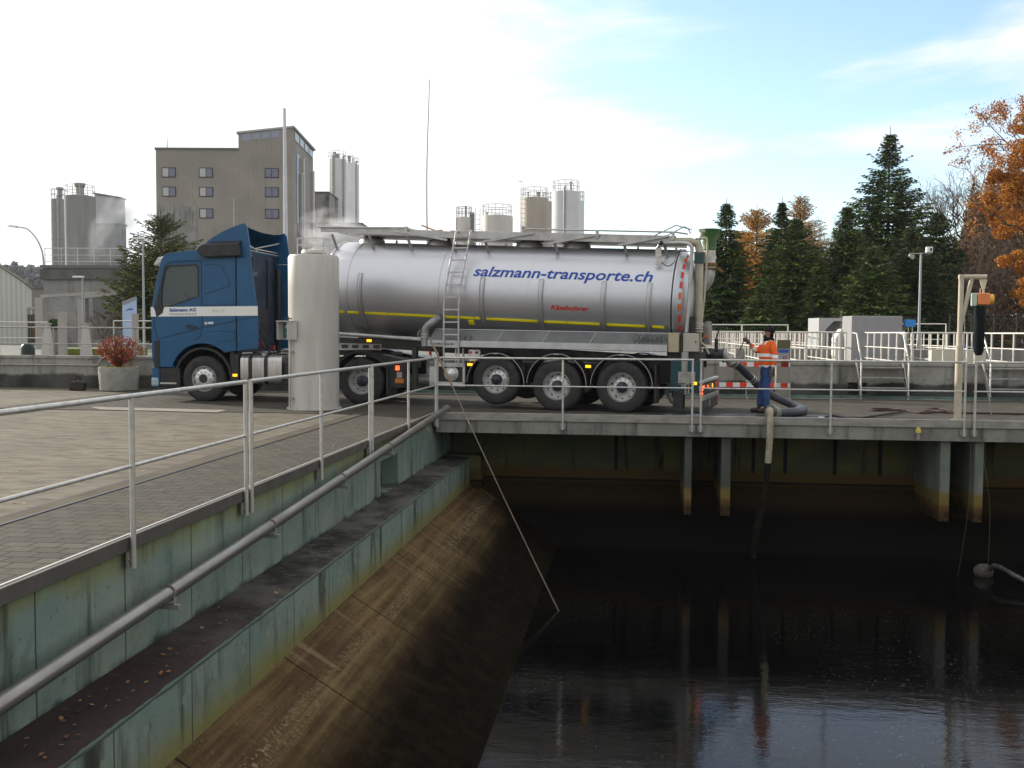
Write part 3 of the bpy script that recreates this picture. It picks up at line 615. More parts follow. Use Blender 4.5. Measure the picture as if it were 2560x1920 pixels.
# livery band and lettering
u = MB(); u.prism([(-5.068, 1.975), (-5.068, 2.195), (-2.44, 2.225), (-2.44, 2.005)], -.008, .0); u.box(-5.072, -5.062, .0, 2.5, 1.985, 2.19); bd = u.build('livery_band', WHITEP, cabo)
u = MB(); u.prism([(-4.93, 1.965), (-4.86, 2.0), (-4.77, 2.06), (-4.74, 2.17), (-4.72, 2.21), (-5.0, 2.21), (-4.955, 2.1)], -.0115, -.008); u.build('mirror_fairing', BLACK, bd)
pl = lambda x0, z0, sl=.0117, y=-.0135: (lambda x, y_: Vector((x0+x, y, z0+y_+x*sl)))
text_obj('lettering', 'Salzmann AG', .105, NAVY, bd, pl(-4.60, 2.095), width=.66, bold=.0035, cuts=2)
text_obj('lettering', 'TRANSPORTE', .055, mat('grey_lettering', (.16, .15, .15), .5), bd, pl(-4.60, 2.012), width=.66, bold=.0015, space=1.6, cuts=2)
text_obj('lettering', 'Euro 6', .10, mat('pale_green_lettering', (.38, .50, .30), .5), bd, pl(-3.53, 2.085), width=.29, cuts=2)
text_obj('lettering', '540', .075, mat('silver_lettering', (.65, .65, .65), .3, .6), cabo, pl(-3.74, 1.80, .05, -.004), width=.22, bold=.003, cuts=2)
def seam(pts, w=.011, y=-.003):
    u = MB()
    for (a_, b_), (c_, d_) in zip(pts, pts[1:]): u.bar((a_, y, b_), (c_, y, d_), w, .006, up=(0, 1, 0))
    return u
dr = seam([(-4.89, 1.46), (-4.98, 1.7), (-4.99, 1.96)]) ; dr.build('panel_gap', SEAM, cabo)
seam([(-4.74, 3.12), (-4.64, 3.20), (-4.45, 3.225), (-3.80, 3.26), (-3.80, 1.72), (-4.89, 1.46)]).build('door_gap', SEAM, cabo)
seam([(-2.965, 3.5), (-2.965, 1.25)], .02).build('panel_gap', SEAM, cabo)
seam([(-3.80, 1.72), (-3.4, 1.80), (-2.45, 2.0)]).build('panel_gap', SEAM, cabo)
seam([(-3.80, 1.72), (-3.85, 1.52), (-4.0, 1.44)]).build('panel_gap', SEAM, cabo)
seam([(-3.72, 1.64), (-3.0, 1.645), (-3.0, 1.45), (-3.4, 1.39)], .007).build('locker_gap', SEAM, cabo)
seam([(-3.76, 2.24), (-2.97, 2.26)], .007).build('panel_gap', SEAM, cabo)
seam([(-3.72, 3.17), (-3.40, 3.18), (-3.30, 3.15), (-3.10, 2.72), (-3.14, 2.68), (-3.72, 2.50)], .008).build('window_blank_gap', SEAM, cabo)
seam([(-4.62, 3.25), (-3.6, 3.30), (-2.9, 3.33)], .007).build('panel_gap', SEAM, cabo)
u = MB(); u.prism([(-4.20, 1.71), (-4.02, 1.66), (-3.90, 1.69), (-3.90, 1.75), (-4.12, 1.80), (-4.2, 1.77)], -.012, 0); u.build('door_handle', mat('dark_blue_handle', (.01, .03, .06), .3), cabo)
# rear side fairings, roof fairing
fs = [(-2.95, 3.33), (-2.61, 3.33), (-2.53, 2.63), (-2.46, 2.21), (-2.44, 2.0), (-2.435, 1.25), (-2.95, 1.19)]
for y0 in (.0, 2.44):
    u = MB(); u.prism(fs, y0, y0+.055); u.build('side_fairing', BLUE, T, bev=.012)
rf = [(-3.92, 3.50), (-3.60, 3.76), (-3.30, 3.93), (-3.0, 4.05), (-2.76, 4.12), (-2.70, 4.05), (-2.60, 3.34), (-2.97, 3.34), (-2.97, 3.5)]
u = MB(); u.prism(rf, .03, .07); u.prism(rf, 2.43, 2.47)
top = [(-3.92, 3.51), (-3.60, 3.765), (-3.30, 3.935), (-3.0, 4.055), (-2.80, 4.11)]
ny = 12
for i in range(len(top)-1):
    (a_, b_), (c_, d_) = top[i], top[i+1]
    for j in range(ny):
        y0, y1 = .05+2.4*j/ny, .05+2.4*(j+1)/ny; dz = lambda y: -.10*(math.sin(math.pi*(y-.05)/2.4))**.6*(1 if True else 0)
        u.add([(a_, y0, b_+dz(y0)*i/4), (c_, y0, d_+dz(y0)*(i+1)/4), (c_, y1, d_+dz(y1)*(i+1)/4), (a_, y1, b_+dz(y1)*i/4)], [(0, 1, 2, 3)])
rfo = u.build('roof_fairing', BLUE, T, True)
u = MB(); u.bar((-2.95, .1, 3.62), (-2.95, 2.4, 3.62), .03); u.bar((-2.8, .1, 3.70), (-2.95, 1.2, 3.58), .025); u.bar((-2.85, 2.3, 3.85), (-2.95, .9, 3.60), .025); u.bar((-2.9, .1, 3.55), (-2.9, 2.4, 3.55), .02); u.tube([(-2.9, .55, 3.5), (-2.9, .55, 3.62)], .03); u.build('fairing_struts', GALV, rfo)
u = MB(); u.box(-2.955, -2.93, .06, 2.44, 1.15, 3.50); u.build('cab_rear_wall', BLUED, T)
u = MB()
for y in (.35, .8, 1.7, 2.2): u.box(-2.932, -2.90, y, y+.05, 1.2, 3.4)
u.box(-2.935, -2.86, .9, 1.6, 1.3, 2.2); u.tube([(-2.85, 2.25, 1.1), (-2.85, 2.25, 3.2)], .06, 12); u.build('rear_wall_ribs', BLACK, T)
text_obj('lettering', 'VOLVO', .13, mat('dull_lettering', (.35, .36, .38), .4), T, lambda x, y: Vector((-2.926, .72+x*0-(-x), 2.98+y)), width=.42, cuts=2)
for k, (y, z) in enumerate(((.55, 1.85), (.75, 1.9), (1.0, 1.8), (1.2, 1.9))):
    u = MB(); u.tube(spline([(-2.9, y, z), (-2.7, y+.05, z-.3), (-2.5, y+.1, z-.65), (-2.1, y+.25, z-.75), (-1.6, 1.1+.05*k, 1.15)], 5), .016, 6); u.build('air_hose', BLACK, T, True)
u = MB(); u.box(-2.9, -2.82, .5, .62, 1.85, 1.95); u.box(-2.75, -2.65, .7, .8, 1.3, 1.38); u.box(-2.7, -2.6, 1.3, 1.4, 1.2, 1.3); u.build('air_couplings', REDTXT, T)
u = MB(); u.prism([(-3.86, 3.54), (-3.72, 3.64), (-2.84, 3.66), (-2.80, 3.36), (-3.66, 3.33), (-3.82, 3.42)], -.14, .02); u.build('roof_side_box', BLACK, T, bev=.03)
u = MB(); u.prism([(-3.62, 3.66), (-3.5, 3.70), (-2.83, 3.72), (-2.83, 3.66)], -.02, .02); u.build('box_lip', BLACK, T)
u = MB(); u.prism([(-5.02, 3.17), (-5.04, 3.2), (-4.93, 3.36), (-4.80, 3.38), (-4.80, 3.30), (-4.9, 3.22)], .1, 2.4); u.build('sun_visor', mat('smoke_visor', (.55, .50, .46), .25), T, bev=.01)
u = MB(); u.box(-5.10, -4.92, .06, .42, 1.12, 1.42); u.build('headlamp', mat('headlamp_glass', (.6, .62, .62), .1, .3), T, bev=.04)
u = MB(); u.box(-5.10, -4.90, 1.98, 2.44, 1.12, 1.42); u.build('headlamp', MATS['headlamp_glass'], T, bev=.04)
u = MB(); u.box(-4.99, -4.86, -.012, .004, .80, 1.42); u.build('lamp_gap', BLACK, T)
u = MB(); u.prism([(-5.08, .36), (-5.09, .80), (-5.02, .82), (-4.88, .80), (-4.88, .36), (-4.95, .30)], .02, 2.48); u.build('front_bumper', BLUE, T, bev=.04)
u = MB(); u.prism([(-5.10, .34), (-5.10, .56), (-4.9, .56), (-4.9, .34)], .0, .5); u.build('bumper_corner', mat('pale_blue_plastic', (.30, .38, .42), .4), T, bev=.05)
u = MB(); u.box(-4.87, -4.38, .03, 2.47, .34, .79); u.build('step_box', BLACK, T, bev=.02)
u = MB(); u.box(-4.86, -4.46, .0, .20, .405, .44); u.build('step', GALV, T)
fender(T, WB, .56, .66, .02, .50, 5, 165, BLACK, 'wheel_arch', .05); fender(T, WB, .56, .66, 2.0, 2.48, 5, 165, BLACK, 'wheel_arch', .05)
u = MB(); u.box(-3.14, -3.05, .05, .50, .50, 1.22); u.build('arch_flap', BLACK, T)
u = MB(); u.box(-3.04, -2.94, .04, 2.4, .45, 1.12); u.build('battery_carrier', BLACK, T)
u = MB(); u.box(-3.06, -2.96, -.008, .03, .60, .66); u.build('side_marker', AMBER, T)
# fuel tank
tk = [(-2.90, 0)]; 
def rrect(x0, x1, z0, z1, r, n=5):
    o_ = []
    for cx_, cz_, a0 in ((x1-r, z1-r, 0), (x0+r, z1-r, 90), (x0+r, z0+r, 180), (x1-r, z0+r, 270)):
        o_ += [(cx_+r*math.cos(R(a0+90*i/n)), cz_+r*math.sin(R(a0+90*i/n))) for i in range(n+1)]
    return o_
TANKM = mat('satin_fuel_tank', (.52, .50, .47), .33, .85, c2=(.36, .34, .32), sc=5, stretch=(4, 1, .3))
for y0, y1 in ((.06, .68), (1.82, 2.44)):
    u = MB(); u.prism(rrect(y0, y1, .42, 1.09, .13), -2.90, -1.90, 'x'); ft = u.build('fuel_tank', TANKM, T, True)
    for x in (-2.66, -2.28):
        u = MB(); u.prism(rrect(y0-.006, y1+.006, .414, 1.096, .135), x-.045, x+.045, 'x'); u.build('tank_strap', BLACK, ft, True)
    u = MB(); u.tube([(-2.45, (y0+y1)/2, 1.08), (-2.45, (y0+y1)/2, 1.13)], .06, 16); u.build('filler_cap', CHROME, ft)
# chassis
u = MB(); u.box(-4.7, .95, .80, .88, .78, 1.04); u.box(-4.7, .95, 1.62, 1.70, .78, 1.04)
for x in (-4.4, -3.2, -2.0, -1.0, .5, .9): u.box(x, x+.1, .88, 1.62, .80, 1.02)
u.box(WB-.1, WB+.1, .35, 2.15, .50, .62); u.tube([(0, .3, .52), (0, 2.2, .52)], .09, 12); u.ball((0, 1.25, .52), .22); u.build('chassis_frame', DARK, T)
u = MB(); u.box(-1.85, -1.0, .1, .6, .5, .95); u.tube([(-1.3, .25, .45), (-.8, .25, .45)], .12, 14); u.build('air_tanks', DARK, T, bev=.02)
u = MB(); u.box(-1.1, .5, .75, 1.75, 1.10, 1.17); u.lathe([(.55, 1.17), (.55, 1.215), (0, 1.215)], 24, Matrix.Translation((-.45, 1.25, 0))); u.build('fifth_wheel', DARK, T)
u = MB(); u.tube([(.85, .6, .55), (1.5, .6, .55)], .13, 16); u.tube([(.95, .6, .55), (.97, .6, .55)], .135, 16); u.tube([(1.12, .6, .55), (1.14, .6, .55)], .137, 16); u.build('rear_air_tank', GALVD, T, True)
wheel(T, WB, .05, .535, .535, 'steer', w=.30); wheel(T, WB, 2.45, .535, .535, 'steer', side=-1, w=.30)
wheel(T, 0, .03, .53, .53, 'drive', w=.30); wheel(T, 0, 2.47, .53, .53, 'drive', side=-1, w=.30)
for y0 in (.385, 1.81):
    u = MB(); u.lathe([(.30, 0), (.50, 0), (.53, .03), (.53, .27), (.50, .30), (.30, .30)], 40, Matrix.Translation((0, y0, .53)) @ rot('X', R(-90)), closed=True); u.build('inner_tyre', RUB, T, True)
for y0, y1 in ((.0, .62), (1.88, 2.5)):
    o_ = arc(0, .53, .70, 28, 190) ; i_ = arc(0, .53, .64, 28, 190)[::-1]; u = MB(); u.prism(o_+i_, y0, y1); u.box(.60, .66, y0, y1, .22, .90); u.prism([(.55, .90), (.72, .92), (1.02, 1.0), (1.02, .98), (.72, .86), (.62, .8)], y0, y1)
    u.prism([(.62, .92), (-.2, 1.235), (.45, 1.14), (1.25, .98)], y0+.05, y1); u.build('rear_mudguard', BLACK, T)
    u = MB(); u.box(.67, .70, y0+.02, y1-.02, .18, .92); u.box(.70, 1.05, y0+.04, y0+.08, .40, .98); u.build('mud_flap', BLACK, T)
u = MB(); u.box(.81, .90, .015, .035, .79, .89); u.build('tail_lamp', REDL, T)
u = MB(); u.box(.80, 1.0, .018, .037, .50, .60); u.build('side_reflector', mat('orange_reflector', (.55, .16, .02), .4), T)
u = MB(); u.box(.84, .96, .020, .037, .62, .75); u.build('plate_bracket', GALVD, T)
# =============== tank trailer ===============
Q = thing('tank_trailer', (3.63, 1.23, 0), 'long polished silver tank semi-trailer with blue lettering and a yellow stripe', 'tanker trailer', rz=R(-12))
TB = R(2.54); RT = 1.08; ZC = lambda x: 2.385-math.tan(TB)*x
ax = Vector((math.cos(TB), 0, -math.sin(TB))); up_ = Vector((math.sin(TB), 0, math.cos(TB)))
def tp(x, phi, r=RT):
    """point of the tank shell: x along, phi degrees up from the near side"""
    c = Vector((x, 1.25, ZC(x))); a_ = R(phi); return c + Vector((0, -1, 0))*(r*math.cos(a_)) + up_*(r*math.sin(a_))
def shell(prof, n=96):
    u = MB(); k = len(prof)
    for x, r in prof:
        for j in range(n): u.v.append(tuple(tp(x, 360*j/n, r)))
    for i in range(k-1):
        for j in range(n):
            j2 = (j+1) % n; u.f.append((i*n+j, i*n+j2, (i+1)*n+j2, (i+1)*n+j)); u.mi.append(0)
    return u
XF, XR = -6.95, 1.0
prof = [(XF-.42, .02), (XF-.41, .25), (XF-.37, .50), (XF-.28, .76), (XF-.16, .95), (XF-.06, 1.045), (XF, RT)]
prof += [(XF+(XR-XF)*i/16, RT) for i in range(1, 16)]
prof += [(XR, RT), (XR+.04, 1.06), (XR+.13, .985), (XR+.24, .84), (XR+.33, .62), (XR+.385, .36), (XR+.40, .02)]
tank = shell(prof).build('tank', ALU, Q, True)
for x, w, r in ((-6.41, .018, .010), (-4.16, .018, .010), (-2.1, .008, .003), (-.3, .008, .003)):
    u = shell([(x-w, RT), (x-w, RT+r), (x+w, RT+r), (x+w, RT)]); u.build('seam_ring', ALU, tank, True)
u = shell([(XF-.02, RT-.01), (XF-.02, RT+.012), (XF+.02, RT+.012), (XF+.02, RT-.01)]); u.build('seam_ring', ALU, tank, True)
for x in (.955, 1.015): shell([(x-.014, RT), (x-.014, RT+.018), (x+.014, RT+.018), (x+.014, RT)]).build('end_ring', ALU, tank, True)
shell([(.972, RT+.002), (.972, RT+.012), (.998, RT+.012), (.998, RT+.002)]).build('end_joint', BLACK, tank, True)
def patch(x0, x1, p0, p1, off, name, m, parent, nx=2, n=6):
    u = MB()
    for i in range(nx+1):
        for j in range(n+1): u.v.append(tuple(tp(x0+(x1-x0)*i/nx, p0+(p1-p0)*j/n, RT+off)))
    for i in range(nx):
        for j in range(n): a_ = i*(n+1)+j; u.f.append((a_, a_+1, a_+n+2, a_+n+1)); u.mi.append(0)
    b0 = len(u.v)//1; o_ = u.build(name, m, parent, True, fix=False); s_ = o_.modifiers.new('s', 'SOLIDIFY'); s_.thickness = off*.9; s_.offset = -1; return o_
ALUS = mat('strap_aluminium', (.46, .46, .46), .42, .75)
for x in (-6.08, -3.13, -1.80, -.44, .52): patch(x-.05, x+.05, -62, 17, .014, 'shell_strap', ALUS, tank, n=14)
for x0, x1 in ((-6.93, -6.52), (-6.44, -6.14), (-6.00, -5.42), (-5.415, -4.22), (-4.06, -3.33), (-3.32, -3.19), (-3.06, -1.87), (-1.74, -1.22), (-1.21, -.51), (-.38, .45), (.58, .84)):
    patch(x0, x1, -33.6, -30.4, .006, 'reflective_strip', YEL, tank)
patch(-3.49, -3.36, -42, -34.5, .006, 'reflective_strip', YEL, tank)
for k in range(9):   # red outline tape round the rear shoulder
    u = MB(); p0 = -40+k*13.5
    for r_, x in ((1.0, XR+.115), (.955, XR+.16)):
        for j in range(4): u.v.append(tuple(tp(x+.008, p0+j*2.7, r_+.006)))
    for j in range(3): u.f.append((j, j+1, j+5, j+4)); u.mi.append(0)
    u.build('outline_tape', mat('orange_red_tape', (.85, .14, .02), .45) if k in (2, 3) else REDT, tank, fix=False)
def on_tank(x0, phi0, sl=0):
    return lambda x, y: tp(x0+x, phi0+math.degrees(y/RT), RT+.005)
text_obj('lettering', 'salzmann-transporte.ch', .34, NAVY, tank, on_tank(-3.37, 18.5), width=3.93, shear=.22, bold=.006, cuts=5)
text_obj('lettering', 'Kässbohrer', .135, REDTXT, tank, on_tank(-1.57, -16.5), width=.84, shear=.25, bold=.0045, cuts=3)
text_obj('lettering', 'S', .17, BLACK, tank, lambda x, y: Vector((XR+.30, .62+x*.8, 2.55+y)), width=None, cuts=2)
# ---- catwalk, spill trough, handrail
CT = lambda x: 3.715-.0475*x          # top edge height of the beam
u = MB(); u.bar((-7.25, .52, CT(-7.25)-.02), (-4.0, .52, CT(-4.0)-.10), .04, .15); u.bar((-4.0, .50, CT(-4)-.09), (1.0, .50, CT(1.0)-.10), .04, .17)
u.bar((-6.6, 1.25, CT(-6.6)-.12), (1.0, 1.25, CT(1)-.12), 1.1, .03); u.bar((-7.0, 1.95, CT(-7)-.06), (1.0, 1.95, CT(1)-.08), .04, .14)
cwk = u.build('catwalk', ALUD, Q, bev=.006)
for x in (-6.95, -6.0, -5.05, -3.98, -3.2, -1.62, -.10, .75):
    u = MB(); u.bar((x, .50, CT(x)-.15), (x+.07, .62, ZC(x)+.86), .06, .012, up=(0, 1, 0)); u.build('catwalk_leg', ALUG, cwk); u = MB(); u.bar((x+.02, 1.92, CT(x)-.15), (x+.02, 1.85, ZC(x)+.84), .05, .012, up=(0, 1, 0)); u.build('catwalk_leg', ALUG, cwk)
u = MB()
for x0, x1 in ((-6.55, -6.1), (-4.85, -4.05), (-3.15, -2.2), (-1.65, -.75), (-.12, .7)):
    s_ = 1
    a_, b_ = (x0, x1)
    if x0 < -4: u.bar((x0-.5, .44, CT(x0)-.02), (x1, .44, CT(x1)-.22), .03, .045)
    else: u.bar((x0-.08, .44, CT(x0)-.24), (x1+.15, .44, CT(x1)-.03), .03, .045)
u.build('folding_arms', ALUD, cwk)
u = MB(); u.tube([(-7.28, .45, CT(-7.28)+.0), (-5.0, .45, CT(-5)+.03)], .018, 8); u.box(-5.08, -5.02, .43, .47, CT(-5.05)-.10, CT(-5.05)+.055); u.build('folded_handrail', ALUD, cwk, True); u = MB(); u.tube([(-2.28, .45, CT(-2.28)+.0), (-2.22, .45, CT(-2.22)+.055), (1.0, .45, CT(1)+.055), (1.25, .45, CT(1.2)+.02)], .018, 8)
for x in (-.65, .95): u.box(x-.03, x+.03, .43, .47, CT(x)-.10, CT(x)+.055)
u.build('folded_handrail', ALUD, cwk, True)
u = MB(); u.tube([(.55, .5, CT(.6)-.02), (1.0, .5, CT(1)+.20), (1.25, .5, CT(1)+.12), (1.30, .5, CT(1)+.02)], .014, 6); u.tube([(.75, .8, CT(.6)), (1.12, .8, CT(1)+.20), (1.28, .8, CT(1)+.12)], .014, 6); u.build('rear_handrail', ALUG, cwk, True)
for x in (-6.3, -4.55, -2.4, -1.3):
    u = MB(); Mh = Matrix.Translation((x, 1.25, ZC(x)+RT-.08)); u.lathe([(.30, 0), (.30, .12), (.27, .16), (.15, .22), (0, .24)], 28, Mh); u.tube([(x-.34, 1.25, ZC(x)+RT+.1), (x+.34, 1.25, ZC(x)+RT+.1)], .015, 6); u.build('manhole', ALUD, tank, True)
u = MB(); u.prism([(-6.25, 3.97), (-6.1, 4.12), (-5.55, 4.12), (-5.35, 3.96)], 1.7, 2.1); u.build('stowage_cover', ALUG, Q, bev=.02)
u = MB(); u.bar((-4.6, 1.1, 3.96), (-4.95, 1.1, 4.10), .10, .03); u.bar((-4.6, 1.1, 3.96), (-4.45, 1.1, 3.97), .1, .03); u.build('wooden_chock', mat('plywood', (.40, .22, .10), .7), Q)
# ---- ladder
u = MB(); la = [(.47, 3.86), (.40, 3.87), (.34, 3.83), (.32, 3.70), (.16, 3.15), (.02, 2.60), (-.03, 2.2), (-.03, .93)]
def lx(z): return -3.93+ (z-2.4)*.085 if z > 2.4 else -3.93
for dx in (0, .345):
    u.tube([(lx(z)+dx, y, z) for y, z in la], .021, 8)
for k in range(11):
    z = 1.06+k*.27
    y = [(-.03), (-.03), -.03, -.03, -.03, -.02, .02, .10, .18, .26, .33][k]; u.bar((lx(z), y, z), (lx(z)+.345, y, z), .03, .03)
u.build('ladder', ALUD, Q, True)
# ---- hose trough and side beam
x0, x1 = -4.33, .94; zb = lambda x: 1.345-.0115*(x+4.33)
u = MB(); u.bar((x0, .015, zb(x0)+.065), (x1, .015, zb(x1)+.065), .03, .135); bm_ = u.build('side_beam', mat('light_grey_beam', (.50, .50, .49), .5, .2, c2=(.40, .40, .39), sc=3), Q, bev=.004)
u = MB(); u.add([(x0, .04, zb(x0)+.12), (x1, .04, zb(x1)+.12), (x1, .20, zb(x1)+.36), (x0+.10, .20, zb(x0)+.37)], [(0, 1, 2, 3)]); u.add([(x0, .03, zb(x0)), (x1, .03, zb(x1)), (x1, .55, zb(x1)), (x0, .55, zb(x0))], [(0, 1, 2, 3)])
tr_ = u.build('hose_trough', mat('trough_grey', (.105, .105, .105), .5, .2, c2=(.15, .15, .15), sc=2), Q, fix=False); sm = tr_.modifiers.new('s', 'SOLIDIFY'); sm.thickness = .01
u = MB(); u.tube([(x0+.10, .20, zb(x0)+.375), (x1, .20, zb(x1)+.365)], .011, 6)
for x in (-2.75, -1.72, -.70, .30): u.bar((x, .012, zb(x)+.10), (x+.12, .19, zb(x)+.36), .012, .02)
u.build('trough_edge', ALUS, tr_, True)
u = MB()
for k in range(7):
    x = .28+k*.09; u.tube(spline([(x, .07, zb(x)+.14), (x-.05, .05, zb(x)+.27-.02*(k % 3)), (x+.04, .09, zb(x)+.32), (x+.12, .08, zb(x)+.15)], 4), .012, 5)
for k in range(3):
    x = -3.63+k*.13; u.tube([(x, .06, zb(x)+.14), (x+.05, .05, zb(x)+.25)], .014, 5)
u.build('hose_loops', mat('dark_rubber_loops', (.10, .10, .10), .35), tr_, True)
text_obj('lettering', 'www.ktb-mester.de', .06, BLACK, bm_, lambda x, y: Vector((x0+.06+x, -.003, zb(x0)+.035+y)), width=.56, bold=.002, cuts=2)
# ---- front pipe and elbow
u = MB(); u.tube([(-7.1, .12, 1.635), (-4.42, .12, 1.475)], .042, 14); u.build('transfer_pipe', ALUD, Q, True)
u = MB(); u.tube(spline([(-4.20, .32, 1.95), (-4.28, .14, 1.86), (-4.40, .10, 1.74), (-4.44, .10, 1.58), (-4.43, .10, 1.34)], 6), .085, 18); e_ = u.build('elbow_pipe', ALUG, Q, True)
u = MB(); u.lathe([(.085, -.012), (.11, -.012), (.11, .012), (.085, .012)], 20, Matrix.Translation((-4.44, .10, 1.60)), closed=True); u.lathe([(.085, -.012), (.11, -.012), (.11, .012), (.085, .012)], 20, Matrix.Translation((-4.44, .10, 1.54)), closed=True); u.tube([(-4.54, .02, 1.45), (-4.56, .0, 1.62), (-4.50, .0, 1.70)], .01, 6); u.build('coupling_ring', ALUD, e_, True)
# ---- chassis
u = MB()
for y in (.72, 1.70): u.bar((-6.9, y, 1.42), (1.5, y, 1.02), .06, .20)
for x in (-6.5, -4.6, -3.6, -2.1, -.7, .8, 1.4): u.bar((x, .72, 1.38-.045*(x+6.9)), (x, 1.70, 1.38-.045*(x+6.9)), .06, .12)
for x in (-2.75, -1.39, 0): u.bar((x, .35, .53), (x, 2.15, .53), .12, .12); u.bar((x-.45, .55, .72), (x+.1, .55, .55), .10, .06); u.tube([(x+.18, .6, .6), (x+.18, .6, .95)], .11, 12)
u.box(-3.35, 1.3, .60, 1.85, .62, 1.0)
u.build('chassis_frame', DARK, Q)
u = MB(); u.bar((-6.9, .35, 1.33), (-5.62, .35, 1.30), .04, .13); u.bar((-6.9, 2.1, 1.33), (-5.62, 2.1, 1.30), .04, .13); u.bar((-5.9, 1.25, 1.34), (-7.0, 1.25, 1.36), 1.6, .03); kp = u.build('kingpin_frame', GALVD, Q)
u = MB()
for k in range(4): u.box(-6.62+k*.27, -6.46+k*.27, .322, .332, 1.275, 1.355)
u.build('frame_holes', DARK, kp)
u = MB()
for y in (.5, 2.0): u.bar((-4.85, y, 1.30), (-4.85, y, .42), .11, .11); u.box(-4.98, -4.72, y-.12, y+.12, .38, .42)
u.build('landing_legs', DARK, Q)
for x in (-5.9,): u = MB(); u.box(x-.05, x+.06, .27, .30, 1.42, 1.48); u.build('side_marker', AMBER, Q)
# ---- valve box behind the ladder
LG = MATS['light_grey_beam']
u = MB(); u.box(-4.28, -4.10, .0, .9, .49, 1.0); u.bar((-4.28, .01, .95), (-3.45, .01, .945), .02, .09); u.bar((-4.28, .01, .53), (-3.45, .01, .52), .02, .09); u.box(-3.50, -3.45, .0, .02, .48, .98); u.box(-4.12, -4.08, .0, .02, .49, .98); vb = u.build('valve_cabinet', LG, Q)
u = MB(); u.box(-4.1, -3.46, .10, .9, .5, 1.0); u.build('cabinet_inside', DARK, vb)
u = MB(); u.lathe([(.165, 0), (.165, .02), (.13, .03), (.125, .06), (.06, .10), (0, .11)], 32, Matrix.Translation((-3.80, .10, .75)) @ rot('X', R(90))); u.build('outlet_cap', CHROME, vb, True)
u = MB(); u.box(-3.40, -3.12, .06, .14, 1.02, 1.28); cp = u.build('control_plate', GALV, Q, bev=.03)
u = MB(); u.tube([(-3.34, .03, 1.22), (-3.34, .06, 1.22)], .028, 10); u.build('red_knob', REDTXT, cp); u = MB(); u.tube([(-3.20, .03, 1.22), (-3.20, .06, 1.22)], .028, 10); u.build('black_knob', BLACK, cp)
u = MB(); u.box(-3.55, -3.52, .1, .12, 1.0, 1.3); u.box(-3.72, -3.69, .1, .12, 1.0, 1.3); u.box(-3.62, -3.56, .1, .16, 1.05, 1.1); u.build('small_pipes', GALV, Q)
u = MB(); u.box(-4.33, -4.27, .05, .12, 1.14, 1.24); u.build('red_valve', REDTXT, Q, bev=.03)
# ---- wheels, mudguards
for x, z in ((-2.75, .64), (-1.39, .535), (0, .535)):
    wheel(Q, x, .02, z, .535, 'trailer', w=.37); wheel(Q, x, 2.48, z, .535, 'trailer', side=-1, w=.37)
    for y0, y1 in ((.0, .44), (2.06, 2.5)): fender(Q, x-.0, .56, .635, y0, y1, -2, 178, BLACK, 'mudguard', .025, line=ALUS if y0 == 0 else None)
    u = MB(); u.box(x-.05, x+.05, -.01, .0, 1.19, 1.20); u.build('guard_mark', ALUS, Q)
u = MB(); u.box(.68, .72, .04, .40, .22, 1.0); u.box(.68, .72, 2.1, 2.46, .22, 1.0); u.build('mud_flaps', BLACK, Q)
for x in (-3.33, -.70): u = MB(); u.box(x-.055, x+.055, -.02, .02, .93, .985); u.build('side_marker', AMBER, Q)
# ---- rear boxes, pipes, valve and bumper
u = MB(); u.box(.955, 1.165, .02, .30, 1.27, 1.665); u.build('tan_box', mat('tan_panel', (.42, .36, .22), .5, c2=(.34, .29, .18), sc=3), Q, bev=.01)
u = MB(); u.box(1.23, 1.53, .14, .42, 1.285, 1.66); eb = u.build('switch_box', mat('grey_enclosure', (.42, .38, .32), .45), Q, bev=.012)
u = MB(); u.box(1.215, 1.545, .145, .40, 1.66, 1.675); u.box(1.485, 1.50, .128, .14, 1.46, 1.50); u.build('box_seal', BLACK, eb)
u = MB(); u.box(1.19, 1.22, .1, .3, 1.25, 1.62); u.box(.9, 1.6, .2, .9, 1.10, 1.27); u.build('box_bracket', DARK, Q)
PT = mat('aged_pipe', (.42, .385, .30), .42, .5, c2=(.33, .29, .21), sc=4)
u = MB(); u.tube(spline([(.62, .55, 3.42), (.72, .5, 3.50), (1.1, .42, 3.50), (1.32, .40, 3.44), (1.345, .4, 3.2), (1.31, .36, 2.4), (1.27, .32, 1.66)], 6), .038, 12); u.build('vent_pipe', ALUD, Q, True)
u = MB(); u.tube([(.6, .85, 3.58), (1.25, .85, 3.56), (1.40, .85, 3.50), (1.44, .85, 3.35), (1.42, .85, 1.75)], .085, 18); big = u.build('suction_pipe', PT, Q, True)
u = MB()
for z in (3.14, 3.27): u.lathe([(.086, -.035), (.105, -.035), (.105, .035), (.086, .035)], 20, Matrix.Translation((1.44, .85, z)), closed=True)
u.box(1.34, 1.54, .75, .95, 3.1, 3.33); u.build('coupling_clamp', mat('dark_teal_clamp', (.05, .09, .09), .4, .4), big, True)
u = MB()
for k in range(4): u.lathe([(.088, -.012), (.12, -.012), (.12, .012), (.088, .012)], 20, Matrix.Translation((1.42, .85, 1.70+.055*k)), closed=True)
u.build('flange_stack', GALV, big, True)
u = MB(); u.tube([(1.40, .85, 3.5), (1.50, .85, 3.78)], .03, 8); u.box(1.46, 1.54, .8, .9, 3.74, 3.80); u.build('relief_valve', ALUD, Q)
u = MB(); u.tube(spline([(1.40, .5, 3.58), (1.55, .5, 3.58), (1.64, .48, 3.5), (1.62, .45, 2.6), (1.57, .4, 1.9), (1.55, .4, 1.52), (1.64, .4, 1.40), (1.72, .4, 1.24)], 5), .022, 8); u.build('thin_rear_pipe', PT, Q, True)
GRN = mat('green_funnel_plastic', (.055, .13, .035), .5)
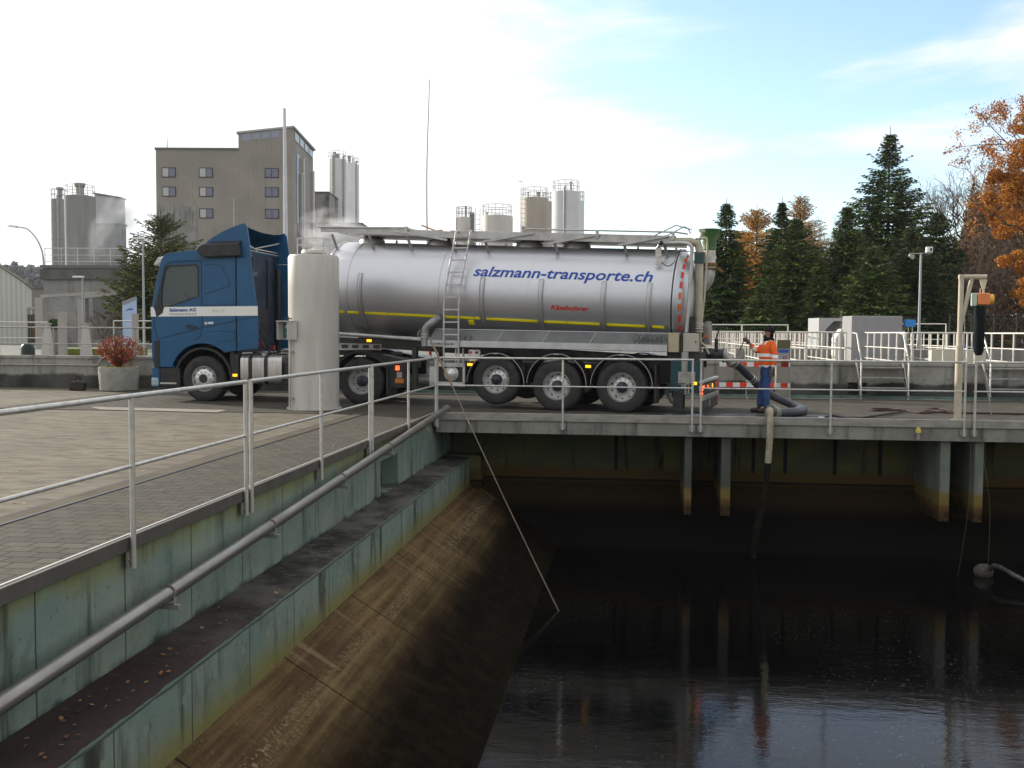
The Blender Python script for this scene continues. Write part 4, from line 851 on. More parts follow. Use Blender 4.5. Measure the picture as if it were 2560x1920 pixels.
u = MB(); u.lathe([(.135, -.62), (.135, -.20)], 28, Matrix.Translation((1.58, 1.25, 3.62))); u.lathe([(.15, -.40), (.15, -.34)], 28, Matrix.Translation((1.58, 1.25, 3.62))); fst = u.build('funnel_stack', GALV, Q, True)
u = MB(); u.lathe([(.14, -.22), (.15, -.20), (.13, -.12), (.15, -.06), (.14, 0), (.225, .20), (.235, .22), (.22, .215), (.13, .01)], 32, Matrix.Translation((1.58, 1.25, 3.62))); u.build('funnel', GRN, fst, True)
u = MB(); u.lathe([(.16, -.56), (.165, -.54), (.165, -.50), (.14, -.48)], 24, Matrix.Translation((1.58, 1.25, 3.62))); u.box(1.40, 1.80, 1.1, 1.4, 3.00, 3.03); u.tube([(1.8, 1.2, 2.98), (1.88, 1.2, 2.94)], .03); u.build('rusty_collar', mat('rust', (.22, .12, .04), .8, c2=(.12, .07, .03), sc=15), fst, True)
u = MB(); u.tube(spline([(1.58, 1.25, 3.0), (1.56, 1.25, 2.85), (1.46, 1.25, 2.68), (1.25, 1.25, 2.55), (1.1, 1.25, 2.5)], 5), [.13+.002*k for k in range(21)], 20); u.build('rear_bend', ALUD, fst, True)
u = MB(); u.box(1.28, 1.36, .6, 1.9, .95, 2.0); u.build('rear_frame', DARK, Q)
# sludge stains streaking the rear dish are a plate hanging behind the pipes
u = MB(); u.box(1.50, 1.64, 1.05, 1.45, 1.42, 1.86); u.tube([(1.57, 1.2, 1.86), (1.57, 1.2, 1.90)], .09, 16); vs_ = u.build('valve_body', mat('grimy_grey_casing', (.33, .31, .28), .5, .2, c2=(.10, .09, .08), sc=7), Q, bev=.03)
u = MB(); u.box(1.515, 1.64, 1.035, 1.05, 1.56, 1.62); u.build('orange_mark', mat('faded_orange', (.55, .20, .11), .5), vs_)
u = MB(); u.tube([(1.5, 1.2, 1.22), (1.92, 1.2, 1.20)], .13, 20); u.lathe([(.16, 0), (.16, .03)], 20, Matrix.Translation((1.9, 1.2, 1.2)) @ rot('Y', R(90))); u.tube([(1.78, 1.1, 1.3), (1.78, 1.1, 1.55)], .04, 10); u.bar((1.76, 1.05, 1.5), (1.86, 1.05, 1.80), .03, .03); u.build('outlet_valve', mat('black_cast_valve', (.03, .03, .035), .4, .3, c2=(.07, .065, .06), sc=9), Q, True)
u = MB(); u.tube([(1.92, 1.2, 1.20), (1.98, 1.2, 1.20)], .14, 18); u.tube(spline([(1.90, 1.2, 1.20), (2.02, 1.2, 1.14), (2.12, 1.2, 1.00)], 4), .105, 14); u.build('outlet_coupling', GALVD, Q, True)
u = MB(); u.box(1.0, 1.62, .08, .42, .48, 1.10); u.build('teal_box', mat('dark_teal_paint', (.01, .05, .06), .4), Q, bev=.01)
u = MB(); u.tube([(1.28, .12, 1.28), (1.28, .12, .55)], .075, 14); u.box(1.16, 1.50, .06, .10, .62, .88); u.tube([(1.32, .04, .42), (1.32, .02, .62), (1.38, .02, .66), (1.38, .02, .45)], .022, 8); u.build('rear_outlet_pipes', GALVD, Q, True)
u = MB(); u.box(1.05, 1.25, .10, .40, .12, .42); u.bar((.85, .03, .645), (1.5, .03, .645), .012, .012); u.tube([(.9, .1, .5), (1.02, .05, .27), (1.1, .03, .23)], .03, 8); u.build('rear_step', BLACK, Q)
u = MB(); u.box(1.45, 1.54, .04, .06, .62, .68); u.build('rear_side_marker', AMBER, Q)
u = MB(); u.box(1.58, 1.66, .05, 2.45, .64, .71); rb = u.build('upper_bumper_bar', GALV, Q, bev=.02)
u = MB(); u.box(1.56, 1.66, .05, 2.45, .42, .63); lb = u.build('lamp_bar', DARK, Q)
u = MB(); u.box(1.60, 1.68, .05, 2.45, .30, .40); u.build('lower_bumper_bar', GALVD, Q, bev=.01)
for y in (.0, ): 
    u = MB(); u.box(1.60, 1.665, .02, .05, .50, .60); u.box(1.662, 1.67, .07, .24, .53, .61); u.build('tail_lamp', REDL, lb, bev=.004)
    u = MB(); u.box(1.60, 1.665, .02, .05, .42, .47); u.build('tail_lamp', REDL, lb)
for y, m_ in ((.72, REDL), (1.45, AMBER)): 
    u = MB(); u.tube([(1.655, y, .55), (1.672, y, .55)], .045, 14); u.build('round_lamp', m_, lb)
u = MB(); u.box(1.662, 1.67, .95, 1.25, .46, .61); u.build('lamp_panel', mat('ochre_panel', (.30, .22, .10), .5), lb)
u = MB(); u.box(1.662, 1.67, 1.8, 2.43, .44, .62); u.build('red_lens', REDO, lb)
flap = [(.05, .08), (.06, .30), (2.45, .30), (2.45, .12)]
u = MB(); u.prism([(.05, .03), (.12, .31), (2.45, .31), (2.45, .08), (1.5, .06)], 1.64, 1.66, 'x'); fl = u.build('spray_flap', mat('dark_flap', (.03, .032, .038), .5, c2=(.06, .055, .05), sc=3), Q)
u = MB(); u.prism([(.35, .17), (.45, .13), (.55, .2), (.62, .27), (.45, .24)], 1.661, 1.665, 'x'); u.build('flap_emblem', mat('blue_grey_print', (.08, .12, .22), .5), fl)
u = MB(); u.bar((1.663, 1.0, .14), (1.663, 1.12, .27), .05, .004, up=(1, 0, 0)); u.bar((1.663, 1.12, .14), (1.663, 1.0, .27), .05, .004, up=(1, 0, 0)); u.build('flap_emblem', mat('pale_print', (.38, .38, .36), .5), fl)
u = MB(); u.box(1.661, 1.666, 2.25, 2.42, .10, .29); u.build('flap_reflector', REDO, fl)
u = MB(); u.box(.62, .74, .30, .33, 3.05, 3.40); u.box(.66, .72, .28, .30, 3.2, 3.25); cb = u.build('junction_box', GALV, Q)
u = MB(); u.ball((.72, .36, 3.50), .05); u.tube([(.7, .33, 3.4), (.62, .33, 3.46), (.72, .36, 3.5)], .008, 5); u.tube(spline([(.74, .31, 3.1), (.88, .30, 3.02), (1.0, .30, 3.10), (1.05, .32, 3.28), (1.15, .4, 3.33), (1.45, .5, 3.30)], 4), .010, 5); u.build('lamp_cable', BLACK, cb, True)
# =============== retaining wall and terrace railings ===============
u = MB(); u.box(-40, 40, 7.30, 7.60, .0, .90); u.box(-40, 40, 7.27, 7.62, .84, .925); rw = u.build('retaining_wall', WALLC, bev=.01); tag(rw, 'long low stained concrete retaining wall behind the truck', 'wall')
u = MB(); u.box(9.40, 9.86, 7.285, 7.298, .12, .40); u.build('drain_opening', mat('opening_black', (.008, .008, .007), .9), rw); u = MB(); u.box(9.33, 9.93, 7.27, 7.30, .42, .50); u.build('drain_lintel', WALLC, rw)
t = thing('wall_conduit', (-20, 7.24, .66), 'thin grey conduit running along the left retaining wall up to the planter', 'pipe')
u = MB(); u.tube([(0, 0, 0), (8.85, 0, 0)], .022, 8); u.tube(spline([(8.85, 0, 0), (8.9, 0, .1), (9.0, 0, .2), (9.25, 0, .27)], 4), .02, 8); u.build('pipe_run', GALVD, t, True)
def rail_line(pts, z, h, label, group, sp=1.3, mids=(.5,), r=.021, m=None, off=0, posts=None):
    """railing along a polyline on ground height z"""
    m = m or GALV; o = Vector((*pts[0], z)); t = thing('steel_railing', o, label, 'railing', group); P = [Vector((*p, z))-o for p in pts]
    u = MB(); u.tube([p+Vector((0, 0, h)) for p in P], r, 8); u.build('top_rail', m, t, True)
    for q in mids: u = MB(); u.tube([p+Vector((0, 0, h*q)) for p in P], r*.75, 8); u.build('mid_rail', m, t, True)
    for a, c in zip(P, P[1:]):
        L_ = (c-a).length; k = max(1, round(L_/sp))
        for i in range(k+1):
            if i == 0 and a != P[0]: continue
            q = a.lerp(c, i/k); u = MB(); u.tube([q+Vector((0, 0, -.05)), q+Vector((0, 0, h))], r, 8); u.build('post', m, t, True)
    return t
G2 = 'railings on the terrace behind the wall'
GALW = mat('pale_galvanised_steel', (.70, .66, .59), .5, .3, c2=(.58, .545, .49), sc=6)
rail_line([(-20, 7.45), (-5.2, 7.45)], .92, .80, 'railing on the left retaining wall behind the red bush and the cab', G2, sp=2.6, mids=(.42,), m=GALVD)
rail_line([(-13.8, 13), (-6.2, 13)], .85, 1.12, 'taller railing on the far terrace behind the planter bush', G2, sp=1.05, mids=(.30, ), m=GALV)
rail_line([(-22, 12.2), (-15.2, 12.2)], .85, 1.05, 'short terrace railing at the left edge below the white shed', G2, sp=2.2, m=GALV)
rail_line([(-3.5, 7.45), (4.9, 7.45)], .92, .80, 'railing on the retaining wall behind the tanker wheels', G2, sp=1.4, mids=(.5,), m=GALVD)
rail_line([(5.3, 7.45), (9.35, 7.45)], .92, .78, 'railing on the retaining wall right behind the worker', G2, sp=.95, mids=(.45,), m=GALW)
rail_line([(11.0, 7.45), (12.55, 7.45)], .92, .78, 'short railing on the retaining wall between the two steel steps', G2, sp=.75, mids=(.45,), m=GALW)
rail_line([(13.95, 7.45), (24, 7.45)], .92, .78, 'railing on the retaining wall at the right edge beyond the steps', G2, sp=1.3, mids=(.25,), m=GALVD)
for x, ln, lab in ((7.5, 24, 'farthest left walkway railing running back behind the worker'), (8.4, 20, 'first walkway railing running back across the basins left of the steps'), (9.45, 18, 'second walkway railing running back beside the left steps'), (10.95, 22, 'walkway railing running back from the right side of the left steps'), (12.5, 16, 'walkway railing running back left of the right steps'), (13.95, 15, 'walkway railing running back from behind the hoist davit')):
    rail_line([(x, 7.9), (x, 7.9+ln)], .86, .84, lab, G2, sp=.85, mids=(.5, .08), m=GALW)
rail_line([(2.8, 21), (9.9, 21)], .9, 1.10, 'back terrace railing behind the trailer rear and hose', G2, sp=1.9, mids=(.5,), m=GALW)
rail_line([(11.4, 19.5), (15.4, 19.5)], .9, 1.15, 'back railing in front of the grey concrete boxes', G2, sp=1.6, mids=(.5,), m=GALW)
rail_line([(18.2, 15), (20.0, 15)], .9, 1.15, 'back railing beside the right lamp post', G2, sp=.9, mids=(.5,), m=GALW)
rail_line([(16.9, 12.6), (18.9, 12.6)], .9, 1.10, 'railing frame behind the hanging hoist bag', G2, sp=.9, mids=(.5,), m=GALW)
rail_line([(19.6, 12.6), (25, 12.6)], .9, 1.10, 'back railing at the far right edge of the photo', G2, sp=1.1, mids=(.45,), m=GALW)
# basin rims seen behind the railings
u = MB(); u.box(7.2, 24, 14.0, 14.35, .8, 1.18); tag(u.build('basin_rim', CONC), 'low concrete basin rim crossing behind the walkway railings', 'basin wall')
u = MB(); u.box(17.2, 30, 9.6, 9.95, .8, 1.30); u.box(17.2, 17.5, 9.96, 13.9, .8, 1.3); tag(u.build('basin_rim', mat('pale_rim_concrete', (.46, .43, .36), .8, c2=(.30, .28, .23), sc=1.4, world=True)), 'pale sunlit concrete basin rim at the right edge', 'basin wall')
# steel steps over the wall
for x0, lab in ((9.62, 'left galvanised steel steps climbing the retaining wall'), (12.72, 'right galvanised steel steps beside the hoist davit')):
    t = thing('steel_steps', (x0, 6.6, .07), lab, 'steps', 'steel steps up the retaining wall')
    for dx in (-.05, 1.10):
        u = MB(); u.bar((dx, 0, 0), (dx, .68, .92), .02, .16, up=(0, -1, .5)); u.build('stringer', GALVD, t)
        u = MB(); u.tube([(dx, .02, -.06), (dx, .02, .90), (dx, .62, 1.60), (dx, 1.1, 1.62)], .020, 8); u.build('handrail', GALV, t, True)
    for k in range(3): u = MB(); u.box(-.04, 1.09, .06+.2*k, .26+.2*k, .22+.25*k, .25+.25*k); u.build('tread', GALVD, t)
# =============== hoist davit ===============
CRM = mat('cream_painted_steel', (.50, .44, .33), .5, c2=(.40, .34, .25), sc=3)
t = thing('hoist_davit', (10.06, .62, .012), 'cream painted steel davit carrying an orange chain hoist at the deck edge', 'hoist')
u = MB(); u.tube([(0, 0, 0), (0, 0, 1.45)], .068, 24); u.lathe([(.13, 0), (.13, .02), (.07, .02)], 24); u.tube([(0, 0, 1.40), (0, 0, 1.42)], .074, 24); u.build('sleeve', CRM, t, True)
u = MB(); u.tube([(0, 0, 1.42), (0, 0, 2.79)], .048, 20); u.tube([(-.048, 0, 2.745), (.46, 0, 2.745)], .046, 18); u.tube([(0, 0, 1.75), (.19, 0, 2.72)], .038, 16); u.build('jib_frame', CRM, t, True)
u = MB(); u.tube([(.455, 0, 2.745), (.468, 0, 2.745)], .047, 18); u.build('end_cap', mat('dark_red_cap', (.10, .02, .015), .6), t)
u = MB(); u.prism([(.33, 2.70), (.47, 2.70), (.43, 2.52), (.38, 2.52)], -.01, .01); u.tube([(.40, 0, 2.54), (.40, 0, 2.40)], .012, 6); u.build('hanger_plate', mat('cream_plate', (.6, .55, .4), .5), t)
h = thing('chain_hoist', (10.46, .62, 2.33), 'orange electric chain hoist hanging from the cream davit', 'chain hoist')
u = MB(); u.box(-.12, .12, -.09, .09, -.11, .12); hb = u.build('motor_housing', mat('orange_enamel', (.75, .25, .08), .4), h, bev=.035)
u = MB(); u.tube([(.10, 0, 0), (.18, 0, 0)], .10, 20); u.build('end_cover', mat('amber_cover', (.70, .36, .05), .4), hb, True)
u = MB()
for k in range(5): u.box(-.075+.0*k, .06, -.10, -.088, -.09+.045*k, -.07+.045*k)
u.build('cooling_fins', MATS['orange_enamel'], hb)
u = MB(); u.box(-.20, -.125, -.08, .08, -.13, .12); u.build('side_casing', mat('pale_green_casing', (.42, .52, .42), .4), h, bev=.02)
u = MB(); u.tube([(-.05, 0, .12), (-.05, 0, .2), (.02, 0, .2), (.02, 0, .12)], .012, 6); u.build('hook', CRM, h)
u = MB(); u.lathe([(.09, 0), (.105, -.06), (.10, -.5), (.09, -.85), (.06, -.93), (0, -.94)], 16, Matrix.Translation((-.05, 0, -.13))); u.build('chain_bag', mat('black_chain_bag', (.008, .012, .012), .8, spec=.1), h, True)
# =============== worker's pillar, barrier ===============
t = thing('control_cabinet', (7.62, 6.55, .0), 'tall grey control cabinet with a blue sign behind the worker', 'cabinet')
u = MB(); u.box(-.16, .16, -.12, .12, 0, 1.46); u.build('housing', mat('grey_brown_cabinet', (.26, .235, .20), .6, c2=(.20, .18, .15), sc=2), t, bev=.01)
u = MB(); u.box(-.15, .17, -.135, -.122, .95, 1.50); u.build('dark_frame', mat('olive_panel', (.11, .10, .05), .5), t); u = MB(); u.box(-.13, .15, -.142, -.136, .98, 1.28); u.build('label_panel', mat('grey_label', (.30, .31, .33), .5), t)
u = MB(); u.box(-.12, .13, -.147, -.143, 1.18, 1.26); u.build('blue_label', mat('blue_label', (.03, .08, .35), .4), t); u = MB(); u.lathe([(.03, 0), (.05, 0), (.05, .004), (.03, .004)], 20, Matrix.Translation((.04, -.143, 1.05)) @ rot('X', R(90)), closed=True); u.build('red_ring', REDTXT, t)
t = thing('safety_barrier', (6.95, 6.45, 0), 'red and white striped plank barrier standing behind the worker', 'barrier')
WH = mat('white_stripe', (.75, .75, .72), .5); RD = mat('fluorescent_red_stripe', (.80, .05, .02), .5)
for z in (.30, .82):
    pk = MB(); x = -.90; k = 0
    while x < .84:
        pk.k = k % 2; pk.box(x, min(x+.17, .84), -.02, .0, z, z+.115); x += .17; k += 1
    pk.build('striped_plank', [WH, RD], t)
for x in (-.22, .80, .86): u = MB(); u.bar((x, .03, 0), (x, .03, .97), .03, .03); u.build('post', GALVD, t)
for x in (-.22, .82): u = MB(); u.bar((x, -.28, .03), (x, .3, .03), .05, .04); u.build('foot', GALVD, t)
# =============== lamp posts ===============
def lamp_post(p, top, kind, lab):
    t = thing('street_lamp', p, lab, 'lamp post'); h = top-p.z
    u = MB()
    if kind == 'curve': u.tube(spline([(0, 0, 0), (0, 0, h*.62), (-.03*h, 0, h*.82), (-.13*h, 0, h*.955), (-.24*h, 0, h*.985)], 6), [.07-.0012*k for k in range(25)], 8)
    else: u.tube([(0, 0, 0), (0, 0, h)], [.05, .032], 10)
    u.build('pole', mat('grey_lamp_pole', (.32, .33, .34), .5, .4), t, True); u = MB()
    if kind == 'curve': u.prism([(-.24*h, h*.975), (-.24*h, h*.995), (-.30*h, h*1.0), (-.33*h, h*.985)], -.1, .1)
    elif kind == 'cam': u.bar((-.34, 0, h-.02), (.34, 0, h-.02), .03, .03); u.build('cross_arm', GALVD, t); u = MB(); u.box(.16, .35, -.09, .09, h+.01, h+.19)
    else: u.box(-.40, .05, -.08, .08, h-.02, h+.05)
    u.build('lamp_head', mat('white_lamp_head', (.72, .72, .70), .4), t, bev=.01)
    if kind == 'cam':
        u = MB(); u.prism([(-.36, h-.04), (-.20, h-.07), (-.25, h-.21), (-.38, h-.11)], -.07, .07); u.build('floodlight', GALVD, t); u = MB(); u.box(.26, .32, -.10, -.092, h+.05, h+.15); u.build('camera_window', BLACK, t)
    return t
p = at(2297, 838, 33); p.z = .8; lamp_post(p, at(2302, 632, 33).z, 'cam', 'slim grey mast with a white camera box and floodlight in front of the spruces')
p = at(361, 880, 37); p.z = .8; lamp_post(p, at(361, 597, 37).z, 'arm', 'grey lamp post beside the pine just left of the cab')
p = at(113, 840, 70); p.z = .8; lamp_post(p, at(113, 562, 70).z, 'curve', 'curved street lamp left of the concrete silos')
p = at(209, 850, 41); p.z = .8; lamp_post(p, at(209, 693, 41).z, 'arm', 'short lamp post in front of the low concrete tank wall')
# tall thin rods
def rod(u0, v0, u1, v1, D, r, name, lab, cat, m, bend=0):
    a = at(u0, v0, D); c = at(u1, v1, D); c.z = .8 if v1 > 800 else c.z
    t = thing(name, c, lab, cat); k = a-c; w = MB(); w.tube(spline([(0, 0, 0), k*.33+_r*bend*.8, k*.66+_r*bend, k], 5), [r*1.3-.7*r*i/15 for i in range(16)], 6); w.build('shaft', m, t, True)
    return t
rod(1074, 199, 1078, 860, 30, .022, 'antenna_mast', 'very thin tall mast rising above the middle of the tanker', 'mast', GALVD, -.10)
rod(711, 271, 716, 860, 58, .14, 'exhaust_chimney', 'tall pale steel chimney pipe in front of the factory tower', 'chimney', mat('pale_chimney_steel', (.55, .545, .55), .45, .3, c2=(.45, .45, .46), sc=.8))
rod(418, 343, 418, 374, 120, .05, 'roof_antenna', 'short antenna on the flat factory roof', 'antenna', GALVD)
rod(585, 495, 586, 870, 60, .06, 'vent_mast', 'thin pipe rising behind the cab roof', 'pipe', GALVD)
rod(2103, 778, 2101, 985, 26, .012, 'survey_pole', 'thin dark rod with a small block standing in front of the left steps', 'rod', GALVD)
rod(2412, 792, 2412, 840, 26, .012, 'hook_pole', 'thin rod with a yellow fork behind the davit', 'rod', GALVD)
# =============== factory ===============
FAC = G('ribbed_facade', .8)
_c = FAC.mix(FAC.ramp(FAC.noise(.25, det=6), .3, .7), (.25, .225, .195), (.30, .27, .235)); _ln = FAC.line(FAC.x, .55, .10); _c = FAC.mix(FAC.ma('MULTIPLY', _ln, .07), _c, (.10, .09, .08))
_c = FAC.mix(FAC.ramp(FAC.noise(1., st=(.8, .8, .08), det=5), .55, .75, 0, .35), _c, (.10, .09, .075)); FAC.color(_c); FAC = FAC.m
WIN = mat('office_window_glass', (.10, .11, .16), .12, spec=.8); WINF = mat('dark_window_frame', (.035, .02, .025), .5); BLIND = mat('pale_blind', (.42, .42, .40), .7)
def box_front(uL, uR, vT, vB, D, depth, zb=.8):
    """world frame of an upright facade seen at the photo rectangle; returns base point, width, height"""
    a = at(uL, vT, D); c = at(uR, vT, D); return Vector((a.x, a.y, zb)), (Vector((c.x, c.y, 0))-Vector((a.x, a.y, 0))).length, at((uL+uR)/2, vT, D).z-zb
YAW = AL
D = 120
o, w, h = box_front(389, 732, 375, 800, D, 14)
t = thing('factory_building', o, 'tall grey brown factory block with a glazed top storey', 'building', rz=YAW)
S = 2500/D*1.0; px = lambda q: (q-389)/S; pz_ = lambda v: at(560, v, D).z-.8
u = MB(); u.box(0, w, 0, 9, 0, h); u.box(px(594), w, .0-.004, 9.004, h, pz_(352)); fb = u.build('wall', FAC, t)
u = MB(); u.box(-.1, px(594), -.1, 9.1, h, h+.25); u.build('roof_edge', mat('roof_edge_grey', (.13, .125, .12), .6), t)
# east wing face
u = MB(); u.add([(w, -.003, 0), (w+.62, 9, 0), (w+.62, 9, pz_(352)), (w, -.003, pz_(352))], [(0, 1, 2, 3)]); u.add([(w, 0, pz_(352)), (w+.62, 9, pz_(352)), (w, 9, pz_(352))], [(0, 1, 2)]); u.build('side_wall', mat('side_facade', (.30, .275, .25), .8, c2=(.25, .23, .21), sc=.5), t, fix=False)
# glazed top storey with its rising roof
x0, x1 = px(594), w; zl0, zl1, zr0, zr1 = pz_(356), pz_(334), pz_(343), pz_(318)
u = MB(); u.add([(x0, -.01, pz_(357)), (x1, -.01, pz_(357)), (x1, -.01, zr1), (x0, -.01, zl1), (x0, 8, pz_(357)), (x1, 8, pz_(357)), (x1, 8, zr1), (x0, 8, zl1)], [(0, 1, 2, 3), (5, 4, 7, 6), (4, 0, 3, 7), (1, 5, 6, 2), (3, 2, 6, 7)]); ts = u.build('top_storey', FAC, t)
u = MB(); u.add([(x0-.2, -.15, zl1), (x1+.2, -.15, zr1), (x1+.95, 9, pz_(342)), (x0-.2, 9, zl1-.8), (x0-.2, -.15, zl1+.22), (x1+.2, -.15, zr1+.22), (x1+.95, 9, pz_(337)), (x0-.2, 9, zl1-.45)], [(0, 1, 2, 3), (4, 5, 6, 7), (0, 1, 5, 4), (1, 2, 6, 5), (2, 3, 7, 6), (3, 0, 4, 7)]); u.build('roof', mat('light_roof_trim', (.36, .35, .33), .6), t)
u = MB(); u.add([(w+.01, -.02, pz_(352)), (w+.64, 9, pz_(352)), (w+.66, 9, pz_(343)), (w+.02, -.02, zr1)], [(0, 1, 2, 3)]); u.build('side_storey', MATS['side_facade'], t, fix=False)
for k in range(4):
    a = x0+.5+k*(x1-x0-1.9)/4; c = a+(x1-x0-1.9)/4-.15; lz = lambda x: (zr1-zl1)*(x-x0)/(x1-x0)
    f_ = MB(); f_.add([(a, -.03, zl0+.10+lz(a)), (c, -.03, zl0+.10+lz(c)), (c, -.03, zl1-.10+lz(c)), (a, -.03, zl1-.10+lz(a))], [(0, 1, 2, 3)]); f_.build('strip_window', mat('strip_glass', (.20, .22, .28), .15, spec=.8), ts, fix=False)
for k in range(4):
    s0, s1 = .08+k*.23, .08+k*.23+.19; P_ = lambda s_, z: (w+.06+.64*s_+.02, -.04+9*s_, z); hz = lambda s_: zr1+(pz_(343)-zr1)*s_
    f_ = MB(); f_.add([P_(s0, hz(s0)-1.25+.25*s0), P_(s1, hz(s1)-1.25+.25*s1), P_(s1, hz(s1)-.25), P_(s0, hz(s0)-.25)], [(0, 1, 2, 3)]); f_.build('strip_window', mat('bright_strip_glass', (.35, .38, .42), .15), ts, fix=False)
def wpair(x, z, ww=1.55, hh=1.05, pale=False, par=None):
    f_ = MB(); f_.box(x-.06, x+ww+.06, -.05, -.006, z-.06, z+hh+.06); fo = f_.build('window_frame', WINF, par or t)
    for i in (0, 1):
        g_ = MB(); g_.box(x+i*ww/2+.04, x+(i+1)*ww/2-.04, -.065, -.052, z+.04, z+hh-.04); g_.build('pane', BLIND if (pale and i == 0) else WIN, fo)
for uu, pale in ((405, True), (497, True), (660, False)):
    for k, vv in enumerate((443, 491, 545)):
        if uu == 405 and k == 2: continue
        wpair(px(uu), pz_(vv), pale=pale)
u = MB(); u.box(.3, px(489), -.06, -.004, 0, pz_(516)); cp_ = u.build('concrete_panel', CONC, t)
u = MB()
for k in range(5): u.box(1.3+k*.75, 1.36+k*.75, -.075, -.061, pz_(560), pz_(530))
u.build('panel_joints', mat('joint_grey', (.10, .10, .095), .8), cp_)
u = MB(); u.add([(w+.16, 1.5, 0), (w+.24, 2.7, 0), (w+.24, 2.7, pz_(378)), (w+.16, 1.5, pz_(375))], [(0, 1, 2, 3)]); u.build('side_stair_window', WIN, t); 
u = MB(); u.tube([(w+.55, 3.6, 0), (w+.55, 3.6, pz_(382))], .14, 8); u.tube([(w+.45, 3, 0), (w+.45, 3, pz_(425)), (w+.55, 3.6, pz_(420))], .09, 8); u.tube([(w+.85, 8, 0), (w+.85, 8, pz_(400))], .16, 8); u.build('downpipes', mat('pale_downpipe', (.55, .53, .52), .5), t, True)
# ---- silos
def silo(uc, hw, vt, D, name, lab, group, m, cap=None, rail=True, extras=(), bands=2, cone=True, vbase=None):
    c = at(uc, vt, D); r = hw*D/2500; H = c.z-.8; t = thing(name, (c.x, c.y, .8), lab, 'silo', group)
    u = MB(); u.lathe([(r, 0), (r, H), (r*.98, H+.02), (r*.2, H+r*.18), (0, H+r*.18)], 36); b_ = u.build('shell', m, t, True)
    if bands:
        u = MB()
        for k in range(bands): u.lathe([(r, H*(k+1)/(bands+1)-.05), (r+.03, H*(k+1)/(bands+1)), (r, H*(k+1)/(bands+1)+.05)], 36)
        u.build('weld_band', m, b_, True)
    if rail:
        u = MB()
        for z in (.55, 1.1): u.tube([(r*.93*math.cos(k*math.pi/12), r*.93*math.sin(k*math.pi/12), H+z) for k in range(25)], .03, 4, caps=False)
        for k in range(12): u.tube([(r*.93*math.cos(k*math.pi/6), r*.93*math.sin(k*math.pi/6), H), (r*.93*math.cos(k*math.pi/6), r*.93*math.sin(k*math.pi/6), H+1.1)], .03, 4)
        u.build('roof_railing', mat('fine_rail_grey', (.35, .34, .33), .5), t)
    for kind, du, hh, rr in extras:
        x = du*D/2500; u = MB()
        if kind == 'vent': u.tube([(x, 0, H), (x, 0, H+hh)], rr, 10); u.lathe([(rr*1.1, H+hh), (rr*1.35, H+hh+rr*.5), (rr*1.35, H+hh+rr*1), (0, H+hh+rr*1.2)], 12, Matrix.Translation((x, 0, 0))); u.build('roof_vent', GALVD, t, True)
        if kind == 'pipe': u.tube([(x, -math.sqrt(max(0, r*r-x*x))-.12, hh), (x, -math.sqrt(max(0, r*r-x*x))-.12, H+.3), (x, -r*.3, H+.5)], rr, 8); u.build('filling_pipe', GALVD, t, True)
        if kind == 'ladder':
            for dx in (-.25, .25): u.tube([(x+dx, -math.sqrt(max(0, r*r-x*x))-.2, 1), (x+dx, -math.sqrt(max(0, r*r-x*x))-.2, H+1)], .03, 4)
            for k in range(int(H/.5)): u.bar((x-.25, -math.sqrt(max(0, r*r-x*x))-.2, 1+k*.5), (x+.25, -math.sqrt(max(0, r*r-x*x))-.2, 1+k*.5), .04)
            u.build('ladder', GALVD, t)
    return t
CSI = mat('silo_concrete', (.22, .215, .205), .85, c2=(.30, .295, .28), sc=.6, stretch=(1, 1, .15)); WSI = mat('white_silo_steel', (.62, .62, .62), .5, c2=(.52, .515, .51), sc=.4, stretch=(1, 1, .3)); SSI = mat('stainless_silo', (.52, .49, .44), .38, .5, c2=(.44, .42, .38), sc=.5, stretch=(2, 2, .2))
GS = 'silos of the factory'
silo(145, 17, 499, 108, 'concrete_silo', 'slim concrete silo, leftmost of the factory silos', GS, CSI, extras=(('vent', 5, 1.0, .28), ('pipe', 9, 2, .12)), bands=6)
silo(200, 36, 492, 102, 'concrete_silo', 'broad concrete silo beside the slim one at the far left', GS, CSI, extras=(('vent', 0, .95, .40),), bands=1)
silo(843, 23, 400, 140, 'white_silo', 'tallest white silo right behind the factory tower', GS, WSI, extras=(('vent', -7, .9, .2), ('vent', 1, .6, .2), ('pipe', -3, 4, .18), ('pipe', 20, 4, .16)), bands=2)
silo(873, 13, 408, 150, 'white_silo', 'narrow white silo in the middle of the white row', GS, WSI, extras=(('vent', 0, .8, .25),), bands=2)
silo(889, 9, 413, 158, 'white_silo', 'narrowest white silo at the right end of the white row', GS, WSI, extras=(('pipe', 4, 4, .15),), bands=2)
silo(1160, 20, 545, 105, 'storage_tank', 'small grey tank above the tanker beside the ladder top', GS, SSI, extras=(('vent', 4, 1.15, .09), ('pipe', 21, 2, .25), ('ladder', 35, 0, 0)), bands=0)
silo(1243, 39, 542, 100, 'storage_tank', 'wide low grey tank with a roof railing above the tanker', GS, SSI, extras=(('vent', -2, .15, .15), ('vent', -26, .4, .08)), bands=0)
silo(1338, 33, 497, 108, 'storage_tank', 'tan steel tank with a ladder left of the white tank', GS, mat('tan_tank_steel', (.36, .32, .27), .5, .2, c2=(.30, .27, .23), sc=.4, stretch=(1, 1, .3)), extras=(('vent', 8, .55, .18), ('vent', -18, .6, .1), ('ladder', -28, 0, 0)), bands=0)
silo(1370, 13, 505, 120, 'storage_tank', 'narrow brownish tank half hidden between the tan and white tanks', GS, MATS['tan_tank_steel'], bands=0)
silo(1415, 35, 481, 104, 'storage_tank', 'tall white steel tank right of the tan tank', GS, WSI, extras=(('vent', 12, .95, .13), ('pipe', -1, 2, .12)), bands=2)
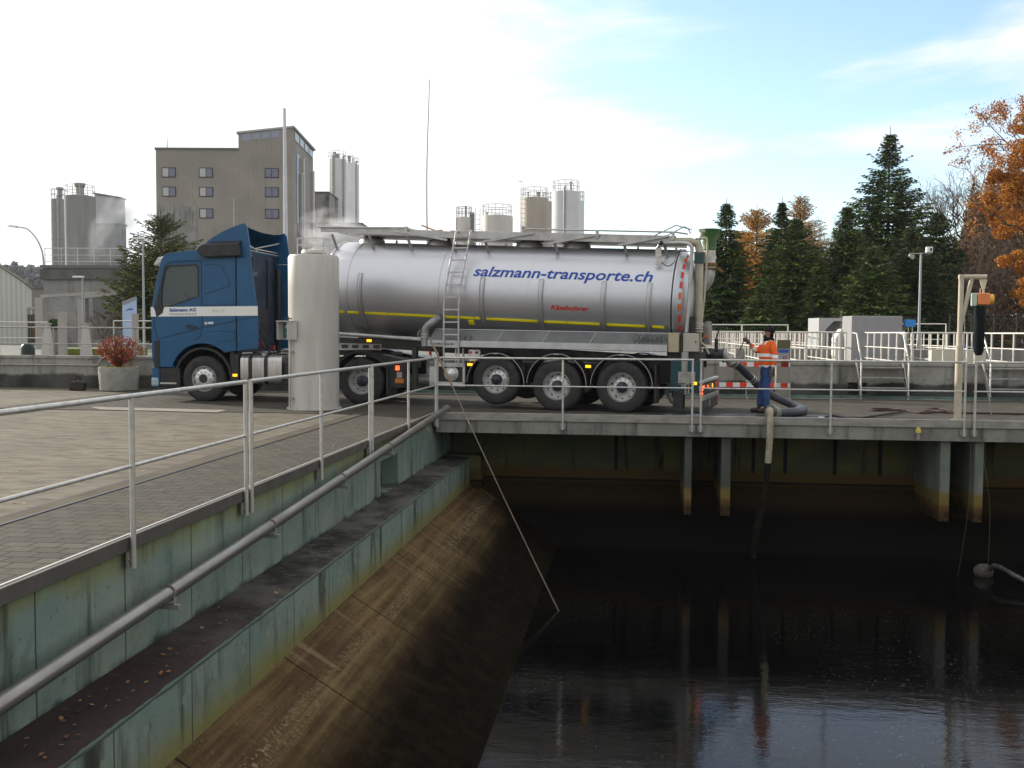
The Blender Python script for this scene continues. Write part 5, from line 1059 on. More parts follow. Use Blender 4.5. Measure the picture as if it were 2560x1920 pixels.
silo(1452, 9, 503, 118, 'storage_tank', 'narrow white tank half hidden at the right of the tall white tank', GS, WSI, bands=1)
p = at(1304, 600, 104); p.z = .8; lamp_post(p, at(1304, 453, 104).z, 'arm', 'thin lamp on a mast above the tan tank')
# factory annexes
def annex(uL, uR, vT, D, dep, name, lab, m, slope=0, cat='building'):
    o, w, h = box_front(uL, uR, vT, 800, D, dep); t = thing(name, o, lab, cat, rz=YAW); u = MB(); u.prism([(0, 0), (w, 0), (w, h-slope), (0, h)], 0, dep); u.build('wall', m, t)
    u = MB(); u.bar((-.1, dep/2, h+.08), (w+.1, dep/2, h-slope+.08), dep+.3, .16); u.build('roof', MATS['roof_edge_grey'], t); return t, w, h
LGM = mat('pale_ribbed_cladding', (.42, .42, .43), .6, c2=(.37, .37, .38), sc=.6)
annex(236, 300, 485, 118, 1.5, 'factory_annex', 'pale clad annex with a sloping roof right of the concrete silos', LGM, slope=.5)
annex(234, 302, 562, 112, 1.5, 'factory_annex', 'lower grey annex in front of the pale one', mat('grey_cladding', (.24, .235, .235), .7, c2=(.2, .195, .195), sc=.6))
annex(778, 822, 482, 132, 8, 'factory_annex', 'grey annex between the factory tower and the white silos', mat('sooty_concrete', (.26, .25, .235), .8, c2=(.06, .055, .05), sc=.35, lo=.45, hi=.6))
annex(780, 905, 560, 128, 6, 'factory_annex', 'low pale building in front of the white silos', mat('pale_cladding_b', (.44, .44, .44), .7, c2=(.36, .36, .36), sc=.3))
t, w, h = annex(108, 520, 672, 50, 7, 'clarifier_building', 'low weathered concrete building with a railing on its flat roof', CONC)
u = MB(); u.box(-.12, w+.1, -.12, 7.1, h-.55, h-.02); u.build('parapet', mat('dark_parapet_concrete', (.13, .125, .115), .85, c2=(.07, .07, .065), sc=1.2), t)
u = MB(); u.box(2.45, 6.0, -.03, -.001, .4, h-1.2); u.build('panel', mat('grey_concrete_panel', (.155, .15, .145), .85, c2=(.12, .118, .112), sc=1), t)
rail_o = Vector((t.location.x, t.location.y, 0)); dx_ = Vector((math.cos(YAW), math.sin(YAW), 0))
a_ = rail_o+dx_*.1; c_ = rail_o+dx_*6.6
rail_line([(a_.x, a_.y), (c_.x, c_.y)], .8+h, 1.0, 'railing on the flat roof of the low concrete building', 'railings on the roof', sp=.85, mids=(.35, .66), r=.02, m=GALV)
# concrete porch frames in front
t = thing('concrete_porch', at(108, 880, 44)*1.0, 'pair of sloping concrete beams on square columns before the low building', 'porch frame', rz=YAW); t.location.z = .8
k44 = 44/2500; q = lambda uu, vv: ((uu-108)*k44, at(uu, vv, 44).z-.8)
u = MB(); a_ = q(108, 741); c_ = q(265, 732); u.bar((a_[0], 0, a_[1]), (c_[0], 0, c_[1]), .3, .13); a_ = q(212, 745); c_ = q(325, 732); u.bar((a_[0], -.35, a_[1]), (c_[0], -.35, c_[1]), .3, .13); u.build('beam', mat('light_beam_concrete', (.34, .32, .29), .85), t)
for uu in (112, 217):
    a_ = q(uu, 745); u = MB(); u.box(a_[0]-.17, a_[0]+.17, -.5, -.1, 0, a_[1]); u.build('column', MATS['light_beam_concrete'], t)
# white shed at the left edge
o = at(-60, 700, 58); o.z = .8
_e = at(66, 800, 58); _w = 126*58/2500; o = Vector((_e.x-_w*math.cos(R(30)), _e.y-_w*math.sin(R(30)), .8))
t = thing('white_shed', o, 'pale corrugated metal shed with a sloping roof at the left edge', 'shed', rz=R(30))
k58 = 58/2500; zz = lambda uu, vv: at(uu, vv, 58).z-.8
CORR = G('corrugated_sheet', .5); CORR.color(CORR.mix(CORR.ma('MULTIPLY', CORR.line(CORR.x, .22, .06), .5), (.50, .49, .45), (.30, .30, .28))); CORR = CORR.m
u = MB(); u.prism([(0, 0), (126*k58, 0), (126*k58, zz(66, 711)), (0, zz(-60, 615))], 0, 7); u.build('wall', CORR, t)
u = MB(); u.bar((0, 3.5, zz(-60, 615)+.06), (127*k58+.1, 3.5, zz(66, 711)+.04), 7.2, .12); u.build('roof', mat('shed_roof_edge', (.30, .26, .22), .6), t)
annex(62, 112, 720, 78, 6, 'roadside_building', 'low brownish building between the white shed and the concrete building', mat('brown_cladding', (.20, .18, .16), .8))
# blue white banner sign
o = at(307, 850, 40); o.z = .8; t = thing('banner_sign', o, 'pale blue upright banner sign with a dark blue mark', 'sign', rz=YAW); k = 40/2500
hb_ = at(325, 742, 40).z-.8
u = MB(); u.prism([(0, 0), (.55, 0), (.55, hb_+.0), (0, hb_-.20)], 0, .08); u.build('panel', mat('pale_blue_panel', (.34, .44, .62), .5, c2=(.42, .50, .66), sc=2), t)
u = MB(); u.bar((0, -.006, hb_-.27), (.55, -.006, hb_-.05), .01, .14, up=(0, 0, 1)); u.build('diagonal_band', mat('grey_band', (.25, .25, .27), .5), t)
u = MB(); u.bar((.16, -.006, hb_-.56), (.28, -.006, hb_-.47), .01, .03); u.bar((.26, -.006, hb_-.49), (.42, -.006, hb_-.49), .01, .05); u.build('logo', NAVY, t)
# small terrace things
CN = mat('pale_pedestal_concrete', (.42, .40, .37), .8)
for uu, lab in ((119, 'pale tapered concrete pedestal left of the potted shrub'), (215, 'pale tapered concrete pedestal behind the left of the red bush')):
    o = at(uu, 853, 31); o.z = .8; t = thing('pedestal', o, lab, 'pedestal', 'tapered concrete pedestals'); hh = at(uu, 812, 31).z-.8
    u = MB(); u.lathe([(.20, 0), (.09, hh)], 4, rot('Z', R(45))); u.build('base', CN, t); u = MB(); u.box(-.10, .10, -.08, .08, hh, hh+.06); u.build('cap', GALVD, t)
o = at(251, 870, 30); o.z = .8; 
t = thing('concrete_post', at(157, 870, 29), 'square grey concrete post behind the left railing', 'post'); t.location.z = .8; u = MB(); u.box(-.09, .09, -.09, .09, 0, at(157, 779, 29).z-.8); u.build('shaft', MATS['light_beam_concrete'], t)
t = thing('concrete_post', at(339, 870, 29), 'square grey concrete post beside the banner sign', 'post'); t.location.z = .8; u = MB(); u.box(-.07, .07, -.07, .07, 0, at(339, 784, 29).z-.8); u.build('shaft', MATS['light_beam_concrete'], t)
u = MB(); o = at(187, 850, 34); u.box(o.x+.1, o.x+2.0, o.y-1.5, o.y+1.2, .8, 1.05); tag(u.build('lawn', mat('sunlit_lawn', (.14, .17, .03), .9, c2=(.09, .11, .03), sc=3), bev=.03), 'small raised bed of yellow green grass behind the left railing', 'lawn')
# stone blocks behind
for uu, vv, D_, w_, d_, lab, m_, mat_ in ((2191, 790, 31, 1.58, .9, 'large plain grey concrete box on the terrace before the spruces', 'c', None),):
    o = at(2128, 870, 31); o.z = .8; t = thing('concrete_box', o, lab, 'box', rz=YAW); hh = at(2190, 790, 31).z-.8
    u = MB(); u.box(0, 127*31/2500, 0, .9, 0, hh); u.build('body', mat('smooth_grey_concrete', (.27, .265, .27), .8, c2=(.245, .24, .245), sc=3), t, bev=.02)
    u = MB(); u.box(127*31/2500, 136*31/2500, .1, .8, 0, hh-.42); u.build('side_block', MATS['smooth_grey_concrete'], t)
o = at(2046, 870, 33); o.z = .8; t = thing('concrete_shelter', o, 'open grey concrete shelter with a thin roof left of the large grey box', 'shelter', rz=YAW); hh = at(2090, 795, 33).z-.8
u = MB(); u.prism([(0, 0), (.22, 0), (.22, hh-.38), (.50, hh-.10), (1.3, hh-.10), (1.3, hh), (0, hh)], 0, 1.2); u.build('frame', mat('light_grey_concrete', (.34, .34, .34), .8), t); u = MB(); u.box(.1, 1.5, 1.2, 1.3, 0, hh); u.build('back_wall', MATS['smooth_grey_concrete'], t)
o = at(2090, 870, 32); o.z = .8; t = thing('covered_machine', o, 'rounded white machine cover beside the large grey box', 'machine cover', rz=YAW); hh = at(2110, 822, 32).z-.8
u = MB(); u.prism([(-.1, 0), (.55, 0), (.55, hh), (.10, hh), (.0, hh-.15), (-.1, hh-.3)], -.2, .2); u.build('cover', mat('white_cover', (.65, .64, .60), .5), t, bev=.05)
o = at(2263, 870, 31); o.z = .8; t = thing('blue_box', o, 'small bright blue box on a steel stand right of the grey box', 'box', rz=YAW); h0, h1 = at(2275, 817, 31).z-.8, at(2275, 799, 31).z-.8
u = MB(); u.box(0, .31, 0, .2, h0, h1); u.build('housing', mat('bright_blue', (.03, .20, .55), .4), t, bev=.01)
for x in (.12, .24): u = MB(); u.tube([(x, .1, 0), (x, .1, h0)], .015, 6); u.build('leg', GALV, t)
o = at(2413, 870, 27); o.z = .9; t = thing('blue_bucket', o, 'small blue bucket on the basin rim right of the davit', 'bucket'); hh = at(2413, 872, 27).z
t.location = at(2413, 873, 27); u = MB(); u.lathe([(.075, 0), (.06, .15), (.065, .16), (0, .15)], 16); u.build('body', mat('blue_plastic', (.03, .07, .50), .4), t, True)
u = MB(); o_ = t.location; u.box(o_.x-.9, o_.x+.5, o_.y-.12, o_.y+.12, .8, o_.z-.001); tag(u.build('pipe_cover', mat('cream_cover', (.50, .47, .38), .7)), 'cream concrete ledge carrying the blue bucket behind the davit', 'ledge')
# mesh fence at far right
a_ = at(2374, 830, 42); c_ = at(2600, 830, 40); L_ = (c_-a_); L_.z = 0
t = thing('mesh_fence', (a_.x, a_.y, .8), 'thin dark wire fence below the brown trees at the right', 'fence'); hh = at(2500, 787, 41).z-.8
for k in range(5): u = MB(); q_ = L_*(k/4); u.tube([(q_.x, q_.y, 0), (q_.x, q_.y, hh)], .035, 6); u.build('post', DARK, t)
u = MB()
for z in (.5, 1.0, 1.5, 1.9, 2.2): u.tube([(0, 0, min(z, hh)), (L_.x, L_.y, min(z, hh))], .012, 4)
for k in range(0, 60): q_ = L_*(k/60); u.tube([(q_.x, q_.y, 0), (q_.x, q_.y, hh*.95)], .004, 3)
u.build('wire_mesh', DARK, t)
# =============== planter, bag ===============
t = thing('round_planter', (-10.1, 6.45, .012), 'round concrete planter holding a red autumn bush', 'planter')
u = MB(); u.lathe([(.47, 0), (.49, .02), (.53, .60), (.52, .64), (.47, .64), (.46, .56), (0, .56)], 40); u.build('bowl', mat('planter_concrete', (.30, .29, .245), .85, c2=(.22, .215, .18), sc=4), t, True)
u = MB()
for k in range(500):
    a_ = rnd.random()*6.28; r_ = .5*math.sqrt(rnd.random()); x, y = r_*math.cos(a_), r_*math.sin(a_); h_ = rnd.uniform(.03, .09); u.add([(x-.008, y, .58), (x+.008, y, .58), (x+rnd.uniform(-.05, .05), y+rnd.uniform(-.05, .05), .60+h_)], [(0, 1, 2)])
u.build('grass_tufts', mat('dry_grass', (.30, .26, .06), .9), t, fix=False)
def leafcloud(u, n, c, rx, ry, rz_, s, shape=None, up=0):
    for _ in range(n):
        while True:
            p_ = Vector((rnd.uniform(-1, 1), rnd.uniform(-1, 1), rnd.uniform(-1, 1)))
            if p_.length < 1: break
        if rnd.random() < .6: p_ = p_.normalized()*rnd.uniform(.7, 1)
        if shape: p_ = shape(p_)
        q_ = Vector(c)+Vector((p_.x*rx, p_.y*ry, p_.z*rz_)); d1 = Vector((rnd.gauss(0, 1), rnd.gauss(0, 1), rnd.gauss(0, 1))).normalized(); d2 = d1.cross(Vector((rnd.gauss(0, 1), rnd.gauss(0, 1), rnd.gauss(0, 1)))).normalized(); s_ = s*rnd.uniform(.6, 1.3)
        u.k = rnd.randrange(3); u.add([q_-d1*s_, q_+d2*s_*.45, q_+d1*s_, q_-d2*s_*.45], [(0, 1, 2, 3)])
t = thing('autumn_bush', (-10.1, 6.45, .57), 'rounded red orange autumn bush growing in the concrete planter', 'bush')
u = MB()
for k in range(48):
    a_ = rnd.random()*6.28; t_ = rnd.uniform(.1, .9); e_ = Vector((math.cos(a_)*.62*t_, math.sin(a_)*.58*t_, rnd.uniform(.55, 1.0))); u.tube(spline([(0, 0, -.05), e_*.4+Vector((0, 0, .05)), e_], 3), [.014, .012, .011, .010, .009, .007, .005][:7], 5)
u.build('stems', mat('dark_stems', (.06, .035, .03), .8), t, True)
BL = [mat('red_leaf', (.30, .045, .02), .6), mat('orange_leaf', (.45, .13, .02), .6), mat('maroon_leaf', (.15, .022, .015), .6)]
u = MB(); 
def bush_shape(p_):
    a_ = math.atan2(p_.y, p_.x); k_ = 1+.13*math.sin(3*a_+1)+.10*math.sin(5*a_+p_.z*4)+.08*math.sin(9*a_+p_.z*9)+.07*math.sin(p_.z*11+a_*2); c_ = 1 if p_.z > -.1 else 1+.78*(p_.z+.1)
    return Vector((p_.x*k_*c_, p_.y*k_*c_, p_.z*(1+.10*math.sin(4*a_+2)+.06*math.sin(11*a_))))
leafcloud(u, 4600, (0, 0, .50), .60, .55, .44, .024, shape=bush_shape)
u.build('foliage', BL, t, fix=False)
t = thing('tool_bag', (-12.05, 6.75, .0), 'dark slouched tool bag with a looped handle against the left wall', 'bag')
o = at(195, 968, 27.3); t.location = (o.x, o.y, .0); BAG = mat('black_bag_cloth', (.022, .018, .018), .7, c2=(.05, .025, .025), sc=9)
u = MB(); u.prism([(-.24, 0), (.20, 0), (.22, .20), (.15, .27), (-.17, .26), (-.20, .16)], -.10, .10); u.build('body', BAG, t, bev=.04)
u = MB(); u.tube(spline([(-.10, 0, .22), (-.06, 0, .36), (.0, 0, .41), (.06, 0, .36), (.09, 0, .22)], 4), .024, 6); u.build('handle', BAG, t, True)
o = at(70, 885, 29); o.z = .8; t = thing('black_drum', o, 'dark rounded drum standing behind the left railing', 'drum'); u = MB(); u.lathe([(.19, 0), (.19, .3), (.17, .40), (.1, .46), (0, .47)], 20); u.build('body', mat('dark_green_drum', (.012, .025, .022), .4), t, True)
o = at(137, 858, 31.5); o.z = .8; t = thing('potted_shrub', o, 'dense green shrub in a square grey pot behind the left railing', 'potted plant'); hh = at(137, 824, 31.5).z-.8
u = MB(); u.box(-.2, .17, -.17, .17, 0, hh); u.build('pot', mat('grey_pot', (.16, .16, .165), .8), t)
GL = [mat('shrub_green', (.03, .075, .015), .7), mat('shrub_green_b', (.05, .10, .02), .7), mat('shrub_green_c', (.02, .045, .012), .7)]
u = MB(); leafcloud(u, 1200, (-.0, 0, hh+.16), .21, .2, .18, .03); u.build('foliage', GL, t, fix=False)
o = at(86, 850, 60); o.z = .8; t = thing('canopy_cart', o, 'small white canopy over brown goods between the shed and the concrete building', 'market cart', rz=YAW); k = 60/2500; hh = at(86, 768, 60).z-.8
u = MB(); u.prism([(-.5, hh-.12), (-.2, hh), (.75, hh-.02), (.2, hh-.1)], -.6, .6); u.build('canopy', mat('white_canvas', (.72, .70, .66), .6), t)
u = MB(); u.box(-.45, .45, -.4, .4, 0, hh*.45); u.box(-.45, .35, -.3, .4, hh*.45, hh*.8); u.build('goods', mat('brown_goods', (.25, .16, .09), .8, c2=(.12, .10, .09), sc=4), t)
u = MB(); u.tube([(-.02, -.45, 0), (-.02, -.45, hh)], .03, 6); u.build('mast', GALVD, t)
# =============== vegetation ===============
NEED = [mat('needle_dark', (.016, .036, .010), .8, spec=.08), mat('needle_mid', (.045, .082, .018), .8, spec=.08), mat('needle_light', (.10, .15, .028), .8, spec=.08)]
BARK = mat('bark', (.07, .055, .045), .9)
def spruce_mesh(seed, H, W, sh=.6, dens=1.0, sparse_top=.25, fs=.22, droop=.36, light=.25):
    """trunk and crown of a spruce; W half width at the base; sh shapes the taper"""
    q = random.Random(seed); tr = MB(); tr.tube([(0, 0, 0), (q.uniform(-.05, .05), 0, H*.5), (0, 0, H)], [H*.014, H*.008, .015], 8)
    u = MB(); z = H*.04
    while z < H*.955:
        f = z/H; rad = W*((1-f)**sh)*(1 if f < .72 else 1-.55*(f-.72)/.28)*q.uniform(.78, 1.15); nb = int((8+12*(1-f))*dens)
        if f > 1-sparse_top: nb = max(5, int(nb*.9))
        a0 = q.random()*6.28
        for k in range(nb):
            a = a0+2*math.pi*k/nb+q.uniform(-.25, .25); L = max(.10, rad*q.uniform(.58, 1.22)); dx, dy = math.cos(a), math.sin(a)
            rise = .55 if f > .8 else .12; tip = Vector((dx*L, dy*L, z+L*(rise-droop*(1-f)*1.6)+.12*L))
            base = Vector((0, 0, z)); mid = (base+tip)/2+Vector((0, 0, -.10*L)); m = max(3, int(L/fs*1.7))
            tr.bar(base, tip, .02+.01*(1-f)*2)
            for i in range(m):
                t = (i+.6)/m
                if t < .15 and f < .8: continue
                p = base*(1-t)**2+mid*2*t*(1-t)+tip*t*t
                wdt = .30*L*(1-t)*.8+.10
                for s_ in (-1, 0, 1):
                    pp = p+Vector((-dy, dx, 0))*s_*wdt*q.uniform(.2, 1)+Vector((0, 0, q.uniform(-.05, .03)))
                    d = (Vector((dx, dy, 0))+Vector((-dy, dx, 0))*s_*.9+Vector((0, 0, q.uniform(-.7, .25)))).normalized(); sl = fs*q.uniform(.6, 1.35)*(1-.45*f)
                    n_ = Vector((q.gauss(0, 1), q.gauss(0, 1), q.gauss(0, 1))).cross(d).normalized()*sl*.26
                    u.k = 2 if q.random() < light else (1 if q.random() < .5 else 0)
                    u.add([pp-d*sl*.35, pp+n_, pp+d*sl, pp-n_], [(0, 1, 2, 3)])
        z += (H/64)*q.uniform(.8, 1.2)*(1.0 if f < .8 else .8)
    return tr, u
def plant_spruce(uc, vt, D, W, label, seed, name='spruce_tree', group='conifers behind the basins', cat='spruce tree', zb=.8, mats=None, **k):
    if name == 'spruce_tree': k['sh'] = min(.8, k.get('sh', .6)+.14)
    top = at(uc, vt, D); H = top.z-zb; t = thing(name, (top.x, top.y, zb), label, cat, group)
    tr, u = spruce_mesh(seed, H, W, **k); tr.build('trunk', BARK, t, fix=False); u.build('crown', mats or NEED, t, fix=False); return t
plant_spruce(2226, 316, 58, 5.0, 'tallest dark spruce with a bare pointed tip behind the grey box', 11, sh=.80, dens=1.15, fs=.26, light=.22)
plant_spruce(2120, 505, 54, 2.4, 'dark green spruce leaning against the left side of the tallest spruce', 12, sh=.5, light=.4, fs=.22)
plant_spruce(2345, 520, 62, 3.6, 'blackish spruce right of the tallest one behind the camera mast', 13, sh=.5, light=.06, fs=.25)
plant_spruce(2285, 560, 50, 2.6, 'dense dark spruce just left of the camera mast', 20, sh=.45, light=.1, fs=.22)
plant_spruce(2185, 610, 47, 2.2, 'low green spruce directly behind the large grey box', 21, sh=.45, light=.4, fs=.2)
plant_spruce(1956, 492, 56, 2.1, 'slim spruce with a thin top behind the worker', 14, sh=.55, light=.25, fs=.22)
plant_spruce(1992, 535, 52, 2.6, 'broad yellowish green spruce behind and right of the worker', 15, sh=.5, light=.5, fs=.22)
plant_spruce(1905, 700, 50, 1.5, 'small green spruce between the two taller spruces', 16, sh=.6, light=.5, fs=.2)
plant_spruce(1817, 495, 54, 1.9, 'narrow dark spruce just right of the green funnel', 17, sh=.42, light=.25, fs=.22)
plant_spruce(2050, 640, 50, 1.3, 'mid green spruce beside the broad yellowish one', 22, sh=.5, light=.45, fs=.22)
plant_spruce(1765, 640, 56, 1.7, 'low dark spruce right behind the trailer rear', 18, sh=.5, light=.2, fs=.22)
PINE = [mat('pine_needle_dark', (.06, .08, .03), .8, spec=.08), mat('pine_needle_mid', (.11, .13, .045), .8, spec=.08), mat('pine_needle_light', (.18, .18, .06), .8, spec=.08)]
plant_spruce(402, 530, 44, 2.5, 'loose bushy pine tree left of the truck cab', 19, name='pine_tree', group='conifers left of the truck', cat='pine tree', sh=.42, dens=.62, fs=.16, droop=-.15, light=.35, mats=PINE)
def grow(u, q, p, d, L, r, lv, tips, spread=.6, up=.15, n=(2, 4)):
    e = p+d*L; m = (p+e)/2+Vector((q.gauss(0, 1), q.gauss(0, 1), q.gauss(0, 1)))*L*.06
    u.tube([p, m, e], [r, r*.85, r*.68], 5 if lv > 1 else 4, caps=False); tips.append((e, d, lv))
    if lv == 0: return
    for k in range(q.randint(*n)):
        nd_ = (d+Vector((q.gauss(0, spread), q.gauss(0, spread), q.gauss(0, spread)+up))).normalized(); grow(u, q, p.lerp(e, q.uniform(.55, 1)), nd_, L*q.uniform(.58, .82), r*.62, lv-1, tips, spread, up, n)
LARCH = [mat('larch_gold', (.56, .32, .07), .8, spec=.1), mat('larch_tan', (.44, .26, .10), .8, spec=.1), mat('larch_brown', (.32, .18, .07), .8, spec=.1)]
for i, (uc, vt, D, W, lab, col) in enumerate(((1893, 512, 62, 3.2, 'golden autumn larch between the two slim spruces', 0), (2003, 478, 66, 3.0, 'pale brown larch with a feathery top behind the broad spruce', 1), (1856, 570, 68, 2.0, 'pale tan larch right behind the narrow dark spruce', 2))):
    plant_spruce(uc, vt, D, W, lab, 30+i, name='larch_tree', group='autumn larches among the spruces', cat='larch tree', sh=.5, dens=.9, fs=.2, droop=.05, mats=[LARCH[col], LARCH[0], LARCH[1]])
def tree(uc, vt, D, label, seed, lv=5, L0=.30, spread=.55, m=BARK, name='bare_tree', group='bare trees at the edge of the wood', cat='bare tree', leaf=None, nl=0, ls=.14, zb=.8, n=(2, 3), rr=.016, nlmin=1, up=.15, lsp=.5):
    top = at(uc, vt, D); H = top.z-zb; q = random.Random(seed); t = thing(name, (top.x, top.y, zb), label, cat, group); u = MB(); tips = []
    r0 = H*rr; u.tube([(0, 0, 0), (0, 0, H*.28)], [r0*1.2, r0], 8, caps=False)
    for k in range(5): grow(u, q, Vector((0, 0, H*(.16+.03*k))), Vector((q.gauss(0, .45), q.gauss(0, .45), 1)).normalized(), H*L0, r0*.6, lv, tips, spread, up, n)
    zmax = max(p.z for p, _, _ in tips); s = H/zmax; u.v = [(x*s, y*s, z*s) for x, y, z in u.v]; u.build('trunk_and_limbs', m, t, fix=False)
    if leaf:
        w = MB()
        for p, d, l_ in tips:
            if l_ > nlmin: continue
            for j in range(nl):
                c = (p+Vector((q.gauss(0, lsp), q.gauss(0, lsp), q.gauss(0, lsp*.85))))*s; a = Vector((q.gauss(0, 1), q.gauss(0, 1), q.gauss(0, 1))).normalized(); b_ = a.cross(Vector((q.gauss(0, 1), q.gauss(0, 1), q.gauss(0, 1)))).normalized(); z_ = ls*q.uniform(.6, 1.3)
                w.k = q.randrange(3); w.add([c-a*z_, c+b_*z_*.6, c+a*z_, c-b_*z_*.6], [(0, 1, 2, 3)])
        w.build('crown', leaf, t, fix=False)
    return t
GB = mat('pale_grey_bark', (.24, .21, .19), .9); DB = mat('brown_bark', (.10, .075, .06), .9)
tree(2060, 540, 66, 'pale twiggy tree tangled behind the mid green spruce', 48, lv=6, m=GB, spread=.4, L0=.27, rr=.006, n=(2, 4), up=.25)
tree(2100, 560, 64, 'grey brown twiggy tree beside the tallest spruce', 49, lv=6, m=DB, spread=.4, L0=.27, rr=.006, n=(2, 4), up=.25)
tree(2075, 515, 72, 'pale bare tree just left of the tallest spruce', 41, lv=6, m=GB, spread=.28, L0=.24, rr=.007, n=(2, 3), up=.35)
tree(2040, 560, 70, 'thin pale bare tree between the broad spruce and the tallest one', 42, lv=6, m=GB, spread=.25, L0=.24, rr=.006, n=(2, 3), up=.35)
tree(2385, 365, 74, 'tall bare tree with forked limbs right of the tallest spruce', 43, lv=6, m=DB, spread=.5, L0=.26, rr=.012)
tree(2480, 385, 76, 'bare brown tree behind the orange beech', 44, lv=6, m=DB, spread=.45, L0=.25, rr=.009)
tree(2400, 520, 60, 'low brown leafless tree behind the hoist davit', 45, lv=6, m=DB, spread=.6, L0=.27, rr=.010)
tree(2450, 600, 52, 'twiggy brown tree in front of the wood at the right', 47, lv=6, m=DB, spread=.7, L0=.28, rr=.010)
OR = [mat('beech_orange', (.42, .145, .02), .7, spec=.15), mat('beech_gold', (.50, .25, .03), .7, spec=.15), mat('beech_russet', (.24, .075, .025), .7, spec=.15)]
tree(2690, 200, 46, 'large orange leaved beech at the right edge of the photo', 46, lv=5, m=BARK, name='beech_tree', group='autumn beeches', cat='beech tree', leaf=OR, nl=45, ls=.05, spread=.5, L0=.25, n=(2, 3), rr=.012, nlmin=1, lsp=.13, up=.0)
bt = [o_ for o_ in bpy.data.objects if o_.name == 'beech_tree'][0]; u = MB(); rs = rnd.getstate(); rnd.seed(77)
for uu, vv, r_ in ((2520, 480, .8), (2562, 390, .9), (2508, 560, .7), (2540, 560, 1.0), (2575, 320, .8), (2530, 640, .7), (2565, 690, .7), (2478, 510, .5), (2590, 470, 1.2), (2528, 430, .7), (2600, 620, 1.1), (2585, 250, .5), (2485, 455, .45), (2552, 750, .5), (2610, 360, 1.1), (2620, 520, 1.2)):
    for j in range(4):
        c = at(uu+rnd.uniform(-22, 22), vv+rnd.uniform(-28, 28), 46+rnd.uniform(-1.5, 1.5))-bt.location; leafcloud(u, 620, c, r_*rnd.uniform(.4, .75), r_*.6, r_*rnd.uniform(.3, .6), .055)
rnd.setstate(rs); u.build('leaf_masses', OR, bt, fix=False)
# russet undergrowth and wood edge: nobody could count it
BR = [mat('russet_twigs', (.12, .065, .035), .9), mat('dull_brown_twigs', (.07, .05, .038), .9), mat('dry_leaf', (.20, .10, .03), .9)]
u = MB(); q = random.Random(5)
for k in range(70000):
    uu = q.uniform(2300, 2680); D = q.uniform(64, 86)
    hmax = 3.4+8.5*min(1, max(0, (uu-2320)/150)) + .8*math.sin(uu*.05)+.6*math.sin(uu*.13+1)
    p = at(uu, 830, D); p.z = .8+hmax*q.random()**.8; d = Vector((q.gauss(0, .6), q.gauss(0, .6), q.gauss(.3, .7))).normalized(); s = q.uniform(.10, .38); n_ = d.cross(Vector((q.gauss(0, 1), q.gauss(0, 1), q.gauss(0, 1)))).normalized()*(.028 if q.random() < .7 else .09)
    u.k = q.randrange(3); u.add([p-d*s, p+n_, p+d*s, p-n_], [(0, 1, 2, 3)])
tag(u.build('woodland_thicket', BR, fix=False), 'brown leafless thicket at the edge of the wood', 'thicket', kind='stuff')
u = MB()
for k in range(26000):
    uu = q.uniform(1700, 2420); D = q.uniform(60, 74)
    p = at(uu, 830, D); p.z = .8+(2.6+1.0*math.sin(uu*.021)+.7*math.sin(uu*.06))*q.random()**.8; d = Vector((q.gauss(0, .6), q.gauss(0, .6), q.gauss(.3, .7))).normalized(); s = q.uniform(.10, .34); n_ = d.cross(Vector((q.gauss(0, 1), q.gauss(0, 1), q.gauss(0, 1)))).normalized()*(.03 if q.random() < .5 else .09)
    u.k = q.randrange(3); u.add([p-d*s, p+n_, p+d*s, p-n_], [(0, 1, 2, 3)])
tag(u.build('undergrowth', [NEED[0], NEED[1], mat('olive_undergrowth', (.09, .085, .03), .9)], fix=False), 'dark undergrowth below the spruces', 'undergrowth', kind='stuff')
tree(257, 770, 40, 'small bare sapling in front of the low concrete building', 51, lv=4, m=DB, name='sapling', group='saplings on the terrace', cat='sapling', L0=.26, spread=.5, rr=.02)
# wooded hill on the horizon, left, and low hills elsewhere
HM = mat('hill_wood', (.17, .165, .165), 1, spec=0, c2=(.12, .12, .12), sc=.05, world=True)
def hill(u0, u1, D, vs, name, dep=180):
    n = len(vs); b_ = MB(); k = 60
    for i in range(k+1):
        t = i/k; uu = u0+(u1-u0)*t; x = t*(n-1); j = min(int(x), n-2); v = vs[j]+(vs[j+1]-vs[j])*(x-j); p = at(uu, v, D); zt = p.z
        for s_ in range(7):
            f = s_/6; pb = at(uu, v, D+(-dep*.6+dep*1.6*f)); b_.v.append((pb.x, pb.y, .5+(zt-.5)*math.sin(math.pi*min(1, f*1.2+.0))**.8 if f < .83 else .5))
    for i in range(k):
        for s_ in range(6): a = i*7+s_; b_.f.append((a, a+7, a+8, a+1)); b_.mi.append(0)
    return tag(b_.build(name, HM, smooth=True, fix=False), kind='structure')
hill(-400, 480, 620, [640, 655, 668, 668, 672, 690, 712, 740, 780, 810, 822], 'hill')
HT = [mat('hazed_tree_grey', (.21, .20, .205), 1, spec=0), mat('hazed_tree_brown', (.17, .155, .15), 1, spec=0), mat('hazed_tree_green', (.12, .13, .115), 1, spec=0)]  # distance haze painted into the tree colours as paler grey
u = MB()
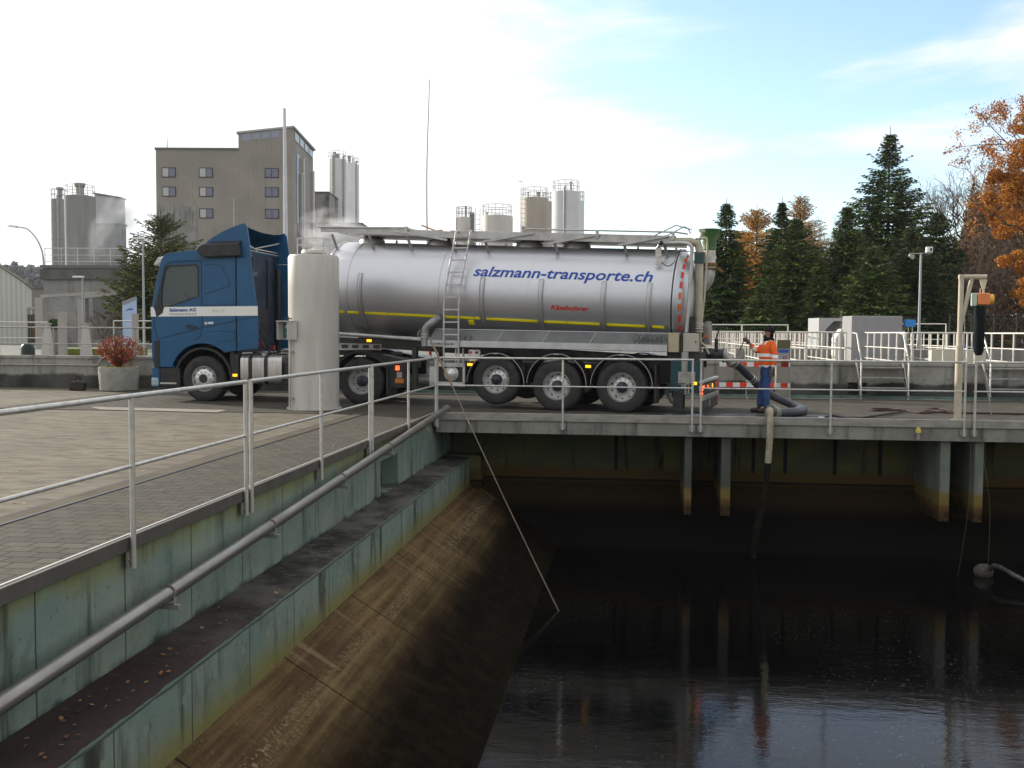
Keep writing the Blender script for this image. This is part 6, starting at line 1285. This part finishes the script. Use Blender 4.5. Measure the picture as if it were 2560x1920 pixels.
for k in range(16000):
    uu = q.uniform(-120, 260); D = q.uniform(560, 620); vs = [655, 668, 668, 672, 690, 712, 745]; x = (uu+120)/380*(len(vs)-1); j = min(int(x), len(vs)-2); v = vs[j]+(vs[j+1]-vs[j])*(x-j)
    p = at(uu, v+q.random()**1.5*110-3+5*math.sin(uu*.13)+4*math.sin(uu*.31), D); d = Vector((q.gauss(0, 1), q.gauss(0, 1), q.gauss(0, 1))).normalized(); n_ = d.cross(Vector((q.gauss(0, 1), q.gauss(0, 1), q.gauss(0, 1)))).normalized(); s = q.uniform(.9, 2.2)
    u.k = q.randrange(3); u.add([p-d*s, p+n_*s*.7, p+d*s, p-n_*s*.7], [(0, 1, 2, 3)])
tag(u.build('hill_forest', HT, fix=False), 'hazy leafless forest covering the far hill at the left', 'forest', kind='stuff')
# low belt of distant woods closing the horizon behind everything
u = MB()
for k in range(9000):
    a = q.uniform(-1.2, 1.2)+AL*0; Dd = q.uniform(240, 300); p = Vector((CAM.x+Dd*math.sin(a), CAM.y+Dd*math.cos(a), .8+q.random()*(4+2*math.sin(a*30)))); d = Vector((q.gauss(0, 1), q.gauss(0, 1), q.gauss(0, 1))).normalized(); n_ = d.cross(Vector((q.gauss(0, 1), q.gauss(0, 1), q.gauss(0, 1)))).normalized(); s = q.uniform(.8, 2)
    u.k = q.randrange(3); u.add([p-d*s, p+n_*s*.7, p+d*s, p-n_*s*.7], [(0, 1, 2, 3)])
tag(u.build('distant_woods', HT, fix=False), 'low belt of far woods along the horizon', 'forest', kind='stuff')
# =============== hoses, ropes, small things by the water ===============
HOSE = mat('grey_rubber_hose', (.045, .048, .062), .45, c2=(.075, .08, .10), sc=5)
hp = [(1835, 915, 20.95), (1852, 927, 21.05), (1875, 943, 21.3), (1897, 963, 21.5), (1929, 988, 21.6), (1965, 1005, 21.5), (1996, 1018, 21.15), (2008, 1027, 20.5), (1992, 1035, 19.98), (1956, 1037, 19.74), (1934, 1036, 19.62)]
P = [at(*p) for p in hp]; P[0] = Vector((5.94, 1.96, 1.06)); P[1] = (P[0]+P[2])/2+Vector((0, 0, .03)); o = Vector((P[0].x, P[0].y, 0)); P = [Vector((p.x-o.x, p.y-o.y, max(p.z, .10))) for p in P]
t = thing('suction_hose', o, 'thick dark grey suction hose looping from the trailer valve to the basin edge', 'hose')
u = MB(); u.tube(spline(P, 8), .088, 18); u.build('hose', HOSE, t, True)
d = (P[1]-P[0]).normalized(); u = MB()
for k in (.05, .62, .68): q_ = P[0]+d*k if k < .3 else P[2]+(P[3]-P[2])*(k-.6)*4; dd_ = d if k < .3 else (P[3]-P[2]).normalized(); u.tube([q_-dd_*.015, q_+dd_*.015], .096 if k > .3 else .115, 18)
u.build('hose_clamp', GALV, t, True)
fl_ = P[-1]; ed = (P[-1]-P[-2]).normalized(); u = MB(); u.tube([fl_-ed*.10, fl_+ed*.06], [.12, .17], 24)
u.tube([fl_+ed*.03, fl_+ed*.07], .175, 24); u.build('flange', mat('cast_flange', (.16, .17, .15), .6, .4, c2=(.26, .27, .24), sc=12), t, True)
px_ = fl_+ed*.07+o
t = thing('drop_pipe', (px_.x, px_.y, 0), 'bent steel pipe end of the hose hanging over the deck edge into the basin', 'pipe')
ql = lambda x, y, z: (x-px_.x, y-px_.y, z)
e0 = atY(1925, 1060, -.17); u = MB(); u.tube(spline([ql(px_.x, px_.y, px_.z), ql(e0.x+.02, .02, .20), ql(e0.x, -.10, .17), ql(e0.x, -.17, .04), ql(e0.x, -.17, -.3), ql(e0.x-.02, -.17, -.78)], 6), .062, 18); u.build('upper_pipe', mat('cream_worn_pipe', (.42, .37, .28), .5, .3, c2=(.22, .18, .12), sc=5), t, True)
u = MB(); u.tube([ql(e0.x-.02, -.17, -.75), ql(e0.x-.08, -.17, -1.4), ql(e0.x-.20, -.19, -2.0), ql(e0.x-.27, -.20, -2.6)], [.058, .055, .07, .05], 12); u.build('slimy_end', mat('black_slime', (.006, .006, .005), .7, c2=(.016, .014, .009), sc=8, spec=.1), t, True)
cp = [(7.54, .53), (7.8, .88), (8.06, .42), (8.63, 1.03), (9.39, 2.25), (9.61, 2.71), (9.39, 3.14), (8.95, 2.87), (9.05, 2.6), (9.55, 2.68), (9.82, 2.13), (10.24, 2.31), (10.55, 2.71), (10.45, 3.24), (10.11, 2.99), (10.23, 2.72), (10.49, 2.29), (10.95, 2.11), (11.86, 2.21), (14, 2.2), (18, 2.35)]
t = thing('water_hose', (cp[0][0], cp[0][1], .03), 'thin dark red brown water hose lying in loops on the deck near the davit', 'hose')
u = MB(); u.tube(spline([(x-cp[0][0], y-cp[0][1], .008+.010*(i % 2)) for i, (x, y) in enumerate(cp)], 8), .021, 8); u.build('hose', mat('maroon_hose', (.040, .018, .016), .6, spec=.2), t, True)
u = MB(); u.tube([(-.10, -.03, 0), (.02, 0, 0)], .024, 8); u.build('nozzle', mat('clear_coupling', (.55, .58, .6), .2, .3), t, True)
for (ua, ub, Y, lab) in ((2432, 2396, -.25, 'thin yellowish rope hanging from the deck edge railing into the basin'), (2461, 2472, -.3, 'second thin rope hanging into the basin at the right')):
    a = atY(ua, 905, Y); e = atY(ub, 1330, Y-.5); t = thing('rope', (a.x, a.y, 0), lab, 'rope', 'ropes hanging into the basin'); z0 = .9 if ua < 2450 else .08
    u = MB(); u.tube(spline([(0, 0, z0), (.0, -.02, -.4), ((e.x-a.x)*.5, e.y-a.y, -1.4), (e.x-a.x, e.y-a.y, WL-.1)], 6), .0045, 5); u.build('strand', mat('yellow_brown_rope', (.07, .06, .025), .8), t, True)
a = at(2460, 915, 26); t = thing('rope', (a.x, a.y, 0), 'dark cord leaning from the right steps down to the deck by the railing', 'rope'); e = at(2479, 1053, 19.6)
u = MB(); b_ = Vector((e.x, e.y, .07))-Vector((a.x, a.y, 0)); u.tube(spline([(0, 0, .95), b_*.4+Vector((0, 0, .5)), b_], 6), .010, 5); u.build('strand', BLACK, t, True)
a = atY(2296, 1072, -.09); t = thing('tap_fitting', (a.x, -.09, -.17), 'small yellow capped fitting on the face of the deck slab', 'fitting')
u = MB(); u.lathe([(.05, 0), (.05, .06), (.035, .07), (.035, .10)], 14); u.build('cap', mat('yellow_plastic', (.55, .45, .12), .5), t, True); u = MB(); u.tube([(0, 0, 0), (0, 0, -.12)], .03, 10); u.tube([(0, 0, -.06), (0, .08, -.06)], .02, 8); u.build('stem', GALVD, t, True)
a = at(2462, 1410, 17.9); t = thing('submerged_pipe', (a.x, a.y, WL), 'wet bent pipe sticking out of the dark water at the right edge', 'pipe')
r1 = at(2487, 1376, 17.6)-a; r2 = at(2540, 1405, 17.0)-a; r3 = at(2640, 1475, 16.2)-a
u = MB(); u.tube(spline([(0, 0, -.2), (.05, 0, .02), (r1.x, r1.y, .26), (r2.x, r2.y, .22), (r3.x, r3.y, .05)], 6), .045, 10); u.build('pipe_run', mat('wet_dark_pipe', (.05, .055, .05), .15, .3, c2=(.12, .12, .11), sc=9), t, True)
u = MB(); u.ball((-.02, 0, .08), .16, 8, (1.1, .9, .9)); u.build('clogged_end', mat('sludge_lump', (.05, .045, .035), .5, c2=(.12, .11, .09), sc=18, bump=.03), t, True)
# fallen leaves on ledge and paving
LF = [mat('fallen_leaf_brown', (.13, .055, .025), .8), mat('fallen_leaf_orange', (.25, .10, .03), .8), mat('fallen_leaf_tan', (.26, .17, .07), .8)]
u = MB(); q = random.Random(3)
for k in range(70):
    y = q.gauss(-12.6, 1.1) if q.random() < .75 else q.uniform(-14, -3); x = q.uniform(.0, .44); z = -.95+q.random()*.012; a = q.random()*6.28; s = q.uniform(.012, .032); d1 = Vector((math.cos(a), math.sin(a), q.uniform(-.3, .3)))*s; d2 = Vector((-math.sin(a), math.cos(a), q.uniform(-.3, .5)))*s*.6; c = Vector((x, y, z+.012)); u.k = q.randrange(3)
    u.add([c-d1, c+d2, c+d1, c-d2], [(0, 1, 2, 3)])
tag(u.build('fallen_leaves', LF, fix=False), 'scattered brown fallen leaves along the dirty ledge', 'leaves', kind='stuff')
u = MB()
for k in range(60):
    c = Vector((q.uniform(-3.5, -.15), q.uniform(-15, -2), .03)); a = q.random()*6.28; s = q.uniform(.015, .03); d1 = Vector((math.cos(a), math.sin(a), .1))*s; d2 = Vector((-math.sin(a), math.cos(a), .3))*s*.6; u.k = q.randrange(3); u.add([c-d1, c+d2, c+d1, c-d2], [(0, 1, 2, 3)])
tag(u.build('fallen_leaves', LF, fix=False), 'few orange leaves lying on the grey paving blocks', 'leaves', kind='stuff')

# =============== the worker ===============
PX = at(1917, 1030, 20.75)
t = thing('person', (PX.x, PX.y, .012), 'person in orange high visibility jacket, blue jeans and black beanie gripping a lever', 'person')
SKIN = mat('skin', (.32, .16, .11), .55); ORJ = mat('orange_hi_vis_cloth', (.85, .14, .015), .7, c2=(.70, .10, .012), sc=6, bump=.01, bsc=9); BAND = mat('silver_reflective_band', (.92, .92, .92), .35)
JEAN = mat('blue_denim', (.030, .075, .20), .8, c2=(.02, .05, .14), sc=7, bump=.008, bsc=14); GLV = mat('work_glove', (.10, .085, .075), .8); BLKC = mat('black_wool', (.008, .008, .010), .9)
# joints: x towards the back of the photo's right, person faces -x
J = dict(pel=(.0, 0, .94), bel=(-.01, 0, 1.08), che=(.0, 0, 1.30), nec=(.0, 0, 1.49), nk2=(-.01, 0, 1.545), hd1=(-.005, 0, 1.62), hd2=(.01, 0, 1.71), top=(.02, 0, 1.765),
         hnl=(-.01, -.09, .90), knl=(-.045, -.10, .50), anl=(-.02, -.10, .10), hnr=(.0, .09, .90), knr=(-.09, .11, .50), anr=(-.13, .12, .10), tol=(-.17, -.11, .045), tor=(-.28, .12, .045),
         shl=(.06, -.19, 1.43), ell=(.12, -.25, 1.15), wrl=(.06, -.24, .91), hal=(.04, -.24, .83), shr=(-.04, .17, 1.43), elr=(-.20, .22, 1.26), wrr=(-.38, .12, 1.46), har=(-.44, .10, 1.52))
K = list(J); V_ = [J[k] for k in K]; ix = K.index
E_ = [(a, b_) for a, b_ in (('pel', 'bel'), ('bel', 'che'), ('che', 'nec'), ('nec', 'nk2'), ('nk2', 'hd1'), ('hd1', 'hd2'), ('hd2', 'top'), ('pel', 'hnl'), ('hnl', 'knl'), ('knl', 'anl'), ('anl', 'tol'), ('pel', 'hnr'), ('hnr', 'knr'), ('knr', 'anr'), ('anr', 'tor'), ('che', 'shl'), ('shl', 'ell'), ('ell', 'wrl'), ('wrl', 'hal'), ('che', 'shr'), ('shr', 'elr'), ('elr', 'wrr'), ('wrr', 'har'))]
RD_ = dict(pel=.12, bel=.12, che=.13, nec=.06, nk2=.055, hd1=.078, hd2=.09, top=.055, hnl=.085, knl=.055, anl=.034, hnr=.085, knr=.055, anr=.034, tol=.024, tor=.024, shl=.06, ell=.042, wrl=.03, hal=.032, shr=.06, elr=.042, wrr=.03, har=.032)
verts = list(V_); edges = [(ix(a), ix(b_)) for a, b_ in E_]; rad = [RD_[k] for k in K]
def finger(root, dirs, L, r):
    i0 = len(verts); p = Vector(J[root]); prev = ix(root)
    for k, d in enumerate(dirs): p = p+Vector(d).normalized()*L*(.42 if k == 0 else .29); verts.append(tuple(p)); rad.append(r*(1-.12*k)); edges.append((prev, len(verts)-1)); prev = len(verts)-1
for k in range(4):   # hanging left hand, slightly curled
    finger('hal', [(-.25+.17*k, .0, -1), (-.15+.1*k, .25, -1), (0, .6, -.8)], [.085, .095, .09, .07][k], .0095)
finger('hal', [(-.9, .1, -.5), (-.5, .2, -.9)], .075, .011)
for k in range(4):   # raised right hand closed on the lever
    finger('har', [(-.8, -.3+.2*k, .35), (-.6, -.2+.1*k, -.6), (.3, 0, -.8)], [.08, .09, .085, .07][k], .0095)
finger('har', [(-.3, -.6, .8), (-.8, -.3, .4)], .075, .011)
body = skin('body', verts, edges, rad, SKIN, t, 2)
# face
fc = MB(); fc.ball((-.112, 0, 1.655), .017, 6, (1.1, .7, 1.3)); fc.ball((.01, -.088, 1.66), .022, 6, (.9, .4, 1.4)); fc.ball((.01, .088, 1.66), .022, 6, (.9, .4, 1.4)); fc.build('face', SKIN, body, True)
u = MB(); u.ball((-.088, -.034, 1.685), .010, 5); u.ball((-.088, .034, 1.685), .010, 5); u.build('eyes', mat('eye_dark', (.03, .02, .02), .3), body, True)
u = MB(); u.ball((-.062, 0, 1.588), .055, 8, (.7, 1, .7)); u.build('beard', mat('dark_beard', (.035, .02, .015), .9), body, True)
u = MB(); u.lathe([(.104, 0), (.112, .03), (.110, .07), (.085, .12), (.045, .145), (0, .15)], 24, Matrix.Translation((.022, 0, 1.675)) @ rot('Y', R(14))); u.build('beanie', BLKC, body, True)
u = MB(); u.lathe([(.105, 0), (.112, .035), (.10, .09)], 24, Matrix.Translation((.01, 0, 1.475)) @ rot('Y', R(8))); u.ball((.055, 0, 1.62), .075, 8, (.8, 1, 1.1)); u.build('neck_warmer', BLKC, body, True)
# jacket
jk = ['pel', 'bel', 'che', 'nec', 'shl', 'ell', 'wrl', 'shr', 'elr', 'wrr']; jv = [Vector(J[k]) for k in jk]
jv[0] = Vector((-.02, 0, .86)); jv[6] = Vector(J['ell']).lerp(Vector(J['wrl']), .86); jv[9] = Vector(J['elr']).lerp(Vector(J['wrr']), .80); jv[3] = Vector((0, 0, 1.475)); jv[1] = Vector((-.02, 0, 1.08))
je = [(0, 1), (1, 2), (2, 3), (2, 4), (4, 5), (5, 6), (2, 7), (7, 8), (8, 9)]; jr = [(.185, .20), (.185, .20), (.185, .20), .09, .088, .068, .056, .088, .068, .055]
jac = skin('jacket', [tuple(v) for v in jv], je, jr, ORJ, body, 3)
jac.data.materials.append(BAND); ea, eb = Vector(J['shl']), Vector(J['ell']); wa = jv[6]; ra, rb_ = Vector(J['shr']), Vector(J['elr']); wr_ = jv[9]
def near_seg(p, a, b_):
    ab = b_-a; s_ = max(0, min(1, (p-a).dot(ab)/ab.length_squared)); return (p-(a+ab*s_)).length, s_
bm = bmesh.new(); bm.from_mesh(jac.data)
for nrm, cos in (((0, 0, 1), (.93, .995, 1.17, 1.235)),):
    for z in cos: bmesh.ops.bisect_plane(bm, geom=bm.verts[:]+bm.edges[:]+bm.faces[:], plane_co=(0, 0, z), plane_no=nrm)
for f in bm.faces:
    p = f.calc_center_median(); d1, s1 = near_seg(p, ea, eb); d2, s2 = near_seg(p, eb, wa); d3, s3 = near_seg(p, rb_, wr_)
    arm = min(d1, d2) < .092 and p.y < -.16
    far = d3 < .09 and p.x < -.22
    if far: f.material_index = int(.25 < s3 < .68)
    elif arm: f.material_index = int((1.14 < p.z < 1.215) or (.935 < p.z < 1.0))
    else: f.material_index = int((1.17 < p.z < 1.235) or (.93 < p.z < .995) or (p.z > 1.42 and abs(abs(p.y)-.12) < .03))
bm.to_mesh(jac.data); bm.free()
# jeans and shoes
tk_ = ['pel', 'hnl', 'knl', 'anl', 'hnr', 'knr', 'anr']; tv = [J[k] for k in tk_]; tv[0] = (.0, 0, .90)
skin('jeans', tv, [(0, 1), (1, 2), (2, 3), (0, 4), (4, 5), (5, 6)], [.135, .112, .085, .082, .112, .085, .082], JEAN, body, 2)
SHOE = mat('brown_work_boot', (.04, .022, .018), .6)
for s_, (x, y) in (('l', (-.02, -.10)), ('r', (-.13, .12))):
    skin('boot', [(x+.02, y, .055), (x, y, .16), (x-.08, y, .05), (x-.20, y, .045)], [(0, 1), (0, 2), (2, 3)], [.062, .066, .056, .050], SHOE, body, 2)
u = MB(); u.ball((.04, -.24, .80), .05, 8, (.8, .6, 1.3)); u.ball((-.455, .10, 1.525), .05, 8, (1.1, .7, .8)); u.tube([(.05, -.24, .93), (.04, -.24, .83)], .043, 12); u.tube([(-.375, .12, 1.455), (-.44, .10, 1.515)], .042, 12); u.build('gloves', GLV, body, True)
# lever in the raised hand
ha = Vector((PX.x-.47, PX.y+.10, 1.54)); vb_ = at(1838, 902, 20.98)
t2 = thing('valve_lever', vb_, 'metal lever rod held by the worker, standing on the outlet valve', 'lever')
u = MB(); d = ha-vb_; u.tube([(0, 0, 0), d*1.08], .014, 8); u.tube([d*.45, d*.72], .022, 8); u.build('rod', mat('worn_tan_steel', (.38, .33, .26), .45, .4, c2=(.2, .16, .12), sc=9), t2, True)
u = MB(); u.tube([d*1.05, d*1.16], .024, 8); u.build('grip', GALV, t2, True)

# =============== steam and haze ===============
def vol(name, c, rx, ry, rz_, dens, sc, lab, tilt=0, thr=.42):
    m = bpy.data.materials.new(name+'_vapour'); m.use_nodes = True; T_ = m.node_tree; n_ = T_.nodes; n_.remove(n_['Principled BSDF'])
    pv = n_.new('ShaderNodeVolumePrincipled'); pv.inputs['Color'].default_value = (.97, .97, .97, 1); pv.inputs['Anisotropy'].default_value = .2
    tc_ = n_.new('ShaderNodeTexCoord'); nz = n_.new('ShaderNodeTexNoise'); nz.inputs['Scale'].default_value = sc; nz.inputs['Detail'].default_value = 4; T_.links.new(tc_.outputs['Object'], nz.inputs[0])
    vl = n_.new('ShaderNodeVectorMath'); vl.operation = 'LENGTH'; T_.links.new(tc_.outputs['Object'], vl.inputs[0])
    fo = n_.new('ShaderNodeMapRange'); T_.links.new(vl.outputs['Value'], fo.inputs[0]); fo.inputs[1].default_value = .1; fo.inputs[2].default_value = 1; fo.inputs[3].default_value = 1.; fo.inputs[4].default_value = 0
    mr = n_.new('ShaderNodeMapRange'); T_.links.new(nz.outputs['Fac'], mr.inputs[0]); mr.inputs[1].default_value = thr; mr.inputs[2].default_value = thr+.25; mr.inputs[4].default_value = dens
    mm = n_.new('ShaderNodeMath'); mm.operation = 'MULTIPLY'; T_.links.new(fo.outputs[0], mm.inputs[0]); T_.links.new(mr.outputs[0], mm.inputs[1]); T_.links.new(mm.outputs[0], pv.inputs['Density']); T_.links.new(pv.outputs[0], n_['Material Output'].inputs['Volume'])
    b_ = MB(); b_.ball((0, 0, 0), 1, 8); o_ = b_.build(name, m, None, True); o_.location = c; o_.scale = (rx, ry, rz_); o_.rotation_euler = (0, tilt, AL); tag(o_, lab, 'steam', kind='stuff'); return o_
vol('steam_plume', at(290, 560, 98), 2.4, 2.0, 4.6, 1.1, 1.6, 'white steam drifting up beside the concrete silos', tilt=R(28))
vol('steam_plume', at(835, 590, 95), 4.0, 2.2, 2.8, 1.6, 2.0, 'thin steam rising in front of the white silos', tilt=R(10))
u = MB(); u.box(-700, 700, -120, 800, -4.6, 40); hz_ = u.build('haze', mat('haze_air', (1, 1, 1)))
m = hz_.data.materials[0]; T_ = m.node_tree; T_.nodes.remove(T_.nodes['Principled BSDF']); pv = T_.nodes.new('ShaderNodeVolumePrincipled'); pv.inputs['Color'].default_value = (.86, .92, 1, 1); pv.inputs['Density'].default_value = .00015; T_.links.new(pv.outputs[0], T_.nodes['Material Output'].inputs['Volume'])
tag(hz_, 'pale autumn haze in the air', 'haze', kind='stuff')
